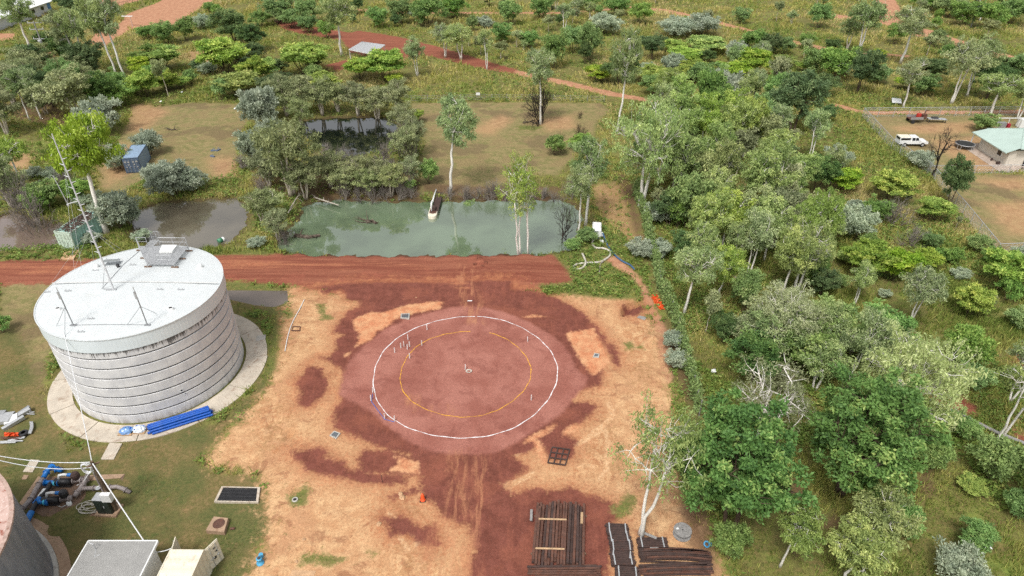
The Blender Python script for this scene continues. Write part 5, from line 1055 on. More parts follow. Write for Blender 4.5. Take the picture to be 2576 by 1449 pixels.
# ------------------------------------------------------------------ pump trailer and hoses
HB = lambda tx, ty, z=0.0: P(1288 + tx / 3, 483 + ty / 3, z)
q = PG(1499, 605); e = thing('pump_trailer', 'white trailer mounted diesel pump by the pond corner', 'pump trailer', q, math.radians(82))
WPT = M['white_paint']
MB().box((1.4, 0, .95), (2.3, 1.25, .95)).build('canopy', WPT, e)
MB().add([(.25, -.62, 1.42), (2.55, -.62, 1.42), (2.55, .62, 1.42), (.25, .62, 1.42), (.5, -.5, 1.62), (2.3, -.5, 1.62), (2.3, .5, 1.62), (.5, .5, 1.62)], [(0, 1, 5, 4), (1, 2, 6, 5), (2, 3, 7, 6), (3, 0, 4, 7), (4, 5, 6, 7)]).build('canopy_roof', WPT, e)
MB().box((1.6, -.635, 1.0), (1.0, .02, .55)).build('side_vent', M['dark_metal'], e); MB().box((1.2, 0, .42), (3.0, 1.15, .12)).build('chassis', M['dark_metal'], e); MB().box((.235, 0, 1.25), (.02, .5, .22)).build('louvre', M['galvanised'], e)
for y in (-.75, .75):
    w_ = MB().tube([(1.0, y - .1, .34), (1.0, y + .1, .34)], .34, 18).build('wheel', M['tyre'], e); MB().tube([(1.0, y + (.1 if y > 0 else -.12), .34), (1.0, y + (.12 if y > 0 else -.1), .34)], .17, 12).build('rim', mat('rim_yellow', (.5, .38, .1), .5), w_)
    MB().lathe([(.40, -.12), (.42, 0), (.40, .12)], 14, (0, 0, 0), 0, math.pi).build('mudguard', WPT, e, loc=(1.0, y, .38)).rotation_euler = (math.pi / 2, 0, 0)
MB().tube([(2.6, 0, .42), (3.4, 0, .42)], .05, 6).build('tow_bar', M['dark_metal'], e); MB().tube([(.24, .1, .85), (.02, .1, .85)], .16, 12).build('outlet', M['galvanised'], e)
tag(MB().tube(smooth_path([HB(620, 350, .8), HB(605, 385, .2), HB(630, 420, .15), HB(690, 425, .15), HB(738, 448, .15), HB(738, 480, .15), HB(700, 510, .15), HB(650, 530, .15), HB(560, 535, .15), HB(490, 545, .15), HB(465, 565, .15), HB(490, 582, .15), HB(530, 572, .15), HB(555, 540, .4), HB(547, 500, .2), HB(530, 465, .15)], 6), .14, 8).build('suction_hose', M['hose_grey'], None, True), 'thick pale looping hose in front of the pump trailer', 'hose')
tag(MB().tube(smooth_path([HB(685, 310, .8), HB(700, 350, .3), HB(725, 410, .12), HB(770, 470, .12), HB(830, 520, .12), HB(890, 550, .12), HB(925, 585, .12)], 6), .12, 8).build('discharge_hose', M['hose_blue'], None, True), 'dark blue flat hose running from the pump trailer down the track', 'hose')
tag(MB().tube(smooth_path([HB(690, 525, .15), HB(668, 540, .15), HB(663, 580, .15), HB(660, 620, .12)], 5), .09, 7).build('grey_hose_end', M['pipe_grey'], None, True), 'short dark hose end beside the looping hose', 'hose')
o = MB().box((0, 0, .15), (.5, .45, .3), .3).build('white_box', WPT, None, loc=PG(1513, 610)); tag(o, 'small white box beside the pump trailer wheel', 'box')
# ------------------------------------------------------------------ pontoon intake jetty
ja = P(1103, 484, .1); jb = P(1086, 548, -.2); d = (jb - ja); L = d.length; az = math.atan2(d.y, d.x)
e = thing('intake_pontoon', 'floating pump intake walkway with white rounded end on the turquoise pond', 'pontoon', (ja.x, ja.y, -.35), az)
wk = bpy.data.objects.new('x', None); bpy.data.objects.remove(wk)
for i in range(int((L - 1.5) / .3)): MB().box((.15 + i * .3, .25, .48), (.26, 1.0, .05)).build('deck_plank', M['rust_dark'], e)
for y in (-.25, .72): MB().beam((0, y, .4), (L - 1.2, y, .4), .1, .14).build('bearer', M['dark_metal'], e)
MB().prism([(L - 3.6, -.62)] + [(L - .62 + .62 * math.sin(t), -.62 * math.cos(t)) for t in np.linspace(0, math.pi, 13)] + [(L - 3.6, .62)], -.2, .35).build('float', M['cream_paint'], e)
MB().prism([(L - 3.5, -.5), (L - 1.1, -.5), (L - .9, 0), (L - 1.1, .5), (L - 3.5, .5)], .35, .43).build('pump_deck', M['rust'], e)
MB().box((L - 2.0, .1, .7), (.9, .5, .5)).build('pump_motor', M['rust_dark'], e); MB().tube([(L - 2.2, -.3, .6), (L - 2.6, -.35, 1.1), (L - 3.4, -.35, 1.15), (L - 3.7, -.35, .8)], .13, 10).build('riser_pipe', WPT, e, True)
MB().tube([(L - 3.7, -.35, .8), (L * .3, -.4, .8), (-.5, -.4, .7)], .11, 10).build('delivery_pipe', WPT, e, True); MB().tube([(L - 1.6, -.2, .45), (L - 1.6, -.2, 1.35)], .05, 6).build('stand', WPT, e)
# drum in the brown pond, snags and floating debris
q = P(557, 607, -.35); e = thing('floating_drum', 'green and white drum at the edge of the brown pond', 'drum', q, .9)
MB().tube([(-.45, 0, .2), (.15, 0, .2)], .32, 16).build('body', mat('drum_green', (.06, .22, .12), .5), e, True); MB().tube([(.15, 0, .2), (.45, 0, .2)], .325, 16).build('white_band', WPT, e, True); MB().tube([(.45, 0, .2), (.47, 0, .2)], .1, 10).build('bung', M['rust'], e)
def snag(name, label, pts, r, z, seed, mt='grey'):
    rg_ = np.random.default_rng(seed); pts = [P(*q, z) for q in pts]; o = pts[0].copy(); e = thing(name, label, 'log', o)
    m_ = MB().tube([q - o for q in pts], [r * (1 - .12 * i) for i in range(len(pts))], 7); m_.build('trunk', BARK_S[mt], e)
    m_ = MB()
    for k in range(9):
        t = rg_.random() * (len(pts) - 1); i = int(t); s_ = np.array((pts[i].lerp(pts[min(i + 1, len(pts) - 1)], t - i)) - o); en = s_ + rg_.normal(size=3) * np.array([.9, .9, .25]) + np.array([0, 0, .5]); m_.tube([Vector(s_), Vector((s_ + en) / 2 + rg_.normal(size=3) * .1), Vector(en)], [r * .35, r * .22, .012], 4)
    m_.build('branches', BARK_S[mt], e)
BARK_S = {'grey': bark('snag_grey', '6a5f54', '453c34'), 'white': bark('snag_white', 'bdb4a8', '8f867c')}
snag('fallen_log', 'dark log lying in the lower left of the turquoise pond', [(742, 592), (775, 597), (805, 592)], .3, -.3, 1); snag('fallen_branch', 'pale dead branch reaching into the turquoise pond from its far bank', [(790, 496), (820, 506), (852, 516)], .1, .2, 2, 'white')
snag('debris_mat', 'heap of dead sticks floating in the middle of the turquoise pond', [(922, 560), (935, 556), (947, 562)], .28, -.35, 3); snag('fallen_log', 'small dark log in the dry clearing right of the blue container', [(422, 324), (432, 327), (440, 326)], .16, .1, 4)
snag('fallen_branch', 'charred branch on the ground at the burnt gum', [(1316, 308), (1335, 306), (1354, 312)], .12, .12, 5); snag('leaning_snag', 'pale leaning dead stem at the far left corner of the turquoise pond', [(725, 535), (745, 500), (756, 485)], .09, .9, 6, 'white')
for i, (x, y, a) in enumerate(((537, 380, .3), (550, 379, 1.2), (535, 395, -.4))): tag(MB().box((0, 0, .1), (.9, .25, .2)).beam((-.3, 0, .2), (.3, .1, .5), .06, .06).build('blue_scrap', mat('scrap_blue', (.12, .16, .25), .6), None, loc=PG(x, y), rz=a), 'small blue metal scrap in the dry clearing, %s' % ('far left piece', 'far right piece', 'nearest piece')[i], 'scrap metal', 'blue scrap')
# ------------------------------------------------------------------ open shelter
SZ = 3.0; cs = [P(877, 124, SZ), P(937, 136, SZ), P(969, 115, SZ), P(910, 107, SZ)]; ctr = sum(cs, Vector()) / 4; ctr.z = 0; e = thing('open_shelter', 'open sided shelter with flat pale grey metal roof beside the red track', 'shelter', ctr)
L = [Vector((q.x - ctr.x, q.y - ctr.y, SZ)) for q in cs]; m_ = MB(); n = 60; vs = []
for i in range(n + 1): t = i / n; u = .04 if i % 2 else 0; vs += [L[0].lerp(L[1], t) + Vector((0, 0, u)), L[3].lerp(L[2], t) + Vector((0, 0, u + .25))]
m_.add(vs, [(2 * i, 2 * i + 2, 2 * i + 3, 2 * i + 1) for i in range(n)]); m_.build('roof', mat('shelter_roof', (.44, .45, .46), .45, .06, 1, .2), e)
for i in range(4): MB().beam(L[i] + Vector((0, 0, -.08 + (.25 if i in (2,) else 0) + (.0))), L[(i + 1) % 4] + Vector((0, 0, -.08 + (.25 if i in (1, 2) and (i + 1) % 4 in (2, 3) else 0))), .08, .15).build('eave_beam', M['white_paint'], e)
for i in range(4): q = L[i] * .96; MB().box((q.x, q.y, SZ / 2 - .05), (.11, .11, SZ - .1)).build('post', M['white_paint'], e)
# ------------------------------------------------------------------ white building top left
w0 = P(83, 47); w1 = P(147, 24); ux = (w1 - w0).normalized(); az = math.atan2(ux.y, ux.x); e = thing('white_building', 'long white building with low white roof at the top left corner', 'building', w0, az); WH = 3.2
MB().box((-6.5, 5, WH / 2), (34, 10, WH)).build('wall', mat('bldg_white', (.68, .69, .70), .7, .04, .6), e)
m_ = MB(); m_.add([(-24.2, -1, WH - .1), (11.2, -1, WH - .1), (11.2, 5, WH + 1.4), (-24.2, 5, WH + 1.4), (11.2, 11, WH - .1), (-24.2, 11, WH - .1), (-24.2, -1, WH + .02), (11.2, -1, WH + .02), (11.2, 5, WH + 1.52), (-24.2, 5, WH + 1.52), (11.2, 11, WH + .02), (-24.2, 11, WH + .02)], [(6, 7, 8, 9), (9, 8, 10, 11), (0, 1, 7, 6), (1, 2, 8, 7), (2, 4, 10, 8), (3, 0, 6, 9), (5, 3, 9, 11), (4, 5, 11, 10), (0, 3, 2, 1), (3, 5, 4, 2)]); m_.build('roof', mat('bldg_roof', (.76, .77, .76), .5, .04, .6), e)
for x in (1.3, 6.0, -6): fw = MB().box((x, -.02, 1.9), (1.7, .1, 1.3)).build('window', M['white_paint'], e); MB().box((x, -.06, 1.9), (1.5, .06, 1.1)).build('pane', M['window_dark'], fw)
MB().box((9.6, -.05, 1.4), (1.6, .1, 2.7)).build('blue_door', mat('door_blue', (.08, .22, .48), .5), e); MB().lathe([(.3, 0), (.3, .5), (0.01, .55)], 12, (2, 3.5, WH + 1.1)).build('roof_vent', M['galvanised'], e)
# ------------------------------------------------------------------ power poles
def power_pole(label, b, topy, arms, tr):
    q = PG(*b); h = height_at(b[0], b[1], topy); e = thing('power_pole', label, 'power pole', q, .15, 'power poles'); print('power pole', h)
    MB().tube([(0, 0, -.3), (0, 0, h)], [.2, .13], 9).build('post', M['grey_timber'], e)
    for z, L in arms:
        a = MB().beam((-L / 2, .15, h - z), (L / 2, .15, h - z), .14, .16).build('cross_arm', M['galvanised'], e)
        for x in (-.45, 0, .45): MB().lathe([(.05, 0), (.08, .1), (.05, .2), (.07, .28), (.01, .32)], 8, (x * L, .15, h - z + .08)).build('insulator', M['white_paint'], a)
    if tr: t_ = MB().lathe([(.0, 0), (.42, 0), (.45, .1), (.45, 1.0), (.3, 1.1), (0.01, 1.15)], 14, (.0, -.5, h - tr)).build('transformer', M['galvanised'], e); [MB().tube([(x, -.5, h - tr + 1.1), (x, -.5, h - tr + 1.5)], .05, 6).build('bushing', M['white_paint'], t_) for x in (-.2, .2)]
power_pole('power pole with crossarms and transformer at the upper left dirt road', (123, 157), 54, ((.3, 3.2), (1.8, 3.2), (4.0, 3.2)), 5.2)
power_pole('power pole with transformer at the top right', (2442, 68), -6, ((.5, 2.6),), 2.6)
q = PG(334, 66); e = thing('street_lamp', 'thin lamp post with a flat white head by the top left road', 'lamp post', q); hh = height_at(334, 66, 41); MB().tube([(0, 0, 0), (0, 0, hh)], .06, 7).build('post', M['galvanised'], e); MB().box((-.8, 0, hh + .05), (3.2, .5, .14)).build('head', M['white_paint'], e)
# ------------------------------------------------------------------ wire fences
def fence(name, label, pts, hgt, gap, mt, nw=4, rail_=True, wire_r=.018, mesh=0.0):
    w_ = [PG(*q) for q in pts]; o = w_[0].copy(); e = thing(name, label, 'fence', o); loc = [q - o for q in w_]
    for i in range(len(loc) - 1):
        a, b = loc[i], loc[i + 1]; L = (b - a).length; k = max(1, round(L / gap))
        for j in range(k + (1 if i == len(loc) - 2 else 0)): q = a.lerp(b, j / k); MB().tube([q - Vector((0, 0, .2)), q + Vector((0, 0, hgt + .05))], .05, 6).build('post', mt, e)
        if rail_: MB().tube([a + Vector((0, 0, hgt)), b + Vector((0, 0, hgt))], .045, 6).build('top_rail', mt, e)
    m_ = MB()
    for i in range(len(loc) - 1):
        a, b = loc[i], loc[i + 1]
        for j in range(nw): z = Vector((0, 0, hgt * (j + .5) / nw)); m_.tube([a + z, b + z], wire_r, 3, False)
        if mesh:
            L = (b - a).length; n = int(L / mesh)
            for j in range(n):
                for s_ in (0, 1): t0 = j / n; t1 = min(1, (j + 2.4) / n); m_.tube([a.lerp(b, t0 if s_ == 0 else t1) + Vector((0, 0, .05)), a.lerp(b, t1 if s_ == 0 else t0) + Vector((0, 0, hgt - .05))], .008, 3, False)
    m_.build('wire_mesh', M['galvanised'], e); return e
fence('chain_link_fence', 'chain link fence along the far and left sides of the house yard', [(2620, 291), (2400, 293), (2168, 296), (2240, 375), (2332, 436), (2420, 540), (2503, 645), (2620, 640)], 1.9, 3.0, M['galvanised'], 3, True, .014, .5)
fence('chain_link_fence', 'chain link fence crossing in front of the green roofed house', [(2335, 438), (2450, 437), (2620, 435)], 1.5, 3.0, M['galvanised'], 3, True, .014, .5)
fence('wire_fence', 'low wire fence with posts along the far edge of the right clearing', [(1035, 255), (1200, 252), (1350, 252), (1520, 256)], 1.3, 3.2, M['grey_timber'], 4, False)
fence('rail_fence', 'dark post and rail fence at the top left road', [(300, 16), (335, 8), (380, -4), (420, -14)], 1.1, 2.2, M['dark_metal'], 2, True)
q = PG(1203, 252); e = thing('fence_sign', 'small blank white sign on the wire fence', 'sign', q + Vector((0, -.08, 0))); MB().box((0, 0, 1.35), (.85, .03, .55)).build('plate', M['white_paint'], e); MB().tube([(0, .03, 0), (0, .03, 1.6)], .04, 6).build('post', M['grey_timber'], e)
# vine covered fence
vp = [(1288 + x / 3, 483 + y / 3) for x, y in ((930, -60), (950, 20), (1000, 150), (1020, 280), (1050, 385), (1095, 560), (1110, 680), (1150, 760), (1200, 880), (1250, 1010), (1280, 1150), (1320, 1300), (1360, 1449), (1385, 1560), (1410, 1640))]
vp = [(x, y + 18) for x, y in vp]
e = fence('vine_covered_fence', 'wire fence overgrown with green creeper dividing the yard from the grove', vp, 2.0, 3.0, M['grey_timber'], 4, False)
rgv = np.random.default_rng(17); cs = []; o = e.location
for i in range(len(vp) - 1):
    a, b = PG(*vp[i]), PG(*vp[i + 1]); L = (b - a).length; n = int(L * 26)
    for j in range(n):
        q = a.lerp(b, rgv.random()) - o; cs.append((q.x + rgv.normal() * .2, q.y + rgv.normal() * .15, q.z + rgv.uniform(.2, 2.15)))
cs = np.array(cs); Vq, tq = leaf_quads(rgv, cs, np.full(len(cs), .32), 14, .24, .16, 'rand', 1.0)
VINE = (np_mesh('vine', Vq, 4, {'tone': tq}), e)
# ------------------------------------------------------------------ green roofed house
hA = P(2487, 393); hBc = P(2527, 418); wx = (hA.x + hBc.x) / 2; y0 = hBc.y; y1 = hA.y; ez = 2.9
eL = P(2537, 382, ez); eF = P(2453, 327, ez); pk = P(2514, 323, ez + 2.6); print('house', hA, hBc, eL, eF, pk)
e = thing('green_roofed_house', 'cream house with pale green hipped metal roof at the right edge', 'house', (eL.x, eL.y, 0)); DX, DY = 16.0, eF.y - eL.y
m_ = MB().box((1.0 + (DX - 1) / 2, .9 + (DY - 2.4) / 2, ez / 2 - .1), (DX - 1, DY - 2.4, ez - .2)); m_.build('wall', M['wall_cream'], e)
pr = Vector((5.2, DY / 2 + .3, ez + 2.0)); inn = 1.9
R1 = [Vector((inn, 0, ez + .45)), Vector((inn, DY - .6, ez + .45)), Vector((DX, DY - .6, ez + .45)), Vector((DX, 0, ez + .45))]
m_ = MB(); 
MB().add([R1[0], R1[1], pr], [(0, 2, 1)]).build('hip_end', M['roof_green'], e); MB().add([R1[0], R1[3], (DX, pr.y, pr.z), pr], [(0, 1, 2, 3)]).build('roof_slope', M['roof_green'], e); MB().add([R1[1], pr, (DX, pr.y, pr.z), R1[2]], [(0, 1, 2, 3)]).build('roof_slope', M['roof_green'], e)
MB().add([(0, .3, ez - .35), (0, DY, ez - .35), R1[1], R1[0] + Vector((0, .3, 0)), (0, .3, ez - .43), (0, DY, ez - .43)], [(0, 3, 2, 1), (4, 0, 1, 5)]).build('verandah_roof', M['roof_green'], e)
for a, b in ((R1[0], pr), (R1[1], pr), (pr, Vector((DX, pr.y, pr.z)))): MB().tube([a + Vector((0, 0, .03)), b + Vector((0, 0, .03))], .08, 6).build('ridge_cap', M['roof_green'], e)
for a, b in ((R1[0], R1[3]), (Vector((0, .3, ez - .4)), Vector((0, DY, ez - .4)))): MB().beam(a, b, .12, .14).build('gutter', M['roof_green'], e)
dw = MB().box((4.4, .86, 1.15), (1.0, .12, 2.2)).build('door', M['window_dark'], e); wn_ = MB().box((.96, 3.0, 1.5), (.1, 1.2, 1.0)).build('window', M['white_paint'], e); MB().box((.92, 3.0, 1.5), (.08, 1.0, .8)).build('pane', M['window_dark'], wn_)
for y in (DY - .3,): MB().box((.25, y, (ez - .4) / 2), (.12, .12, ez - .45)).build('verandah_post', M['white_paint'], e)
sl = MB().prism([(-1.2, -1.6), (DX, -1.6), (DX, DY + 1), (-1.2, DY + 1)], -.1, .06).build('verandah_slab', mat('house_slab', (.40, .32, .26), .85, .2, .7, dirt='5a4030', dirt_amt=.5), e)
for i, (x, y, s_) in enumerate(((.3, 1.6, .5), (.2, 3.2, .4), (3.0, -.6, .35), (6.5, -.4, .5))): tag(MB().box((0, 0, s_ * .4), (s_, s_ * .8, s_ * .8), i).box((s_ * .3, .1, s_ * .6), (s_ * .5, s_ * .3, s_ * .7), i + .5).build('verandah_clutter', M['rust_dark'], None, loc=(eL.x + x, eL.y + y, .06)), 'dark item standing at the cream house wall, %s from left' % ORD[i], 'household item', 'clutter at the house')
q = PG(2545, 320); e = thing('white_trailer_frame', 'white framed rack with boxes behind the green roofed house', 'rack', q)
for x in (-3, -1, 1, 3): MB().box((x, 0, .9), (.1, .1, 1.8)).build('post', WPT, e)
MB().beam((-3.2, 0, 1.8), (3.4, 0, 1.8), .12, .12).build('rail', WPT, e); MB().box((-2.2, 0, .5), (1.4, .9, 1.0)).build('grey_box', M['grey_steel'], e); MB().box((-.9, -.2, .4), (.5, .5, .8)).build('red_box', mat('red_box', (.35, .02, .04), .5), e); MB().box((2.0, 0, .9), (2.0, 1.2, 1.6)).build('white_box', WPT, e)
# ------------------------------------------------------------------ ute, laden trailer, trampoline
q = PG(2290, 365); e = thing('utility_truck', 'white dual cab utility truck with canopy parked in the house yard', 'truck', q); WT = mat('car_white', (.74, .75, .75), .25, .03, 2)
side = [(-2.6, .5), (-2.6, 1.0), (-.55, 1.05), (.95, 1.05), (1.15, 1.02), (2.3, .95), (2.55, .8), (2.58, .5)]
def extr(prof, y0, y1, name, mt, inset=0.0):
    n = len(prof); vs = [(x, y0, z) for x, z in prof] + [(x, y1, z) for x, z in prof]; return MB().add(vs, [tuple(range(n)), tuple(range(2 * n - 1, n - 1, -1))] + [(k, k + n, (k + 1) % n + n, (k + 1) % n) for k in range(n)]).build(name, mt, e)
extr(side, -.84, .84, 'body', WT)
cab = MB(); cab.add([(-.6, -.8, 1.05), (1.2, -.8, 1.03), (.65, -.68, 1.68), (-.5, -.68, 1.7), (-.6, .8, 1.05), (1.2, .8, 1.03), (.65, .68, 1.68), (-.5, .68, 1.7)], [(0, 1, 2, 3), (5, 4, 7, 6), (3, 2, 6, 7), (1, 5, 6, 2), (4, 0, 3, 7)]).build('cabin', WT, e)
for x0, x1 in ((-.45, .12), (.2, .85)): MB().add([(x0, -.815, 1.1), (x1, -.815, 1.1), (x1 - (.28 if x0 > 0 else 0), -.705, 1.6), (x0 + .03, -.705, 1.6)], [(0, 1, 2, 3)]).build('side_window', M['window_dark'], e)
MB().add([(1.2, -.72, 1.06), (1.2, .72, 1.06), (.7, .62, 1.64), (.7, -.62, 1.64)], [(0, 1, 2, 3)]).build('windscreen', M['window_dark'], e, loc=(.015, 0, 0))
MB().box((-1.62, 0, 1.36), (1.95, 1.6, .62)).build('canopy', WT, e); MB().box((-1.62, -.81, 1.4), (1.7, .02, .38)).build('canopy_window', M['window_dark'], e); MB().box((-2.605, 0, 1.42), (.02, 1.2, .36)).build('canopy_window', M['window_dark'], e); MB().box((-1.62, 0, 1.69), (1.9, 1.5, .05)).build('canopy_top', M['cream_paint'], e)
for x in (-1.55, 1.6):
    for y in (-.8, .8): w_ = MB().tube([(x, y - .11, .36), (x, y + .11, .36)], .36, 18).build('wheel', M['tyre'], e); MB().tube([(x, y - .125, .36), (x, y + .125, .36)], .2, 12).build('rim', M['galvanised'], w_)
MB().box((2.6, 0, .55), (.12, 1.6, .22)).build('bumper', M['dark_metal'], e); [MB().box((2.56, y, .78), (.08, .3, .14)).build('headlight', M['galvanised'], e) for y in (-.6, .6)]; [MB().box((.95, y, 1.12), (.12, .2, .14)).build('mirror', WT, e) for y in (-.95, .95)]
q = PG(2311, 307); e = thing('laden_trailer', 'rusty box trailer loaded with red and brown junk', 'trailer', q)
MB().box((-1.0, 0, .75), (2.4, 1.6, .1)).build('bed', M['rust'], e); [MB().box((-1.0, y, 1.0), (2.4, .06, .5)).build('side_board', M['grey_timber'], e) for y in (-.8, .8)]
for y in (-.95, .95): MB().tube([(-1.7, y - .1, .36), (-1.7, y + .1, .36)], .36, 16).build('wheel', M['tyre'], e)
MB().tube([(.2, 0, .7), (1.6, 0, .6)], .06, 6).build('drawbar', M['rust_dark'], e)
q2 = q + Vector((-.4, 0, .8)); tag(MB().lathe([(.0, .9), (.42, .9), (.45, .45), (.42, 0)], 14).build('red_drum', mat('red_drum', (.42, .03, .02), .5), None, loc=q2), 'red drum standing on the rusty trailer', 'drum')
tag(MB().box((0, 0, .4), (.9, .7, .8), .2).tube([(0, 0, .8), (.2, .1, 1.5), (.7, .1, 1.45)], .1, 8).build('brown_machine', M['rust'], None, loc=q + Vector((.65, .1, .8))), 'brown rusty machine on the laden trailer', 'machine')
e = thing('work_bench', 'low pale bench of scrap beside the laden trailer', 'bench', q + Vector((3.2, -.2, 0))); MB().box((0, 0, .75), (3.6, 1.1, .1), 0, 0, .05).build('top', M['galvanised'], e); [MB().box((x, y, .37), (.1, .1, .75)).build('leg', M['dark_metal'], e) for x in (-1.6, 1.6) for y in (-.4, .4)]; MB().box((-.5, 0, .95), (1.2, .6, .3)).build('crate', M['dark_metal'], e)
q = PG(2424, 372); e = thing('trampoline', 'round black trampoline beside the green roofed house', 'trampoline', q); TRR = 43 / 2 * depth_at(2424, 368) / FPX
MB().lathe([(.0, .8), (TRR * .86, .8), (TRR * .86, .78), (0, .78)], 32).build('mat', M['black_plastic'], e); m_ = MB().tube([(TRR * math.cos(t), TRR * math.sin(t), .8) for t in np.linspace(0, 6.2832, 37)], .05, 6, False); m_.build('rim', M['galvanised'], e); MB().lathe([(TRR * .84, .815), (TRR * .98, .83)], 32).build('pad', M['dark_metal'], e)
for k in range(4): a = k * math.pi / 2 + .5; MB().tube([(TRR * math.cos(a - .2), TRR * math.sin(a - .2), .8), (TRR * math.cos(a - .2), TRR * math.sin(a - .2), .04), (TRR * math.cos(a + .2), TRR * math.sin(a + .2), .04), (TRR * math.cos(a + .2), TRR * math.sin(a + .2), .8)], .04, 6).build('leg', M['galvanised'], e)
q = PG(2252, 261); m_ = MB(); m_.add([(-1.1, -.7, .5), (.8, -.9, .4), (1.2, .5, .9), (-.6, .9, 1.0), (0, 0, .95)], [(0, 1, 4), (1, 2, 4), (2, 3, 4), (3, 0, 4)]); m_.add([(-1.1, -.7, .45), (.8, -.9, .35), (1.2, .5, .85), (-.6, .9, .95)], [(3, 2, 1, 0)]); tag(m_.build('discarded_sheet', WPT, None, loc=q), 'white discarded sheet lying in scrub left of the house yard corner', 'sheet')
# old pipe line and litter in the right scrub
pts = [PG(x, y) + Vector((0, 0, .45)) for x, y in ((2335, 1015), (2380, 1035), (2450, 1070), (2500, 1095), (2600, 1135))]; tag(MB().tube(pts, .16, 8).build('old_pipeline', M['grey_timber'], None, True), 'old grey pipeline running through the long grass at right', 'pipeline')
for i, (x, y, lb) in enumerate(((2482, 1380, 'in long grass at lower right'), (2170, 1408, 'beside the trees at the bottom'), (1794, 938, 'under the trees right of the vine fence'), (458, 235, 'in scrub above the dry clearing'), (405, 258, 'at the top of the dry clearing'), (592, 276, 'at the top right of the dry clearing'))): tag(MB().add([(-.25, -.15, .1), (.25, -.2, .15), (.2, .2, .3), (-.2, .15, .22), (0, 0, .38)], [(0, 1, 4), (1, 2, 4), (2, 3, 4), (3, 0, 4)]).build('litter_scrap', WPT, None, loc=PG(x, y) + Vector((0, 0, .1))), 'small white scrap of litter ' + lb, 'litter', 'white litter scraps')
# foot x, foot y, top y, crown width, all on the photo grid
TT('gum', (80, 132, -12, 95), (207, 185, 26, 88), (228, 190, 22, 80), (298, 203, -8, 92), (316, 203, -16, 100), (860, 142, -14, 105), (1132, 487, 250, 125), (1360, 313, 128, 88), (1552, 338, 78, 105),
   (2265, 160, 18, 105), (2272, 272, 150, 80), (1720, 792, 620, 120), (105, 300, 172, 60), (75, 302, 178, 55), (1455, 588, 410, 80), (1474, 565, 352, 112), (2490, 292, 188, 110))
TT('sparse', (1306, 634, 408, 115), (1328, 633, 386, 100), (1612, 1346, 1026, 225), (2505, 1118, 880, 150))
TT('gumwide', (1612, 520, 262, 225), (2000, 735, 556, 145))
TT('gumpale', (2214, 1096, 838, 255), (1960, 892, 735, 185))
TT('gnarly', (1912, 1116, 935, 215))
TT('grove', (1700, 410, 232, 100), (1762, 400, 240, 92), (1830, 410, 252, 92), (1868, 400, 246, 90), (1772, 490, 308, 95), (1700, 520, 330, 95), (1812, 530, 352, 85), (1900, 570, 366, 140),
   (1790, 570, 430, 92), (1762, 655, 492, 110), (1806, 752, 618, 95), (1962, 1425, 1276, 112), (2180, 1410, 1256, 150), (2120, 1470, 1335, 150), (2600, 1320, 1170, 130), (1940, 480, 330, 90), (1655, 470, 300, 80))
TT('lime', (268, 584, 296, 190), (2022, 692, 488, 120), (60, 470, 352, 85))
TT('groves', (1050, 192, 94, 58), (1160, 150, 58, 84), (1225, 175, 76, 46), (1120, 145, 60, 72), (2160, 142, -4, 105), (2130, 128, 44, 60), (2392, 262, 100, 112), (2432, 244, 92, 105), (1890, 650, 565, 62), (2130, 965, 790, 115),
   (2282, 822, 676, 105), (1745, 700, 560, 80), (1840, 690, 560, 70), (2150, 765, 665, 66), (2540, 1010, 880, 110), (2060, 900, 760, 90), (2560, 300, 190, 80), (1420, 80, 10, 50), (690, 552, 478, 84))
TT('paper', (722, 292, 192, 76), (762, 288, 192, 84), (812, 288, 198, 76), (852, 284, 206, 72), (900, 288, 204, 72), (950, 292, 208, 82), (1002, 302, 202, 74), (735, 495, 302, 160), (832, 470, 385, 100), (912, 478, 392, 80),
   (236, 240, 170, 130), (200, 300, 178, 140), (40, 268, 160, 105), (20, 340, 220, 95), (680, 470, 380, 90), (1030, 420, 320, 70), (960, 480, 408, 66), (30, 520, 400, 90))
TT('dense', (1838, 1345, 1046, 290), (2112, 1240, 955, 275))
TT('dark', (195, 45, -10, 64), (165, 170, 92, 66), (592, 110, 28, 92), (1992, 335, 186, 132), (1892, 960, 858, 125), (2075, 308, 268, 48), (2062, 745, 678, 74), (1560, 212, 138, 84), (2382, 525, 398, 66), (2156, 236, 128, 84), (700, 262, 188, 84), (95, 262, 168, 90),
   (140, 140, 80, 60), (640, 130, 60, 70), (1680, 570, 490, 80), (1720, 660, 585, 80), (1640, 150, 90, 60), (2340, 205, 150, 80), (2480, 250, 170, 80), (1950, 430, 350, 80), (2050, 480, 400, 80), (1690, 1180, 1100, 60), (1620, 420, 350, 60))
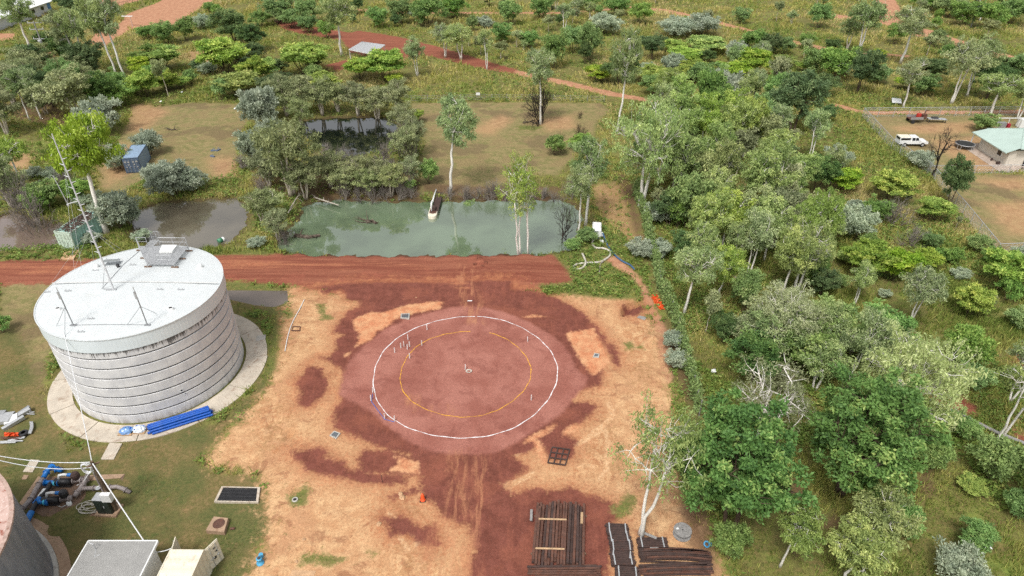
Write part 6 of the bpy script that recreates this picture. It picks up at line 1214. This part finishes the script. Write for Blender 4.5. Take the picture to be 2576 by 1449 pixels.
TT('bush', (375, 98, 62, 44), (420, 112, 58, 62), (470, 102, 44, 48), (290, 272, 214, 92), (705, 55, -4, 76), (780, 60, 0, 70), (1080, 62, -4, 84), (1140, 45, -8, 70), (1285, 62, 0, 54), (1360, 48, -12, 62), (1482, 25, -14, 54), (1440, 132, 68, 62), (1482, 152, 60, 62),
   (1392, 172, 78, 62), (1772, 218, 163, 84), (1902, 132, 78, 84), (2042, 192, 122, 64), (2102, 202, 118, 84), (2542, 62, 0, 80), (2482, 74, 10, 76), (2422, 66, 4, 76), (2332, 28, -14, 70), (2566, 30, -20, 60), (2382, 44, -8, 66), (2562, 205, 140, 76), (2402, 925, 820, 95),
   (2552, 1300, 1244, 70), (1832, 1405, 1328, 84), (2482, 1205, 1112, 112), (1080, 462, 404, 46), (10, 836, 794, 48), (1850, 250, 200, 60), (1960, 230, 180, 60), (1550, 40, -6, 60), (1610, 60, 10, 60), (2060, 70, 10, 60), (1860, 60, 20, 40), (2250, 110, 60, 50), (1330, 120, 80, 50), (1260, 110, 60, 50),
   (950, 70, 20, 50), (1010, 60, 0, 60), (530, 30, 5, 30), (550, 40, 12, 28), (340, 240, 200, 60), (1640, 240, 190, 60), (2200, 210, 165, 60), (2320, 240, 190, 70), (1460, 380, 340, 60), (1395, 390, 345, 50), (2085, 580, 510, 70), (2200, 560, 500, 60), (2210, 940, 880, 70), (2000, 820, 760, 60), (2250, 1330, 1260, 90), (2470, 330, 292, 60),
   (1740, 330, 270, 70), (1840, 330, 270, 70), (2340, 1180, 1120, 70), (2440, 1380, 1320, 80))
TT('layer', (410, 182, 116, 105), (365, 205, 145, 55), (425, 228, 188, 62), (372, 245, 182, 72), (455, 222, 196, 50), (570, 195, 100, 112), (602, 240, 186, 105), (642, 216, 148, 76), (766, 190, 116, 118), (672, 205, 150, 62), (905, 200, 152, 80), (970, 205, 130, 100), (1772, 132, 96, 94), (1722, 156, 122, 76), (1742, 200, 158, 84), (1892, 196, 126, 80),
   (1512, 206, 168, 66), (2236, 505, 438, 94), (2342, 556, 504, 74), (2172, 696, 618, 112), (2242, 705, 636, 94), (2326, 674, 632, 62), (2522, 728, 638, 120), (2432, 796, 728, 76), (1042, 310, 280, 50), (1640, 212, 170, 90), (1840, 205, 160, 70), (600, 150, 110, 80), (1750, 450, 400, 90), (2120, 480, 430, 80), (1690, 130, 100, 60), (820, 240, 195, 70))
TT('silver', (510, 74, 37, 48), (525, 188, 158, 44), (262, 335, 252, 98), (378, 390, 332, 66), (300, 424, 368, 74), (440, 494, 414, 96), (485, 486, 430, 72), (408, 474, 414, 62), (302, 574, 488, 86), (332, 562, 502, 54), (662, 325, 224, 84), (650, 294, 240, 62), (690, 376, 300, 74), (640, 410, 330, 64), (1522, 84, 34, 74), (1702, 94, 46, 84), (1762, 90, 38, 74),
   (1846, 154, 106, 48), (1692, 185, 138, 58), (1812, 256, 178, 96), (2142, 605, 528, 84), (2152, 550, 508, 54), (1692, 874, 838, 44), (1702, 922, 886, 54), (1612, 645, 608, 64), (1655, 645, 608, 66), (2402, 1460, 1402, 105), (1660, 560, 510, 66), (560, 560, 540, 30), (360, 600, 575, 40), (2310, 420, 380, 60), (2100, 420, 370, 60), (650, 620, 600, 44), (2570, 650, 625, 50))
TT('sap', (425, 244, 153, 42), (1775, 835, 738, 44), (1952, 55, 4, 28), (1440, 60, 20, 34), (1380, 80, 40, 30), (1650, 545, 476, 36), (1300, 120, 78, 34), (1260, 150, 105, 34), (1210, 140, 92, 36), (2330, 140, 90, 34), (1880, 500, 430, 40), (1350, 200, 150, 30), (2480, 100, 50, 40), (760, 480, 420, 40), (2020, 150, 100, 30), (1560, 60, 25, 30))
TT('bare', (100, 564, 438, 120), (60, 524, 428, 105), (605, 424, 386, 74), (1012, 396, 322, 84), (1002, 476, 398, 104), (900, 486, 404, 94), (2242, 566, 498, 94), (880, 420, 360, 60), (950, 440, 380, 70), (2290, 620, 570, 70), (1440, 500, 440, 60), (1250, 490, 450, 60), (1480, 460, 410, 50), (160, 480, 420, 80), (720, 600, 540, 60))
TT('burnt', (1360, 312, 206, 58), (1410, 376, 335, 26), (1458, 348, 310, 22), (1460, 298, 280, 16))
TT('dead', (2345, 450, 328, 94), (1426, 602, 516, 54), (1412, 604, 470, 40), (1040, 440, 340, 50))

# the rest of the scrub: individuals spread through each stand
def fill(pl, n, kinds, hlo, hhi, asp, seed, gap):
    r = random.Random(seed); w_ = np.array(poly(pl)); lo = w_.min(0); hi = w_.max(0); have = [P(q[1], q[2]) for q in TREES]; k = 0
    for _ in range(4000):
        if k >= n: break
        x, y = r.uniform(lo[0], hi[0]), r.uniform(lo[1], hi[1])
        if k > 3 and r.random() < .55 and gap > 3: q_ = have[-r.randint(1, min(k, 12))]; x, y = q_.x + r.gauss(0, 4), q_.y + r.gauss(0, 4)
        X_ = np.array([x]); Y_ = np.array([y])
        if sdf(w_, X_, Y_)[0] < 0 or any((x - q.x) ** 2 + (y - q.y) ** 2 < (gap * r.uniform(.35, 1.0)) ** 2 for q in have): continue
        if any(zone_sdf(z, X_, Y_)[0] > -.8 for z in ('dry', 'track', 'redroad', 'sand')) or any(sdf(q, X_, Y_)[0] > -.6 for q in PONDS.values()): continue
        h = r.uniform(hlo, hhi); kd = r.choice(kinds)
        if kd in ('silver', 'layer', 'bare'): h *= .55
        d = y * CP + CAM_H * SP; bx = CX + FPX * x / d; by = CY + FPX * (CAM_H * CP - y * SP) / d
        dt = y * CP - (h - CAM_H) * SP; top = CY - FPX * (y * SP + (h - CAM_H) * CP) / dt
        if not (-30 < bx < 2610 and top < 1449 and by > -10): continue
        a = {'silver': 1.4, 'layer': 1.6, 'bare': 1.2, 'sap': .45}.get(kd, asp) * r.uniform(.85, 1.2)
        T(kd, bx, by, top, a * h * FPX / dt); have.append(Vector((x, y, 0))); k += 1
fill([(1650, 260), (1960, 250), (2100, 480), (2120, 700), (2050, 800), (1850, 850), (1700, 720), (1640, 420)], 58, ['grove', 'grove', 'groves', 'groves', 'sap', 'bush'], 4.5, 9.5, .6, 1, 2.5)
fill([(0, 150), (250, 190), (330, 240), (250, 330), (100, 290), (0, 340)], 18, ['paper', 'dark', 'paper', 'bush'], 4, 8, .9, 2, 3.0)
fill([(560, -5), (1600, -5), (1600, 60), (1500, 210), (1400, 190), (1050, 90), (640, 40)], 34, ['bush', 'groves', 'sap', 'bush', 'dark', 'silver'], 2.5, 6, .8, 3, 5.5)
fill([(1600, -5), (2576, -5), (2576, 150), (2300, 160), (1950, 140), (1650, 60)], 28, ['bush', 'groves', 'sap', 'bush'], 2.5, 6, .8, 4, 6.5)
fill([(1640, 130), (1950, 120), (2576, 180), (2576, 275), (2160, 275), (2000, 260), (1700, 250), (1560, 200)], 40, ['bush', 'groves', 'layer', 'dark', 'layer', 'silver'], 2.5, 5.5, 1.0, 5, 3.8)
fill([(2130, 450), (2300, 430), (2480, 640), (2580, 760), (2580, 1440), (2250, 1440), (2230, 1150), (2100, 800)], 26, ['bush', 'layer', 'silver', 'bush', 'sap'], 1.2, 3.0, 1.0, 6, 2.6)
fill([(640, 380), (1050, 430), (1060, 490), (760, 500), (650, 600)], 14, ['paper', 'bare', 'bush', 'bare'], 1.5, 3.0, .9, 7, 2.2)
fill([(250, 190), (640, 130), (1030, 200), (1000, 260), (640, 255), (340, 250)], 22, ['layer', 'bush', 'dark', 'layer'], 2.5, 5, 1.0, 8, 3.0)
fill([(0, 400), (240, 480), (330, 500), (240, 620), (0, 640)], 12, ['bush', 'bare', 'silver', 'paper'], 1.8, 4, 1.0, 9, 2.4)
fill([(1790, 860), (2200, 860), (2320, 1000), (1880, 1000)], 14, ['groves', 'dark', 'bush', 'paper'], 3, 6.5, .9, 10, 2.6)
TT('bare', *[(870 + i * 33, 497 + (i * 7) % 5, 448 + (i * 13) % 22, 46) for i in range(17) if i not in (6, 7)])
TT('paper', (770, 500, 400, 90), (870, 492, 420, 74), (930, 494, 425, 64), (985, 494, 415, 70), (700, 600, 520, 60), (660, 560, 480, 70), (760, 330, 240, 60), (1045, 395, 300, 60))
TT('bush', (700, 60, 20, 60), (735, 70, 25, 60), (780, 82, 40, 50), (825, 95, 50, 40), (660, 70, 30, 50), (1180, 503, 480, 30), (1440, 625, 600, 40), (1475, 612, 580, 50))
TT('bare', (820, 420, 360, 70), (860, 440, 375, 70), (910, 432, 378, 70), (965, 415, 350, 70), (1025, 365, 300, 60), (700, 430, 370, 60), (660, 500, 440, 60))
TT('paper', (1015, 345, 262, 66), (690, 300, 225, 60), (1040, 470, 395, 56))
LOOK = {'gumpale': 'broad pale grey green gum', 'gum': 'tall pale trunked gum tree', 'sparse': 'white trunked gum with thin crown', 'gumwide': 'wide spreading pale limbed gum', 'gnarly': 'gnarled white limbed gum', 'grove': 'olive green eucalypt', 'groves': 'slim grey green eucalypt', 'paper': 'paperbark tree with grey trunks', 'lime': 'lime green topped eucalypt',
        'dense': 'broad dense bright green tree', 'dark': 'dark green bushy tree', 'bush': 'rounded mid green bush', 'layer': 'layered yellow green shrub', 'silver': 'silvery blue grey shrub', 'sap': 'slender young sapling', 'bare': 'leafless grey twiggy bush', 'burnt': 'scorched black leafless shrub', 'dead': 'leafless dead tree'}
NAMES = {'bare': ('leafless_bush', 'shrub'), 'burnt': ('burnt_shrub', 'shrub'), 'dead': ('dead_tree', 'tree')}
ZPH = [((0, 0, 560, 160), 'by the dirt road at top left'), ((0, 160, 560, 345), 'in scrub behind the blue container'), ((0, 345, 640, 650), 'around the shipping containers and left ponds'), ((560, 0, 1060, 250), 'around the open shelter'),
       ((620, 200, 1045, 660), 'around the dark pond'), ((1045, 0, 1600, 215), 'in scrub at top centre'), ((1045, 215, 1540, 660), 'around the right clearing and turquoise pond'), ((1600, 0, 2010, 260), 'in open scrub right of top centre'),
       ((2010, 0, 2620, 300), 'in scrub behind the green roofed house'), ((1540, 200, 1900, 600), 'in the grove right of the turquoise pond'), ((1900, 260, 2160, 640), 'in the grove left of the house yard'), ((2160, 280, 2620, 660), 'around the fenced house yard'),
       ((1540, 600, 2110, 860), 'in the grove right of the vine fence'), ((2110, 600, 2620, 860), 'in long grass below the house yard'), ((1540, 860, 2620, 1130), 'right of the painted rings'), ((1500, 1130, 2620, 1600), 'at lower right by the beam stacks'), ((0, 650, 400, 1000), 'left of the white tank')]
def zone_phrase(x, y):
    for (a, b, c, d), s_ in ZPH:
        if a <= x < c and b <= y < d: return s_
    return 'in the scrub'
groups = {}
for q in TREES: groups.setdefault((zone_phrase(q[1], q[2]), q[0]), []).append(q)
LAB = {}
for (zp, kd), qs in groups.items():
    qs.sort(key=lambda q: q[1]); n = len(qs)
    for i, q in enumerate(qs):
        o = '' if n == 1 else (', leftmost' if i == 0 else (', rightmost' if i == n - 1 else ', %s from left' % ORD[i]))
        LAB[id(q)] = '%s %s%s' % (LOOK[kd], zp, o)
GRP = {'tree': 'trees in the scrub', 'shrub': 'shrubs in the scrub', 'sapling': 'saplings in the scrub'}
for i, q in enumerate(TREES):
    kd, bx, by, top, wpx, _ = q
    p = P(bx, by); H_ = max(.6, height_at(bx, by, top)); W_ = max(.5, wpx * depth_at(bx, by, H_ * .6) / FPX)
    nv = NVAR.get(kd, 1 if kd in ('gnarly', 'burnt') else 2); H_ *= 1.02; W_ *= (1.06 if kd in ('gum', 'grove', 'groves', 'sparse', 'gumwide', 'gumpale', 'gnarly', 'lime') else 1.18)
    if kd in KIND:
        asp = W_ / H_; pr = None; nm, ct = KIND[kd]['names']
        pr = min((make_proto(kd, s_) for s_ in range(nv)), key=lambda z: abs(math.log(asp / (z[2] / z[3]))) + random.Random(i * 13 + int(z[2] * 1e4)).random() * .35)
    else:
        nm, ct = NAMES[kd]; pr = bare_proto(kd, i % nv)
    tm, cm, pw, ph = pr; sz = H_ / ph; sx = W_ / pw; sx = min(max(sx, sz * .55), sz * 1.9)
    e = thing(nm, LAB[id(q)], ct, (p.x, p.y, gz(p.x, p.y)), random.Random(i).uniform(0, 6.28), GRP[ct]); e.scale = (sx, sx, sz); rr_ = random.Random(i + 999); e.rotation_euler[0] = rr_.gauss(0, .045); e.rotation_euler[1] = rr_.gauss(0, .045)
    link('trunk' if kd in KIND else 'stem', tm, None, e); tw_ = link('crown' if kd in KIND else 'twigs', cm, None, e)
    if kd not in KIND: tw_['kind'] = 'stuff'
# ------------------------------------------------------------------ grass and undergrowth that nobody could count
def scatter(n, rng, ylo, yhi):
    Y = ylo + (yhi - ylo) * rng.random(n); X = (rng.random(n) * 2 - 1) * (Y * .86 + 24); return X, Y
def cover_mask(X, Y, soft, rng):
    bad = np.full(X.shape, -4.0)
    for zn in ('dry', 'lawn', 'track', 'redroad', 'sand', 'maroon', 'pad'): bad = np.maximum(bad, zone_sdf(zn, X, Y))
    for q in PONDS.values(): bad = np.maximum(bad, sdf(q, X, Y) + .2)
    grn = np.full(X.shape, -4.0); lt_ = np.maximum(zone_sdf('litter', X, Y), zone_sdf('bare', X, Y)); bad = np.where((lt_ > 0) & (rng.random(X.shape) < .8), 1.0, bad)
    for zn in ('green',): grn = np.maximum(grn, zone_sdf(zn, X, Y))
    fl = np.array([[PG(*q).x, PG(*q).y] for q in vp])
    for i in range(len(fl) - 1):
        a, b = fl[i], fl[i + 1]; e_ = b - a; t_ = np.clip(((X - a[0]) * e_[0] + (Y - a[1]) * e_[1]) / (e_ @ e_), 0, 1)
        bad = np.where(np.hypot(X - a[0] - t_ * e_[0], Y - a[1] - t_ * e_[1]) < 1.1, 1.0, bad)
    return bad + rng.normal(size=X.shape) * soft, grn
def lumpy(X, Y, sc, seed):
    r = np.random.default_rng(seed); z = np.zeros_like(X)
    for _ in range(10):
        a = r.uniform(0, 6.28); k = r.uniform(.5, 1.6) / sc; z += np.sin(k * (X * math.cos(a) + Y * math.sin(a)) + r.uniform(0, 6.28))
    return z / 3.2
def grass_mesh(name, X, Y, hgt, wid, blades, rng, tone, lean=.5):
    n = len(X); Z = ground_z(X, Y); k = blades
    bx = np.repeat(X, k) + rng.normal(size=n * k) * .16; by = np.repeat(Y, k) + rng.normal(size=n * k) * .16; bz = np.repeat(Z, k) - .03
    a = rng.uniform(0, 6.28, n * k); h = np.repeat(hgt, k) * rng.uniform(.55, 1.2, n * k); w_ = np.repeat(wid, k) * rng.uniform(.7, 1.3, n * k)
    ld = rng.uniform(0, 6.28, n * k); l = h * np.abs(rng.normal(size=n * k)) * lean
    p0 = np.stack([bx - np.cos(a) * w_ / 2, by - np.sin(a) * w_ / 2, bz], -1); p1 = np.stack([bx + np.cos(a) * w_ / 2, by + np.sin(a) * w_ / 2, bz], -1)
    p2 = np.stack([bx + np.cos(ld) * l, by + np.sin(ld) * l, bz + h], -1)
    V = np.stack([p0, p1, p2], 1).reshape(-1, 3); tn = np.clip(np.repeat(tone, k) + rng.normal(size=n * k) * .13, 0, 1)
    return np_mesh(name, V, 3, {'tone': np.repeat(tn, 3)})
def grass_material(name, stops):
    t = NT(name); col = t.ramp(t.attr('tone'), stops); t.done(col, .7, spec=.15)
    tr = t.new('ShaderNodeBsdfTranslucent'); t.l.new(col, tr.inputs['Color']); mx = t.new('ShaderNodeMixShader'); mx.inputs[0].default_value = .25
    t.l.new(t.b.outputs[0], mx.inputs[1]); t.l.new(tr.outputs[0], mx.inputs[2]); t.l.new(mx.outputs[0], t.out.inputs['Surface']); return t.m
GRM = grass_material('grass_blades', [(0, '5f7034'), (.25, '7e9044'), (.5, 'a0a258'), (.75, 'bab068'), (1, 'c6b684')])
rng = np.random.default_rng(11)
X, Y = scatter(420000, rng, 26, 250); bad, grn = cover_mask(X, Y, .25, rng)
keep = (bad < -.1) & (np.hypot(X + 36.0, Y - 52.8) > 10.6) & (rng.random(len(X)) < np.clip(70 / (Y + 8), .2, 1.0) * np.clip(.62 + .5 * lumpy(X, Y, 2.5, 4), .15, 1))
X = X[keep]; Y = Y[keep]
gold = lumpy(X, Y, 9, 7) * .22 + lumpy(X, Y, 2.2, 8) * .16
near_gold = np.exp(-(((X - 55) / 22) ** 2 + ((Y - 75) / 35) ** 2)) * .34 + np.clip((Y - 110) / 100, 0, .26)
tone = np.clip(.40 + gold + near_gold + rng.normal(size=len(X)) * .08, 0, 1)
hg = np.clip(.46 + .25 * np.exp(-(((X - 55) / 25) ** 2 + ((Y - 70) / 40) ** 2)) + .22 * lumpy(X, Y, 3, 9) + rng.normal(size=len(X)) * .12, .15, 1.1) * (1 + np.clip(Y - 100, 0, 120) / 200)
wd = .085 * (1 + np.clip(Y - 50, 0, 180) / 60)
tag(link('tall_grass', grass_mesh('tall_grass', X, Y, hg, wd, 5, rng, tone), GRM), 'tall olive and straw coloured grass covering the scrub', 'grass', kind='stuff')
# low leafy plants between the grass
UGM = leaf_material('leaf_undergrowth', '566f38', '7d944c', 'b0b46c')
X, Y = scatter(120000, rng, 26, 250); bad, grn = cover_mask(X, Y, .2, rng)
keep = (bad < -.2) & (lumpy(X, Y, 5, 21) + .5 * lumpy(X, Y, 1.7, 22) > -.15) & (rng.random(len(X)) < np.clip(75 / (Y + 10), .3, 1)) & (np.hypot(X + 36.0, Y - 52.8) > 10.8)
X = X[keep]; Y = Y[keep]; n = len(X); print('undergrowth', n)
Z = ground_z(X, Y); sz_ = rng.uniform(.25, .7, n) * (1 + .7 * (rng.random(n) < .2)) * (1 + np.clip(Y - 70, 0, 150) / 150)
V, tn = leaf_quads(rng, np.stack([X, Y, Z + sz_ * .5], -1), sz_ * .8, 11, .36, .17, 'flat', .6)
tag(link('leafy_undergrowth', np_mesh('leafy_undergrowth', V, 4, {'tone': tn}), UGM), 'low leafy green undergrowth spread through the scrub', 'undergrowth', kind='stuff')
# short green grass in the yard and along the banks
X, Y = scatter(90000, rng, 26, 110); s1 = zone_sdf('green', X, Y); s2 = zone_sdf('lawn', X, Y); pdq = np.full(X.shape, -4.0)
for q in PONDS.values(): pdq = np.maximum(pdq, sdf(q, X, Y))
lm = lumpy(X, Y, 1.3, 31); keep = (pdq < -.25) & (((s1 + rng.normal(size=len(X)) * .3 + lm * .5) > .1) | ((s2 > .1) & (lm > .55) & (rng.random(len(X)) < .5)))
keep &= np.hypot(X + 36.0, Y - 52.8) > 10.6
X = X[keep]; Y = Y[keep]
tag(link('short_grass', grass_mesh('short_grass', X, Y, np.full(len(X), .16), np.full(len(X), .06), 4, rng, np.clip(.2 + .14 * lumpy(X, Y, 2, 33) + rng.normal(size=len(X)) * .08, 0, 1), .6), GRM), 'short green grass on the banks and yard edges', 'grass', kind='stuff')
# creeper leaves hang on the vine fence
link('vine', VINE[0], leaf_material('leaf_vine', '66824e', '86a064', 'a6b47c'), VINE[1])
print('objects', len(bpy.data.objects), 'tris', sum(sum(len(p.vertices) - 2 for p in m.polygons) if len(m.polygons) < 200 else len(m.polygons) * 2 for m in bpy.data.meshes))
